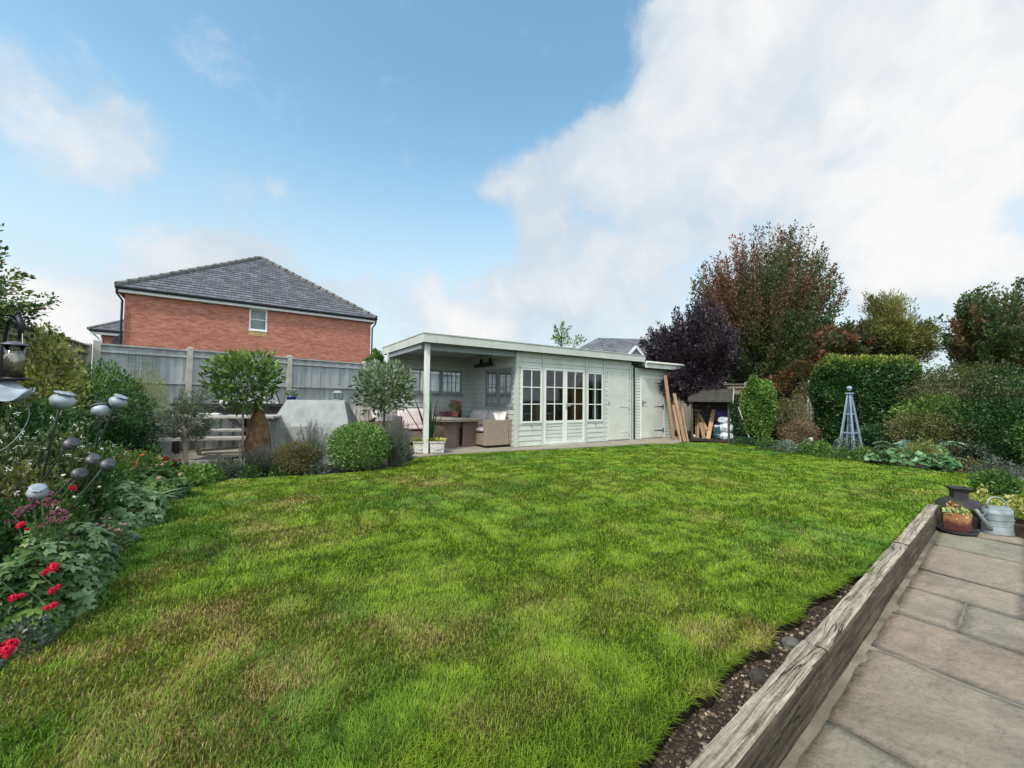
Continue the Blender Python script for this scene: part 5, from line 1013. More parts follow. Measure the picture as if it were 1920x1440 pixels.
pbox('cap', M_ob, t, M, -.06, .06, -.06, .06, hh-.03, hh+.0); mb = MB(); mb.lathe([(.028, 0), (.025, .016), (.044, .036), (.054, .064), (.044, .094), (.024, .108), (.001, .112)], (ctr.x, ctr.y, ctr.z+hh+.04), 18); mb.build('finial', M_ob, t, True)
p = P(1705, 873, .0); mb = MB(); mb.lathe([(.001, 0), (.05, .005), (.09, .03), (.095, .055), (.06, .07), (.001, .075)], (p.x, p.y, .0), 18, 1.2, .9); tag(mb.build('orange_toy', simple('orange_plastic', (.75, .22, .02), .4), None, True), 'small bright orange plastic dish lying at the lawn edge by the hostas', 'toy')
# ------------------------------------------------------------------ end of the patio: urn, rusty pot, watering can
ZP = -.15
def at(px, dep, z=ZP): q = W(px, 900, dep); return (q.x, q.y, z)
c = at(1797, 4.28); t = thing('iron_urn', c, 'squat dark iron pot bellied urn with a square flared neck behind the rusty planter', 'urn'); mb = MB(); sc = 4.28/FPX
mb.lathe([(.10, 0), (.15, .02), (.185, .07), (.205, .12), (.203, .155), (.178, .205), (.13, .235), (.07, .25), (.001, .25)], c, 28, 1.0, .9); mb.build('belly', M_iron, t, True)
mb = MB(); M = yawM(c, R(28)); q = [(.055, .225), (.057, .305), (.064, .325), (.082, .35), (.082, .36), (.055, .36), (.045, .30)]
vs = [M(x*r_, y*r_, z_) for (r_, z_) in q for (x, y) in cs]; mb.add(vs, [(i*4+j, i*4+(j+1) % 4, (i+1)*4+(j+1) % 4, (i+1)*4+j) for i in range(len(q)-1) for j in range(4)]+[(24, 25, 26, 27)]); mb.build('neck', M_iron, t, bevel=.006)
for k in range(3): a = k*2.09+.6; mb = MB(); mb.tube([(c[0]+.12*math.cos(a), c[1]+.12*math.sin(a), ZP+.05), (c[0]+.16*math.cos(a), c[1]+.16*math.sin(a), ZP)], .018, 6); mb.build('foot', M_iron, t)
# low black tray with rusty square pot
c = at(1793, 3.92); mb = MB(); mb.lathe([(.150, 0), (.165, .01), (.175, .028), (.170, .030), (.158, .014), (.001, .012)], (c[0], c[1], ZP+.004), 32, 1, .8); tag(mb.build('black_tray', simple('black_plastic_tray', (.03, .032, .035), .4, 0, .2, 6, .2), None, True), 'shallow round black tray under the rusty planter', 'tray')
t = thing('rusty_planter', (c[0], c[1], ZP+.02), 'small square rust stained planter of pale green sedum on the black tray', 'planter'); M = yawM((c[0], c[1], ZP+.02), R(-8)); tr = MT('rust'); sx = tr.n('ShaderNodeSeparateXYZ', {0: tr.co}); tr.col(tr.mix(tr.ramp(tr.mth('ADD', sx.outputs[2], tr.mth('MULTIPLY', tr.noise(14, 5), .12)), [(.0, (1, 1, 1)), (.045, (0, 0, 0))]), tr.ramp(tr.noise(6, 6), [(.3, (.28, .12, .04)), (.55, (.40, .20, .08)), (.75, (.45, .32, .13))]), (.10, .03, .025))).set(.8).bump(tr.noise(80, 5), .5, .003)
s_ = .072
for a, b in (((-1, -1), (1, -1)), ((1, -1), (1, 1)), ((1, 1), (-1, 1)), ((-1, 1), (-1, -1))): mb = MB(); mb.beam(M(a[0]*s_, a[1]*s_, .085), M(b[0]*s_, b[1]*s_, .085), .008, .165); mb.build('side_panel', tr.m, t)
mb = MB(); mb.box(-s_+.005, s_-.005, -s_+.005, s_-.005, .11, .135, M); mb.build('soil', M_soil, t)
B = np.array([M(random.uniform(-1, 1)*s_*.95, random.uniform(-1, 1)*s_*.95, .14+random.random()*.05) for _ in range(240)]); leaves('foliage', leafmat('sedum_leaves', [(.12, .16, .05), (.30, .34, .14), (.42, .42, .20)], .2), t, B, rng.normal(size=B.shape)*.6+np.array([0, 0, .5]), .04, .65)
B = np.array([M(random.gauss(.01, .02), random.gauss(.03, .02), .20+random.random()*.05) for _ in range(14)]); leaves('faded_leaf', simple('orange_leaf', (.55, .30, .07), .6), t, B, rng.normal(size=B.shape)*.7+np.array([0, 0, .4]), .045, .6)
# watering can
c = at(1868, 3.90); t = thing('watering_can', c, 'galvanised oval watering can with an arched handle at the end of the patio', 'watering can'); M = yawM(c, R(-30)); mb = MB()
pr = [(.135, 0), (.132, .015), (.128, .03), (.122, .12), (.118, .19), (.121, .196), (.118, .202), (.116, .235)]
mb.lathe([(r_, z_) for r_, z_ in pr], (0, 0, 0), 32, 1., .74, M=M); mb.build('body', M_galv, t, True, 0)
mb = MB(); mb.lathe([(.1165, .232), (.10, .247), (.06, .256), (.001, .258)], (0, 0, 0), 32, 1., .74, M=M); mb.build('lid', M_galv, t, True)
for z in (.085, .14): mb = MB(); mb.tube([M(.1255*math.cos(a), .093*math.sin(a), z) for a in [i*math.pi/16 for i in range(33)]], .003, 5); mb.build('band', M_galv, t, True)
mb = MB(); mb.tube([M(-.105, .0, .24), M(-.10, 0, .30), M(-.075, 0, .335), M(-.02, 0, .345), M(.04, 0, .33), M(.09, 0, .29), M(.115, 0, .235), M(.12, 0, .15)], .0085, 8); mb.build('handle', M_galv, t, True)
mb = MB(); mb.tube([M(-.10, -.02, .04), M(-.19, -.03, .14), M(-.27, -.04, .235)], [.026, .017, .013], 12); mb.build('spout', M_galv, t, True); mb = MB(); mb.tube([M(-.115, 0, .20), M(-.21, -.03, .165)], .004, 5); mb.build('brace', M_galv, t)
c = at(1925, 3.95); t = thing('slate_trough', c, 'dark slate trough with a pale rim at the right edge beyond the watering can', 'planter'); M = yawM(c, R(-2)); pbox('body', simple('slate', (.06, .065, .075), .7, 0, .2, 12), t, M, -.10, .5, -.12, .12, 0, .13); pbox('rim', M_conc, t, M, -.12, .5, -.14, .14, .131, .15); mb = MB()
# ------------------------------------------------------------------ bird feeder, zinc tray, hoop, poppy heads
D0 = 2.05; p = W(27, 662, D0); t = thing('bird_feeder', (p.x, p.y, p.z), 'clear tube bird feeder full of seed hanging on a dark pole at the left edge', 'bird feeder'); px = D0/FPX
mb = MB(); mb.lathe([(.001, .062), (.022, .058), (.048, .045), (.052, .038), (.040, .038), (.001, .042)], p, 24); mb.build('roof', M_zincd, t, True)
mb = MB(); mb.lathe([(.036, -.125), (.036, .038)], p, 24); mb.build('tube', M_pglass, t, True)
ts = MT('bird_seed'); ts.col(ts.ramp(ts.n('ShaderNodeTexVoronoi', {'Vector': ts.co, 'Scale': 150.}).outputs[1], [(.1, (.36, .25, .16)), (.5, (.58, .45, .32)), (.9, (.72, .62, .48))])).set(.8).bump(ts.n('ShaderNodeTexVoronoi', {'Vector': ts.co, 'Scale': 150.}).outputs[0], 1, .004)
mb = MB(); mb.lathe([(.001, -.124), (.034, -.124), (.034, -.012), (.02, -.004), (.001, .0)], p, 24); mb.build('seed', ts.m, t, True)
mb = MB(); mb.lathe([(.039, -.142), (.039, -.125), (.001, -.125)], p, 24); mb.lathe([(.066, -.138), (.07, -.133), (.038, -.135)], p, 24); mb.build('perch_tray', M_dark, t, True)
mb = MB(); mb.tube([p+_r*.04+Vector((0, 0, .044)), p+_r*.034+Vector((0, 0, .10)), p+_r*.004+Vector((0, 0, .135)), p-_r*.034+Vector((0, 0, .10)), p-_r*.04+Vector((0, 0, .044))], .0018, 5); mb.build('hanger', M_chrome, t)
t = thing('feeder_pole', (p.x-.10, p.y+.03, 0), 'dark metal crook pole with a decorative bird at its tip carrying the feeder', 'pole'); b0 = Vector((p.x, p.y, 0))-_r*.10+_f*.03
mb = MB(); tp = p+Vector((0, 0, .16)); mb.tube([b0+Vector((0, 0, -.1)), b0+Vector((0, 0, 1.3)), b0+Vector((0, 0, 1.46))+_r*.02, tp+Vector((0, 0, .02))-_r*.02, tp, tp-Vector((0, 0, .03))], [.009, .008, .007, .007, .006, .005], 8); mb.build('rod', M_dark, t, True)
mb = MB(); q = tp+Vector((0, 0, .01)); mb.tube([q-_r*.02-_z*.0, q+_r*.01+_z*.02, q+_r*.03-_z*.03, q+_r*.02-_z*.10], [.004, .013, .016, .004], 8); mb.tube([q-_r*.01+_z*.01, q+_r*.0+_z*.05], [.01, .003], 6); mb.build('bird_finial', M_dark, t, True)
# wavy zinc tray on the pole
c = W(2, 742, 1.98); t = thing('zinc_tray', c, 'curled grey zinc leaf shaped tray below the bird feeder', 'feeder tray'); M = yawM(c, -HEAD+R(10)); nx, ny = 26, 12; vs = []
for j in range(ny+1):
    for i in range(nx+1):
        u, v = i/nx*2-1, j/ny*2-1; w_ = .055*(1-abs(u)**2.2)**.6+.006; x = u*.13; z_ = .05*math.exp(-((u-.35)/.25)**2)*0+.075*(.5+.5*v)*(1-abs(u)**2)-.03*math.sin(u*3.4)*.8+(.035*max(0, u-.72)/.28); vs.append(M(x, v*w_, z_-.02*(1-v*v)))
mb = MB(); mb.add(vs, [(j*(nx+1)+i, j*(nx+1)+i+1, (j+1)*(nx+1)+i+1, (j+1)*(nx+1)+i) for j in range(ny) for i in range(nx)]); o = mb.build('leaf_dish', M_zinc, t, True); sm = o.modifiers.new('s', 'SOLIDIFY'); sm.thickness = .004
mb = MB(); mb.tube([M(-.02, 0, -.03), M(-.02, 0, -.16)], .006, 6); mb.tube([tuple(b0+Vector((0, 0, c.z-.06))), M(0, 0, -.03)], .006, 6); mb.build('bracket', M_dark, t)
c = W(2, 802, 2.0); t = thing('metal_hoop', c, 'thin galvanised wire hoop standing in the flower bed at the left edge', 'plant support'); mb = MB(); mb.tube([tuple(c+_r*.115*math.cos(a)+_z*.13*math.sin(a)+_f*.06*math.sin(a)) for a in [i*2*math.pi/32 for i in range(33)]], .0022, 6); mb.build('hoop', M_galv, t, True)
mb = MB(); mb.tube([c-_z*.13-_f*.06, Vector((c.x, c.y, 0))], .004, 6); mb.build('stake', M_galv, t)
def poppy(px, py, dia, dep, root, tilt, mat, label, crown=True):
    c = W(px, py, dep); r = dia/2*dep/FPX*.70; ax = Vector(tilt).normalized(); ax = (_r*ax.x+_z*ax.z+_f*ax.y).normalized(); rt = P(*root, 0) if root[1] > 760 else W(*root, dep); t = thing('poppy_head_stake', rt, label, 'garden ornament', 'metal poppy seed heads in the left border')
    q = ax.to_track_quat('Z', 'Y'); M = lambda x, y, z: tuple(c+q@Vector((x, y, z)))
    mb = MB(); prof = [(.001, -1.02), (.22, -.98), (.55, -.80), (.85, -.45), (1., -.02), (.96, .30), (.78, .60), (.50, .76), (.42, .82)]; n = 24; vs = []
    for (a, z) in prof:
        for j in range(n): th = 2*math.pi*j/n; k = r*a*(1+.025*math.cos(th*12)); vs.append(M(k*math.cos(th), k*math.sin(th), r*z*.88))
    mb.add(vs, [(i*n+j, i*n+(j+1) % n, (i+1)*n+(j+1) % n, (i+1)*n+j) for i in range(len(prof)-1) for j in range(n)]+[tuple((len(prof)-1)*n+j for j in range(n))]); mb.build('seed_head', mat, t, True)
    mb = MB(); vs = []; n = 40
    for (a, z) in ((.0, .98), (.45, .93), (.80, .98), (.80, 1.03), (.45, 1.0), (.0, 1.05)):
        for j in range(n): th = 2*math.pi*j/n; k = r*a*(1+(.13*abs(math.sin(th*5))-.03 if a > .6 else 0)); vs.append(M(k*math.cos(th), k*math.sin(th), r*(z*.88+.02*math.cos(th*10))))
    mb.add(vs, [(i*n+j, i*n+(j+1) % n, (i+1)*n+(j+1) % n, (i+1)*n+j) for i in range(5) for j in range(n)]); mb.tube([M(0, 0, r*.7), M(0, 0, r*.86)], r*.35, 10); mb.build('crown', mat, t, True)
    b = Vector(M(0, 0, -r*.88)); mb = MB(); mid = b.lerp(rt, .5)-ax*(b-rt).length*.10; mb.tube([b+ax*r*.1, bez(b, mid, rt, .3), bez(b, mid, rt, .65), rt-Vector((0, 0, .05))], [.0055, .005, .005, .005], 6); mb.build('stem', M_stemm, t, True)
M_stemm = simple('stem_rod', (.09, .11, .09), .6, .4)
for a in [(117, 752, 50, 2.0, (62, 1010), (.28, .05, 1), M_zinc, 'largest pale zinc poppy head, highest and left of the pale pair'),
          (188, 770, 37, 2.25, (130, 960), (-.35, .1, .8), M_zinc, 'pale zinc poppy head just left of and below the highest right one'),
          (221, 754, 38, 2.3, (140, 965), (.45, .1, .9), M_zinc, 'pale zinc poppy head furthest right, with a tilted crown'),
          (132, 833, 31, 2.1, (30, 1010), (.8, -.1, .5), M_zincd, 'dark poppy head alone above the red flower'),
          (173, 863, 30, 2.15, (40, 1030), (.6, -.1, .7), M_zincd, 'dark poppy head left of the touching pair'),
          (201, 872, 31, 2.1, (60, 1060), (.75, -.1, .5), M_zincd, 'dark poppy head right of the touching pair'),
          (147, 889, 32, 2.0, (10, 1060), (.9, -.1, .35), M_zincd, 'dark poppy head lying over below the touching pair'),
          (70, 924, 40, 1.9, (-60, 1040), (.45, -.35, .9), M_zinc, 'lowest poppy head, seen from above over the purple stonecrop')]: poppy(*a)
# ================================================================== PLANTS
G = leafmat
L_dark = G('dark_glossy_leaves', [(.012, .035, .012), (.03, .075, .02), (.06, .12, .035)], .22, .4)
L_mid = G('green_leaves', [(.03, .07, .018), (.075, .15, .035), (.15, .24, .07)])
L_bright = G('bright_green_leaves', [(.05, .11, .02), (.12, .22, .04), (.26, .36, .10)])
L_var = G('variegated_leaves', [(.05, .09, .025), (.22, .24, .05), (.46, .42, .13), (.55, .52, .25)], .25)
L_grey = G('grey_green_leaves', [(.07, .10, .07), (.16, .20, .14), (.27, .31, .24)], .2)
L_lav = G('lavender_leaves', [(.05, .075, .055), (.11, .14, .10), (.18, .21, .16)], .15)
L_feath = G('feathery_leaves', [(.10, .13, .03), (.22, .24, .07), (.32, .31, .12)], .35)
L_brown = G('brown_green_leaves', [(.05, .05, .02), (.12, .12, .04), (.20, .16, .06)], .25)
L_blue = G('blue_green_leaves', [(.08, .14, .055), (.18, .27, .12), (.33, .42, .22)], .3)
L_plum = G('purple_leaves', [(.016, .015, .024), (.036, .024, .036), (.085, .055, .07)], .15, .45)
L_maple = G('maple_leaves', [(.04, .085, .025), (.065, .09, .03), (.11, .075, .038), (.16, .065, .045), (.25, .075, .055)], .3, .55, .8, .3)
L_olive = G('olive_yellow_leaves', [(.07, .09, .025), (.15, .16, .045), (.26, .24, .08)], .35)
L_oak = G('bronze_green_leaves', [(.04, .085, .028), (.075, .11, .04), (.11, .10, .045), (.17, .09, .05)], .3, .55, .9, .3)
L_rust = G('rusty_leaves', [(.04, .065, .025), (.07, .08, .03), (.11, .075, .035), (.19, .075, .04)], .3, .55, 1.2, .4)
L_hedge = G('hedge_leaves', [(.013, .04, .011), (.038, .09, .02), (.11, .17, .035), (.36, .32, .06)], .2, .45, 2.4, .4)
def heightrnd(z0, z1, a=.0, b=1.):
    return lambda p, r: np.clip(r*.45+np.clip((p[:, 2]-z0)/(z1-z0), 0, 1)*(b-a)*.6+a, 0, 1)
def lobed(name, mat, parent, Pt, D, size, n=5):
    """palmate leaves: n lobes in one fan per point, facing up and outwards"""
    k = len(Pt); N_ = unit(D); a = unit(np.cross(N_, rng.normal(size=(k, 3)))); b = np.cross(N_, a); V = []; sz = size*(.6+.8*rng.random(k))[:, None]
    for j in range(n):
        t = (j-(n-1)/2)*(4.6/n); dr = a*math.cos(t)+b*math.sin(t); t1, t2 = t-.42, t+.42; d1 = a*math.cos(t1)+b*math.sin(t1); d2 = a*math.cos(t2)+b*math.sin(t2)
        V.append(np.stack([Pt, Pt+d1*sz*.62-N_*sz*.05, Pt+dr*sz-N_*sz*.22, Pt+d2*sz*.62-N_*sz*.05], 1))
    V = np.concatenate(V, 1).reshape(-1, 3); F = np.arange(len(V)).reshape(-1, 4); return npmesh(name, V, F, mat, parent, rnd=np.repeat(rng.random(k), 4*n))
def mound(name, label, cat, base, r, h, mat, n, size, asp=.6, lob=0, group=None, st=8, lumpy=.2):
    """herbaceous plant: leaves on a dome r wide, h high"""
    base = Vector(base); t = thing(name, base, label, cat, group); p, d = shell((base.x, base.y, base.z+.02), (r, r, h), n, random.randint(1, 9999), .45, lumpy, base.z-.01)
    if lob: lobed('foliage', mat, t, p, d+np.array([0, 0, .7])+rng.normal(size=p.shape)*.35, size, lob)
    else: leaves('foliage', mat, t, p, d+np.array([0, 0, .45])+rng.normal(size=p.shape)*.5, size, asp)
    mb = MB(); stems(mb, base, [tuple(p[i]) for i in rng.integers(0, len(p), st)], .005, .002); mb.build('stem', M_stem, t); return t, p, d
PROT = {}
def blossom(parent, name, loc, size, mat, kind='daisy', nrm=(0, 0, 1)):
    """copies of one small flower mesh"""
    key = (name, mat.name, kind)
    if key not in PROT:
        m = MB()
        if kind == 'daisy':
            for k in range(7): a = k*.8976; m.add([(0, 0, 0), (math.cos(a-.35)*.6, math.sin(a-.35)*.6, .25), (math.cos(a), math.sin(a), .22), (math.cos(a+.35)*.6, math.sin(a+.35)*.6, .25)], [(0, 1, 2, 3)])
        elif kind == 'ruffle':
            for q in range(4):
                for k in range(9): a = k*.698+q*.35; r_ = 1-.2*q; z = .12+.16*q; m.add([(0, 0, z*.4), (math.cos(a-.42)*.65*r_, math.sin(a-.42)*.65*r_, z+.12), (math.cos(a)*r_, math.sin(a)*r_, z+.05), (math.cos(a+.42)*.65*r_, math.sin(a+.42)*.65*r_, z+.12)], [(0, 1, 2, 3)])
        elif kind == 'lips':
            for (ax, az, s_) in ((-.5, .35, .8), (.5, .35, .8), (0, -.6, 1.)): m.add([(0, 0, .3), (ax-.3, -.2, az*s_), (ax*1.2, -.35, az*1.1-.2), (ax+.3, -.2, az*s_-.1)], [(0, 1, 2, 3)])
            m.add([(-.12, 0, .8), (.12, 0, .8), (.1, -.1, .1), (-.1, -.1, .1)], [(0, 1, 2, 3)])
        elif kind == 'head':
            g = np.random.default_rng(4)
            for k in range(60):
                a = g.random()*6.28; r_ = g.random()**.5; x, y, z = math.cos(a)*r_, math.sin(a)*r_, .35*(1-r_*r_)+g.random()*.1
                for j in range(3): b = j*2.1+k; m.add([(x, y, z-.05), (x+math.cos(b)*.12, y+math.sin(b)*.12, z+.06), (x+math.cos(b+.9)*.17, y+math.sin(b+.9)*.17, z+.03), (x+math.cos(b+1.8)*.12, y+math.sin(b+1.8)*.12, z+.06)], [(0, 1, 2, 3)])
        me = bpy.data.meshes.new(name); me.from_pydata(m.v, [], m.f); me.materials.append(mat); PROT[key] = me
    o = bpy.data.objects.new(name, PROT[key]); COL.objects.link(o)
    rot = Vector(nrm).to_track_quat('Z', 'Y').to_matrix().to_4x4() @ Matrix.Rotation(random.random()*6.28, 4, 'Z'); o.matrix_world = Matrix.Translation(Vector(loc)) @ rot @ Matrix.Diagonal((size*random.uniform(.75, 1.25), size*random.uniform(.75, 1.2), size*random.uniform(.9, 2.2) if kind == 'ruffle' else size, 1))
    if parent is not None: o.parent = parent; o.matrix_parent_inverse = parent.matrix_basis.inverted()
    return o
M_red = simple('crimson_petals', (.68, .012, .045), .6, 0, .25, 60, 0); M_wh = simple('white_petals', (.80, .78, .68), .6, 0, .1, 60, 0); M_sed = simple('mauve_florets', (.27, .075, .13), .8, 0, .35, 60, 0)
M_pk = simple('pink_petals', (.55, .25, .32), .7, 0, .2, 60, 0); M_or = simple('orange_petals', (.55, .13, .03), .7, 0, .3, 60, 0); M_violet = simple('violet_florets', (.16, .11, .22), .8, 0, .3, 60, 0)
# ---- left edge tree
b = W(-150, 760, 4.3); b.z = -.04; cc = W(-70, 560, 4.2)
tree('apple_tree', 'green leaved tree reaching into the picture at the far left, above the bird feeder', 'tree', b, W(-120, 650, 4.3), [(W(-50, 540, 4.0), (.62, .5, .55), .6), (W(-15, 455, 4.0), (.10, .2, .36), .10), (W(20, 560, 3.9), (.36, .3, .16), .34), (W(-20, 600, 4.0), (.35, .3, .25), .25)], G('apple_leaves', [(.02, .055, .02), (.06, .13, .035), (.15, .19, .06), (.13, .06, .045)], .3), 80, 40, .046, .6, .05, None, 6, .045, .12, .15, size_var=.35, twig=.0022)
# ---- shrubs by the fences on the left
def shp(px, py, dep): return W(px, py, dep)
def vshrub(name, label, px, ptop, dep, wpx, mat, n, size, cat='shrub', asp=.5, zb=-.03, lumpy=.18, depthf=1., inner=.4, **k):
    """shrub filling wpx pixels, from the ground to ptop"""
    c = W(px, ptop, dep); top = c.z; r = wpx/2*dep/FPX; cz = (top+max(zb, 0)*0)/2; return shrub(name, label, cat, (c.x, c.y, zb), (c.x, c.y, top*.52), (r, r*depthf, top*.52), mat, n, size, asp, lumpy=lumpy, inner=inner, **k)
vshrub('variegated_shrub', 'cream and green variegated shrub between the bird feeder and the side fence', 88, 622, 4.4, 112, L_var, 6500, .045, lumpy=.24, asp=.55)
vshrub('evergreen_shrub', 'dark green bushy shrub in front of the grey fence, left of the picnic table', 190, 684, 5.6, 148, L_mid, 8500, .05, lumpy=.2, asp=.42)
vshrub('green_shrub', 'mid green shrub behind the poppy heads below the variegated one', 75, 765, 3.6, 170, L_dark, 7000, .04, lumpy=.22)
vshrub('tamarisk', 'feathery yellow green bush against the grey fence beside the dark shrub', 272, 700, 6.2, 82, L_feath, 9000, .035, asp=.18, lumpy=.22)
vshrub('low_shrub', 'low dark green shrub under the feathery bush at the end of the picnic table', 225, 790, 5.2, 110, L_dark, 5000, .04)
# ---- bay trees and olive
def standard(name, label, px, dep, pytop, pybot, wpx, mat, n, size, trunk, asp=.42, lumpy=.2, bow=.0, cat='tree', zb=-.03, rootpx=None, sm=M_barkp, droop=.4):
    c = W(px, (pytop+pybot)/2, dep); rx = wpx/2*dep/FPX; rz = (pybot-pytop)/2*dep/FPX; rt = W(rootpx or px, 850, dep); t = thing(name, (rt.x, rt.y, zb), label, cat)
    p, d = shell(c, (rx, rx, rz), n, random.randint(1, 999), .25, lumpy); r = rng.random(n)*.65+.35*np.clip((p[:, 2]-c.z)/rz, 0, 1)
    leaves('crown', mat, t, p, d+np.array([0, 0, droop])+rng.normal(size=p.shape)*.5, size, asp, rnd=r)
    mb = MB(); mb.tube([(rt.x, rt.y, zb-.05), ((rt.x+c.x)/2+bow, (rt.y+c.y)/2, (c.z-rz)*.5), (c.x, c.y, c.z-rz*.6), (c.x, c.y, c.z)], [trunk*1.1, trunk, trunk*.9, trunk*.6], 8)
    stems(mb, (c.x, c.y, c.z-rz*.6), [tuple(p[i]) for i in rng.integers(0, n, 14)], .008, .002); mb.build('trunk', sm, t, True); return t
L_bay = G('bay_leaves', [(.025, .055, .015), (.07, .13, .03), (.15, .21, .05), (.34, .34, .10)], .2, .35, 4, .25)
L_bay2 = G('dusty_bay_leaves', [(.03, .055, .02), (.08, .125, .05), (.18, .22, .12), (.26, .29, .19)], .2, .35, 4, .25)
t = standard('bay_tree', 'clipped bay tree with a round leafy head and slim pale stem beside the wrapped cone', 457, 5.85, 655, 768, 118, L_bay, 1900, .085, .014, lumpy=.22)
t = standard('bay_tree', 'second bay tree with a duller round head, in front of the veranda roof corner', 722, 7.6, 680, 775, 108, L_bay2, 1700, .09, .022, rootpx=718, sm=M_bark, lumpy=.22)
mb = MB(); q = W(449, 860, 5.8); mb.tube([(q.x, q.y, -.05), (q.x, q.y, .42)], .012, 6); tag(mb.build('tree_stake', M_plank, None), 'short wooden stake beside the stem of the clipped bay tree', 'stake')
c = W(352, 790, 5.35); rt = W(362, 865, 5.35)
tree('olive_tree', 'small silvery olive tree with a bent pale stem in front of the picnic table', 'tree', (rt.x, rt.y, -.03), W(346, 832, 5.35), [(W(350, 795, 5.35), (.40, .35, .26), 1.), (W(365, 755, 5.35), (.30, .3, .22), .5)], L_grey, 60, 75, .05, .2, .024, M_barkp, 5, .035, .15, .3, twig=.0015)
# ---- front bed shrubs by the lawn
def bshrub(name, label, px, pyb, wpx, hpx, mat, n, size, **k):
    p = P(px, pyb, 0); dep = (p-CAM).dot(_f); r = wpx/2*dep/FPX; h = hpx*dep/FPX; k.setdefault('lumpy', .08); p = p+_f*r*.6
    return shrub(name, label, k.pop('cat', 'shrub'), (p.x, p.y, -.03), (p.x, p.y, h*.48), (r, r, h*.52), mat, n, size, **k)
L_pit = G('clipped_shrub_leaves', [(.03, .075, .02), (.07, .15, .03), (.17, .28, .07), (.34, .42, .16)], .25, .4, 4, .15)
bshrub('clipped_round_shrub', 'neatly rounded bright green shrub at the edge of the lawn below the canvas cover', 660, 886, 122, 92, L_pit, 17000, .028, asp=.55, lumpy=.045, inner=.35, upw=.3)
bshrub('brown_twiggy_shrub', 'low brownish green twiggy shrub left of the clipped round shrub', 541, 893, 84, 62, L_brown, 9000, .024, asp=.4, lumpy=.15, inner=.15, stem_n=30)
def lavender(label, px, pyb, wpx, hpx, n=260, tips=True, mat=None):
    p = P(px, pyb, 0); dep = (p-CAM).dot(_f); r = wpx/2*dep/FPX; h = hpx*dep/FPX; p = p+_f*r*.5; t = thing('lavender_bush', (p.x, p.y, -.03), label, 'lavender', 'lavender bushes beside the lawn')
    d = rng.normal(size=(n, 2)); d /= np.maximum(1, np.linalg.norm(d, axis=1)/1.6)[:, None]; B = np.c_[p.x+d[:, 0]*r*.22, p.y+d[:, 1]*r*.22, np.zeros(n)]; T = np.c_[p.x+d[:, 0]*r*.62, p.y+d[:, 1]*r*.62, h*(.75+.3*rng.random(n))*(1-.18*(d**2).sum(1)/2.)]
    mb = MB()
    for a, b in zip(B, T): mb.tube([a, (a+b)/2+np.array([0, 0, h*.06]), b], [.0022, .0018, .0014], 3, False)
    mb.build('stem', MATS['lav_stem'] if 'lav_stem' in MATS else simple('lav_stem', (.13, .15, .10), .8, 0, .2, 9, 0), t)
    s = rng.random(n*26)*.72; i = rng.integers(0, n, n*26); q = B[i]+(T[i]-B[i])*s[:, None]+rng.normal(size=(n*26, 3))*.014; leaves('foliage', mat or L_lav, t, q, (T-B)[i]+rng.normal(size=q.shape)*h*.5, .035, .2)
    if tips:
        s = .86+rng.random(n*9)*.16; i = rng.integers(0, n, n*9); q = B[i]+(T[i]-B[i])*s[:, None]+rng.normal(size=(n*9, 3))*.004; leaves('flower_spike', G('lavender_spikes', [(.05, .045, .07), (.13, .11, .17), (.15, .14, .13)], .1) if 'lavender_spikes' not in MATS else MATS['lavender_spikes'], t, q, (T-B)[i]+rng.normal(size=q.shape)*.1, .014, .5)
    return t
lavender('tall lavender bush on the right of the clipped round shrub', 738, 878, 58, 96, 300)
lavender('lavender bush between the stake lantern and the brown twiggy shrub', 485, 892, 80, 56)
lavender('lavender bush left of the stake lantern under the olive tree', 405, 900, 76, 46, 220, False)
lavender('sparse lavender bush in front of the canvas cover with dark seed spikes', 578, 884, 60, 96, 110)
lavender('small grey lavender tuft beside the left white planter', 762, 862, 28, 30, 90, False)
for (px, py, w, h, n, mt, sz, nm, lb) in ((520, 893, 40, 26, 900, L_mid, .03, 'ground_cover_plant', 'low green edging plant below the brown twiggy shrub'), (590, 891, 46, 26, 900, L_lav, .03, 'ground_cover_plant', 'low grey green plant between the brown shrub and the clipped round shrub'),
        (345, 915, 70, 42, 1500, L_bright, .045, 'primrose_plant', 'bright green broad leaved plant at the lawn edge below the olive tree'), (385, 905, 50, 26, 900, L_mid, .035, 'ground_cover_plant', 'small green clump at the lawn corner below the lavender'), (425, 899, 50, 22, 800, L_lav, .03, 'ground_cover_plant', 'flat grey green mat under the stake lantern'), (462, 897, 44, 24, 900, L_mid, .03, 'ground_cover_plant', 'low green clump at the foot of the clipped bay tree')):
    p = P(px, py, 0); dep = (p-CAM).dot(_f); r = w/2*dep/FPX; p += _f*r*.5; mound(nm, lb, 'plant', (p.x, p.y, -.02), r, h*dep/FPX, mt, n, sz)
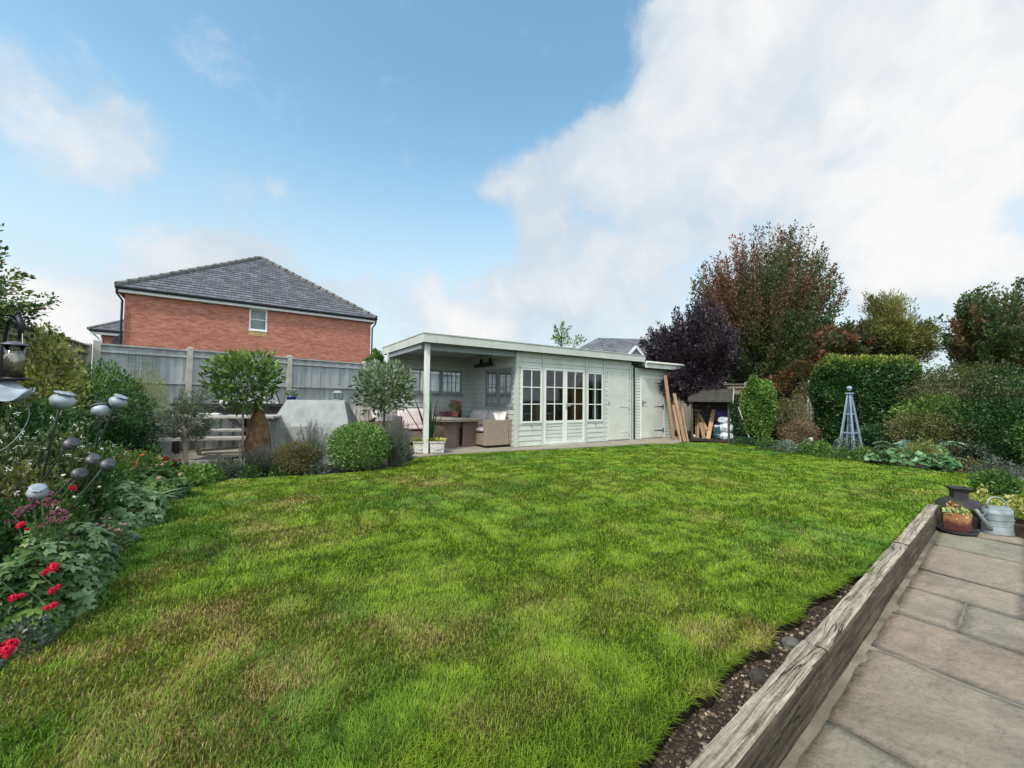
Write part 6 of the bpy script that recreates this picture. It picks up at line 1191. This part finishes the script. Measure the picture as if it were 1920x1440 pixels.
# ---- deep left border, perennials from back to front
def mnd(name, label, px, py, dep, rad, h, mat, n, size, lob=0, fl=None, asp=.6, cat='flowering plant', group=None, st=8):
    """plant whose leaf dome tops out near pixel (px, py) at distance dep"""
    k_ = .68 if dep < 3 else .85; rad *= k_; n = int(n*.85); c = W(px-(18 if dep < 3 else 8), py, dep); base = (c.x, c.y, -.03); H_ = max(.08, c.z) if h is None else h; t, p, d = mound(name, label, cat, base, rad, H_, mat, n, size, asp, lob, group, st)
    if fl:
        mat_, kind, cnt, fs, rise = fl; up = p[p[:, 2] > H_*.55]; mb = MB()
        for i in rng.integers(0, len(up), cnt):
            q = Vector(up[i]); e = q+Vector((random.uniform(-.03, .03), random.uniform(-.03, .03), rise*(.4+random.random()))); mb.tube([q-Vector((0, 0, .16)), q-Vector((0, 0, .04)), e], .0022, 3, False)
            if cnt <= 15: mb.build('flower_stalk', M_stem, t); mb = MB()
            blossom(t, 'blossom', e, fs*(.7+.6*random.random()), mat_, kind, (random.uniform(-.4, .4)-.2, -.5+random.uniform(-.3, .3), .8))
        if cnt > 15: mb.build('flower_stalk', M_stem, t)
    return t
L_sal = G('salvia_leaves', [(.03, .065, .02), (.08, .13, .04), (.17, .21, .09), (.15, .15, .07)], .3)
mnd('salvia', 'loose white flowered salvia at the far left under the metal hoop', 45, 800, 2.75, .36, None, L_sal, 5200, .034, 0, (M_wh, 'lips', 70, .021, .11))
mnd('salvia', 'white flowered salvia behind the lone dark poppy head', 120, 812, 3.0, .36, None, L_sal, 5000, .036, 0, (M_wh, 'lips', 60, .021, .11))
mnd('salvia', 'white flowered salvia right of the pale poppy heads', 185, 815, 3.4, .33, None, L_mid, 4600, .036, 0, (M_wh, 'lips', 40, .022, .11))
mnd('heuchera', 'bushy plant with reddish yellow leaves at the back of the left border', 60, 850, 2.5, .34, None, L_olive, 4200, .034, 0, (M_wh, 'lips', 30, .02, .07))
mnd('cosmos', 'green bushy plant with a few orange flowers beside the end of the bench', 262, 845, 4.6, .46, None, L_mid, 6500, .04, 0, (M_or, 'daisy', 14, .026, .05))
mnd('yellow_green_bush', 'yellowish fine leaved plant in the middle of the left border', 228, 828, 4.1, .30, None, L_olive, 5500, .026, 0, None, .35)
mnd('bushy_geranium', 'mid green rounded plant at the bend of the lawn edge', 288, 880, 4.2, .40, None, L_mid, 6500, .036, 5, (M_pk, 'daisy', 12, .018, .04))
mnd('begonia', 'dark leaved plant with coral flowers below the picnic bench', 318, 862, 5.3, .28, None, L_dark, 2500, .04, 0, (M_or, 'ruffle', 9, .028, .04))
mnd('rose_bush', 'dark green plant with pale flowers at the right end of the salvias', 165, 865, 3.1, .32, None, L_dark, 4200, .035, 0, (M_wh, 'daisy', 14, .016, .05))
mnd('hardy_geranium', 'lobed grey green geranium in the middle of the border beside the poppies', 235, 905, 3.35, .36, None, L_blue, 2600, .045, 5, (M_pk, 'daisy', 10, .016, .04))
mnd('green_clump', 'leafy green clump behind the purple stonecrop', 120, 905, 2.45, .32, None, L_mid, 4200, .034, 0, (M_wh, 'daisy', 8, .014, .05))
mnd('dark_clump', 'shaded dark green clump at the far left behind the stonecrop', 15, 920, 2.1, .32, None, L_dark, 4200, .032, 0)
mnd('silver_clump', 'clump of small pale leaves left of the lowest poppy head', -10, 880, 2.3, .34, None, L_olive, 4200, .03, 0, (M_wh, 'lips', 20, .018, .06))
# stonecrop
c = W(100, 958, 2.02); t, p, d = mound('stonecrop', 'purple headed stonecrop between two crimson flowers', 'flowering plant', (c.x, c.y, -.03), .17, c.z-.04, L_mid, 3000, .026)
for (px, py, sz) in ((78, 932, 21), (107, 965, 21), (44, 958, 17), (84, 981, 12), (62, 948, 12), (95, 945, 14), (118, 975, 12), (28, 975, 14)):
    e = W(px, py, 2.0+random.uniform(-.1, .1)); blossom(t, 'flower_head', e, sz*.8*2.0/FPX, M_sed, 'head', (-.1, -.35, .9)); mb = MB(); mb.tube([(c.x, c.y, 0), ((c.x+e.x)/2, (c.y+e.y)/2, e.z*.6), e], .004, 4, False); mb.build('flower_stalk', M_stem, t)
# lobed geranium mounds along the lawn
mnd('hardy_geranium', 'large lobed green geranium spilling to the lawn edge right of the stonecrop', 168, 985, 2.35, .27, None, L_blue, 1500, .05, 5)
mnd('hardy_geranium', 'second lobed geranium nearer the camera below the stonecrop', 130, 1040, 2.12, .25, None, L_mid, 1700, .042, 5)
mnd('hardy_geranium', 'lobed geranium at the lawn edge behind the strap leaved clump', 262, 925, 3.7, .30, None, L_bright, 1700, .045, 5)
mnd('woodruff', 'low plant with tiny pale pink flowers at the lawn edge', 212, 975, 2.85, .22, None, L_blue, 1800, .022, 0, (M_pk, 'daisy', 26, .010, .03))
mnd('lamium', 'silver leaved ground cover touching the lawn below the strap leaved clump', 235, 985, 2.95, .16, .10, G('silver_leaves', [(.10, .15, .08), (.30, .36, .28), (.5, .55, .48)], .2), 1300, .03, 0, asp=.8)
mnd('lobed_clump', 'pale green lobed plant directly under the purple stonecrop heads', 112, 1000, 2.0, .26, None, L_blue, 1500, .034, 5)
mnd('fine_leaved_plant', 'fine leaved pale green plant with tiny white flowers at the lawn edge under the stonecrop', 150, 1010, 2.25, .26, None, L_bright, 2600, .020, 0, (M_wh, 'daisy', 22, .009, .03))
mnd('dark_clump', 'dark leafy plant below the stonecrop in the left border', 55, 1040, 1.85, .24, None, L_mid, 2800, .032, 5)
mnd('hardy_geranium', 'lobed pale green geranium at the left edge of the picture, low down', 62, 1110, 1.82, .20, None, L_bright, 1300, .036, 5)
mnd('nepeta', 'small leaved grey green plant under the lowest crimson flowers', 52, 1160, 1.72, .15, None, L_grey, 1600, .024, 0)
mnd('hardy_geranium', 'small lobed clump at the lawn edge under the crimson flower pair', 95, 1125, 1.86, .13, None, L_blue, 700, .032, 5)
mnd('leafy_clump', 'green clump at the very edge of the picture beside the last crimson flower', -20, 1180, 1.7, .18, None, L_mid, 1800, .03, 0)
c = P(232, 968, 0); c = c+_f*.12-_r*.05; t = thing('strap_leaved_clump', c, 'clump of arching grey green strap leaves at the lawn edge in the left border', 'plant'); n = 60; a = rng.random(n)*6.28; B = np.c_[c.x+.05*np.cos(a), c.y+.05*np.sin(a), np.zeros(n)]; blades('leaf', L_blue, t, B, np.c_[np.cos(a)*.75, np.sin(a)*.75, .8+.5*rng.random(n)], .40, .026, .95, 5)
# crimson flowers: one plant each, a flower on its own stalk
for i, (px, py, dep, sz, lb) in enumerate(((127, 914, 2.05, 15, 'crimson flower highest of the group, by the dark poppy heads'), (43, 988, 1.95, 15, 'crimson flower left of the purple stonecrop heads'), (100, 1063, 1.78, 20, 'broad crimson flower hanging over the lawn edge'), (105, 1102, 1.75, 14, 'small crimson flower just below the broad one'), (30, 1115, 1.68, 13, 'small crimson flower at the left edge'), (92, 1137, 1.70, 15, 'dark crimson flower lowest over the grass'), (14, 1212, 1.55, 27, 'large crimson flower cut by the left edge of the picture'))):
    e = W(px, py, dep); rt = e-_r*.28+_f*.15; t = thing('crimson_gladiolus', (rt.x, rt.y, -.03), lb, 'flower', 'crimson flowers along the left border')
    for k in range(3): blossom(t, 'bloom', e+Vector((random.uniform(-.8, .8), random.uniform(-.8, .8), random.uniform(-.7, .7)))*sz*.60*dep/FPX, sz*(.50-.10*k)*dep/FPX, M_red, 'ruffle', (.3+random.uniform(-.3, .3), -.7, .5))
    mb = MB(); mb.tube([(rt.x, rt.y, -.03), (rt.lerp(e, .5)-_r*.03+_z*e.z*.12).to_tuple(), e], [.003, .0025, .002], 5, False); mb.build('stalk', MATS['dark_stalk'] if 'dark_stalk' in MATS else simple('dark_stalk', (.03, .05, .02), .7, 0, .2, 6, 0), t); B = np.array([[rt.x, rt.y, 0.]]*5); blades('leaf', L_mid, t, B, rng.normal(size=(5, 3))*.3+np.array([.2, 0, 1]), .3, .02, .6)
# ================================================================== TREES AND SHRUBS ON THE RIGHT AND BEHIND
mtop = W(1440, 405, 15).z
b = W(1440, 800, 15.5); fk = W(1428, 700, 15.5)
def ell(px, py, dep, wpx, hpx, wgt, dd=.7): return (W(px, py, dep), (wpx/2*dep/FPX, wpx/2*dep/FPX*dd, hpx/2*dep/FPX), wgt)
def maple_r(p, r):
    q = (np.asarray(p)-np.array(CAM))@np.array(_r); z = p[:, 2]; return np.clip(r*.55+.22*(z-2.5)/5-.05*(q-10.)*.9+.30*(vnoise(q, z, 1.3, 8)-.5)*2, 0, 1)
tree('maple', 'tall spreading maple turning from green to red, highest tree behind the purple one', 'tree', (b.x, b.y, -.2), fk, [ell(1432, 590, 15.5, 300, 345, 1.2, .85), ell(1440, 520, 15.5, 250, 220, .55, .8), ell(1325, 560, 15.5, 90, 180, .16, .6)], L_maple, 400, 175, .085, .6, .17, None, 12, .15, .2, .42, rndf=maple_r, leafup=.3, twig=.006, fan=(.35,))
b = W(1325, 800, 12.3); tree('purple_plum', 'dark purple leaved plum tree overhanging the garden store and the open store', 'tree', (b.x, b.y, -.05), W(1322, 690, 12.3), [ell(1310, 650, 12.2, 170, 190, 1.0, .8), ell(1240, 655, 12.2, 100, 110, .35), ell(1262, 725, 11.5, 60, 60, .12), ell(1310, 730, 12., 120, 60, .3)], L_plum, 300, 190, .065, .6, .09, None, 11, .10, .18, .15, twig=.004, fan=(.5,))
b = W(1060, 790, 13.5); tree('sapling', 'thin sapling whose leafy tips rise above the summerhouse roof', 'tree', (b.x, b.y, -.1), W(1062, 690, 13.5), [ell(1065, 628, 13.5, 80, 50, 1.)], L_bright, 16, 24, .10, .45, .03, None, 4, .04, .25, .3, twig=.004)
b = W(700, 780, 14.5); tree('garden_tree', 'bushy green tree beyond the fence, left of the summerhouse roof', 'tree', (b.x, b.y, -.1), W(700, 730, 14.5), [ell(703, 700, 14.5, 40, 90, 1.), ell(716, 715, 14.5, 60, 60, .6), ell(790, 715, 15.5, 110, 80, 1.)], L_mid, 60, 130, .11, .6, .06, None, 5, .12, .1, .2)
b = W(1658, 800, 13.); tree('corkscrew_willow', 'olive yellow corkscrew willow with airy twisting top behind the hedge', 'tree', (b.x, b.y, -.2), W(1658, 660, 13.), [ell(1650, 640, 13., 150, 90, .9), ell(1665, 590, 13., 120, 90, .35), ell(1725, 640, 13., 110, 90, .5), ell(1640, 560, 13., 60, 40, .10)], L_olive, 190, 120, .085, .28, .11, M_bark, 7, .15, .15, .25, sag=.05, twig=.004)
b = W(1860, 800, 11.5); tree('bronze_oak', 'bronze tinted tree at the right with sky showing through, beyond the boundary fence', 'tree', (b.x, b.y, -.2), W(1860, 660, 11.5), [ell(1880, 620, 11.5, 220, 200, 1.0, .8), ell(1825, 570, 11.5, 60, 90, .12), ell(1960, 640, 11.5, 140, 200, .4)], L_oak, 260, 150, .08, .62, .10, None, 12, .085, .25, .25, fan=(.4,))
b = W(1590, 800, 12.8); tree('rusty_leaved_tree', 'rusty red and green bushy tree between the maple and the willow', 'tree', (b.x, b.y, -.2), W(1570, 740, 12.8), [ell(1560, 670, 12.8, 150, 120, 1.), ell(1612, 630, 12.8, 90, 60, .3), ell(1500, 720, 12.8, 120, 90, .7), ell(1450, 745, 12.8, 80, 70, .3)], L_rust, 170, 170, .09, .6, .08, None, 9, .14, .1, .2)
vshrub('backdrop_shrub', 'dark green shrub filling the gap behind the open store', 1400, 742, 12.9, 150, L_dark, 6500, .08, zb=-.1)
vshrub('backdrop_shrub', 'dark green shrub behind the willow and the hedge', 1760, 690, 11.8, 170, L_mid, 7000, .07, zb=-.1, lumpy=.2)
# clipped hedge; sunlight on its top is put into the leaf colour
c = W(1620, 672, 10.1); top = c.z; hw = 82*10.1/FPX; t = thing('clipped_hedge', (c.x, c.y, -.05), 'broad square clipped hedge with a sunlit top coloured yellow behind the obelisk', 'hedge'); n = 46000; q = rng.uniform(-1, 1, (n, 3)); mxa = np.abs(q).max(1); q = np.where((rng.random(n) < .75)[:, None], q/mxa[:, None]*(.82+.18*rng.random(n))[:, None], q); d = unit(q); q = q*(1-.16*np.clip((np.abs(q)**4).sum(1)-1.1, 0, 2))[:, None]; rr = .99*(1+.09*lump(d, 77, 3)+.06*lump(d, 7, 9)); axx = np.array(_r); ayy = np.array(_f)
p = np.array([c.x, c.y, top*.52])+(q[:, :1]*axx*hw+q[:, 1:2]*ayy*.5)*rr[:, None]; p[:, 2] = top*.52+q[:, 2]*top*.5*rr; p = p[p[:, 2] > .02]; zz = (p[:, 2]/top)
leaves('foliage', L_hedge, t, p, (p-np.array([c.x, c.y, top*.5]))*.6+rng.normal(size=p.shape)*.5+np.array([0, 0, .3]), .065, .5, rnd=rng.random(len(p))*.45+.55*np.clip((zz-.86+.05*rng.normal(size=len(p)))/.12, 0, 1)); mb = MB(); stems(mb, (c.x, c.y, 0), [tuple(p[i]) for i in rng.integers(0, len(p), 30)], .02, .004); mb.build('stem', M_bark, t)
# columnar climber
c = W(1422, 708, 10.6); shrub('leafy_climber', 'bright green leafy column beside the open store', 'climber', (c.x, c.y, -.03), (c.x, c.y, c.z*.5), (.40, .40, c.z*.52), G('climber_leaves', [(.03, .08, .015), (.08, .17, .03), (.17, .27, .06), (.26, .32, .10)], .3), 8500, .055, .7, lumpy=.14, inner=.6)
# mixed shrubs in the right border
vshrub('brown_perennial', 'tall brownish feathery perennial between the climber and the hedge', 1480, 745, 10.4, 70, L_brown, 3500, .05, zb=-.03, asp=.3, cat='plant')
vshrub('seed_head_plant', 'pinkish buff plant gone to seed left of the obelisk', 1500, 790, 9.9, 66, G('buff_seed', [(.10, .075, .04), (.22, .14, .08), (.30, .21, .13)], .2), 3200, .035, zb=-.03, asp=.3, cat='plant')
vshrub('rose_bush', 'airy yellow green bush behind the buff seed heads', 1515, 720, 10.8, 60, L_olive, 1600, .05, zb=-.03, cat='plant')
vshrub('laurel_bush', 'yellow green leafed bush at the right end of the hedge', 1750, 742, 8.7, 120, L_bright, 3600, .065, zb=-.03, lumpy=.22)
vshrub('olive_brown_shrub', 'olive brown shrub with a broad rounded top at the right', 1812, 682, 8.7, 200, G('dull_olive_leaves', [(.03, .045, .015), (.07, .085, .025), (.15, .14, .04)], .3), 15000, .045, zb=-.03, lumpy=.16)
vshrub('mixed_shrub', 'mid green shrub filling the corner before the right hand fence', 1885, 700, 8.1, 130, L_dark, 7000, .05, zb=-.03, lumpy=.2)
vshrub('brown_shrub', 'brownish shrub between the hedge and the dark laurel', 1735, 775, 8.4, 130, L_brown, 6500, .04, zb=-.03)
vshrub('dark_laurel', 'dense dark green shrub at the right edge of the border', 1872, 752, 7.9, 170, L_dark, 12000, .05, zb=-.03, lumpy=.16)
vshrub('dark_laurel', 'dark green shrub between the obelisk and the cardoons', 1660, 800, 9.0, 90, L_dark, 6000, .05, zb=-.03)
vshrub('yellow_sprig_bush', 'yellow green sprigs at the right edge before the dark laurel', 1935, 790, 7.3, 60, L_bright, 1500, .05, zb=-.03)
vshrub('backdrop_shrub', 'dark shrub at the foot of the climber beside the hedge', 1470, 790, 10.9, 90, L_dark, 5000, .05, zb=-.03)
# cardoon fans
for i, (px, py, dep, L_, lb) in enumerate(((1728, 822, 7.9, .62, 'silvery cardoon with arching jagged leaves, tallest of the three'), (1775, 842, 7.5, .55, 'silvery cardoon in front, nearest the hostas'), (1700, 843, 7.9, .55, 'silvery cardoon left of the tallest one'))):
    c = W(px, py, dep); t = thing('cardoon', (c.x, c.y, -.03), lb, 'plant', 'silvery cardoons in the right border'); n = 22; a = rng.random(n)*6.28; el = .5+.9*rng.random(n); V = []
    B = []; D = []; S_ = []
    for k in range(n):
        ln = L_*(.7+.5*rng.random()); h0 = np.array([c.x, c.y, max(.05, c.z-.45)]); dr = np.array([math.cos(a[k]), math.sin(a[k]), 0.]); 
        for s in np.linspace(.15, 1, 15):
            pt = h0+dr*ln*s*.85+np.array([0, 0, ln*el[k]*s-ln*(.55+.3*el[k])*s*s*1.0]); tg_ = dr*.85+np.array([0, 0, el[k]-2*(.55+.3*el[k])*s])
            sdv = np.cross(dr, [0, 0, 1.])
            for sg in (-1, 1): B.append(pt); D.append(tg_*.6+sdv*sg*.8); S_.append(.13*(1-s)**.5*(.6+s*.4)+.03)
    leaves('leaf', L_blue if i else G('silver_cardoon', [(.12, .20, .14), (.20, .31, .23), (.33, .43, .35)], .3), t, np.array(B), np.array(D), np.array(S_)/1., .32, svar=.1)
# edging row along the right lawn edge
row = [(1440, 846, 40, 24, L_mid, .03, 0, 'low green clump at the foot of the leafy climber'), (1480, 852, 46, 26, L_grey, .035, 0, 'grey leaved clump with white flowers left of the obelisk'), (1520, 856, 40, 28, L_mid, .035, 0, 'green clump below the buff seed heads'), (1548, 858, 40, 30, L_bright, .04, 0, 'bright green leafy clump just left of the obelisk foot'),
       (1585, 864, 44, 24, L_mid, .03, 0, 'fine leaved green clump under the obelisk'), (1625, 868, 46, 26, L_bright, .04, 0, 'yellow green clump right of the obelisk'), (1655, 872, 40, 28, L_dark, .035, 0, 'dark clump before the first hosta'), (1850, 893, 70, 30, L_brown, .03, 0, 'brown tinged ground cover right of the hostas'), (1895, 900, 80, 40, L_lav, .03, 0, 'wide grey mat of foliage at the right end of the border'), (1840, 868, 70, 46, L_lav, .03, 0, 'grey green mound below the dark laurel'), (1600, 856, 60, 40, L_lav, .03, 0, 'grey green plant growing inside the obelisk'),
       (1655, 850, 70, 50, L_lav, .03, 0, 'dusty green plant between the obelisk and the cardoons'), (1900, 868, 80, 50, L_mid, .035, 0, 'soft green mound in front of the dark laurel'), (1400, 838, 50, 18, L_dark, .03, 0, 'low dark clump in front of the open store'), (1745, 872, 60, 44, L_feath, .04, 0, 'grassy yellow green tuft between the hostas')]
for (px, py, w, h, mt, sz, lob, lb) in row:
    p = P(px, py, 0); dep = (p-CAM).dot(_f); r = w/2*dep/FPX; p = p+_f*r*.8+_r*.1; mound('ground_cover_plant' if 'ground' in lb else 'border_plant', lb, 'plant', (p.x, p.y, -.03), r, h*dep/FPX, mt, 1500, sz*1.1)
for (px, py) in ((1478, 838), (1519, 825), (1516, 832)): e = W(px, py, 8.9); t = thing('white_flower', (e.x, e.y, 0), {1478: 'white bloom nearest the leafy climber', 1519: 'white bloom above its neighbour, left of the obelisk', 1516: 'white bloom just below its neighbour, left of the obelisk'}[px], 'flower', 'white blooms in the right border'); blossom(t, 'bloom', e, .05, M_wh, 'ruffle', (-.2, -.6, .7)); mb = MB(); mb.tube([(e.x, e.y, -.03), e], .004, 4, False); mb.build('stalk', M_stem, t)
for (px, py, w, n, lb) in ((1682, 876, 62, 130, 'hosta with broad pale leaves left of the orange dish'), (1788, 887, 74, 170, 'large hosta with layered round leaves right of the orange dish'), (1730, 876, 44, 80, 'small hosta directly behind the orange dish')):
    p = P(px, py, 0); dep = (p-CAM).dot(_f); r = w/2*dep/FPX; p = p+_f*r*.8; t = thing('hosta', (p.x, p.y, -.03), lb, 'hosta', 'hostas at the right lawn edge'); a = rng.random(n)*6.28; q = rng.random(n)**.6; z = .05+.17*(1-q*.8)+.04*rng.random(n)
    B = np.c_[p.x+np.cos(a)*q*r*.75, p.y+np.sin(a)*q*r*.75, z]; leaves('leaf', G('hosta_leaves', [(.05, .12, .05), (.12, .23, .10), (.22, .34, .18)], .25, .4) if 'hosta_leaves' not in MATS else MATS['hosta_leaves'], t, B, np.c_[np.cos(a), np.sin(a), .15-.5*q], .095, .85, .3); mb = MB()
    for k in range(0, n, 2): mb.tube([(p.x, p.y, -.02), tuple(B[k])], .003, 3, False)
    mb.build('stem', M_stem, t)
# plants beside the patio end
c = P(1868, 960, 0); c = W(1868, 962, 4.9); shrub('small_shrub', 'small glossy green shrub on the lawn edge behind the watering can', 'shrub', (c.x, c.y, -.03), (c.x, c.y, .11), (.22, .2, .17), L_mid, 2200, .035)
c = at(1897, 4.05); mound('ivy', 'trailing yellow green ivy between the watering can and the slate trough', 'plant', (c[0], c[1], -.14), .10, .30, L_var, 700, .035, .8); c = at(1835, 4.35); mound('ivy', 'pale ivy sprigs between the iron urn and the watering can', 'plant', (c[0], c[1], -.14), .09, .34, L_var, 420, .03, .8)
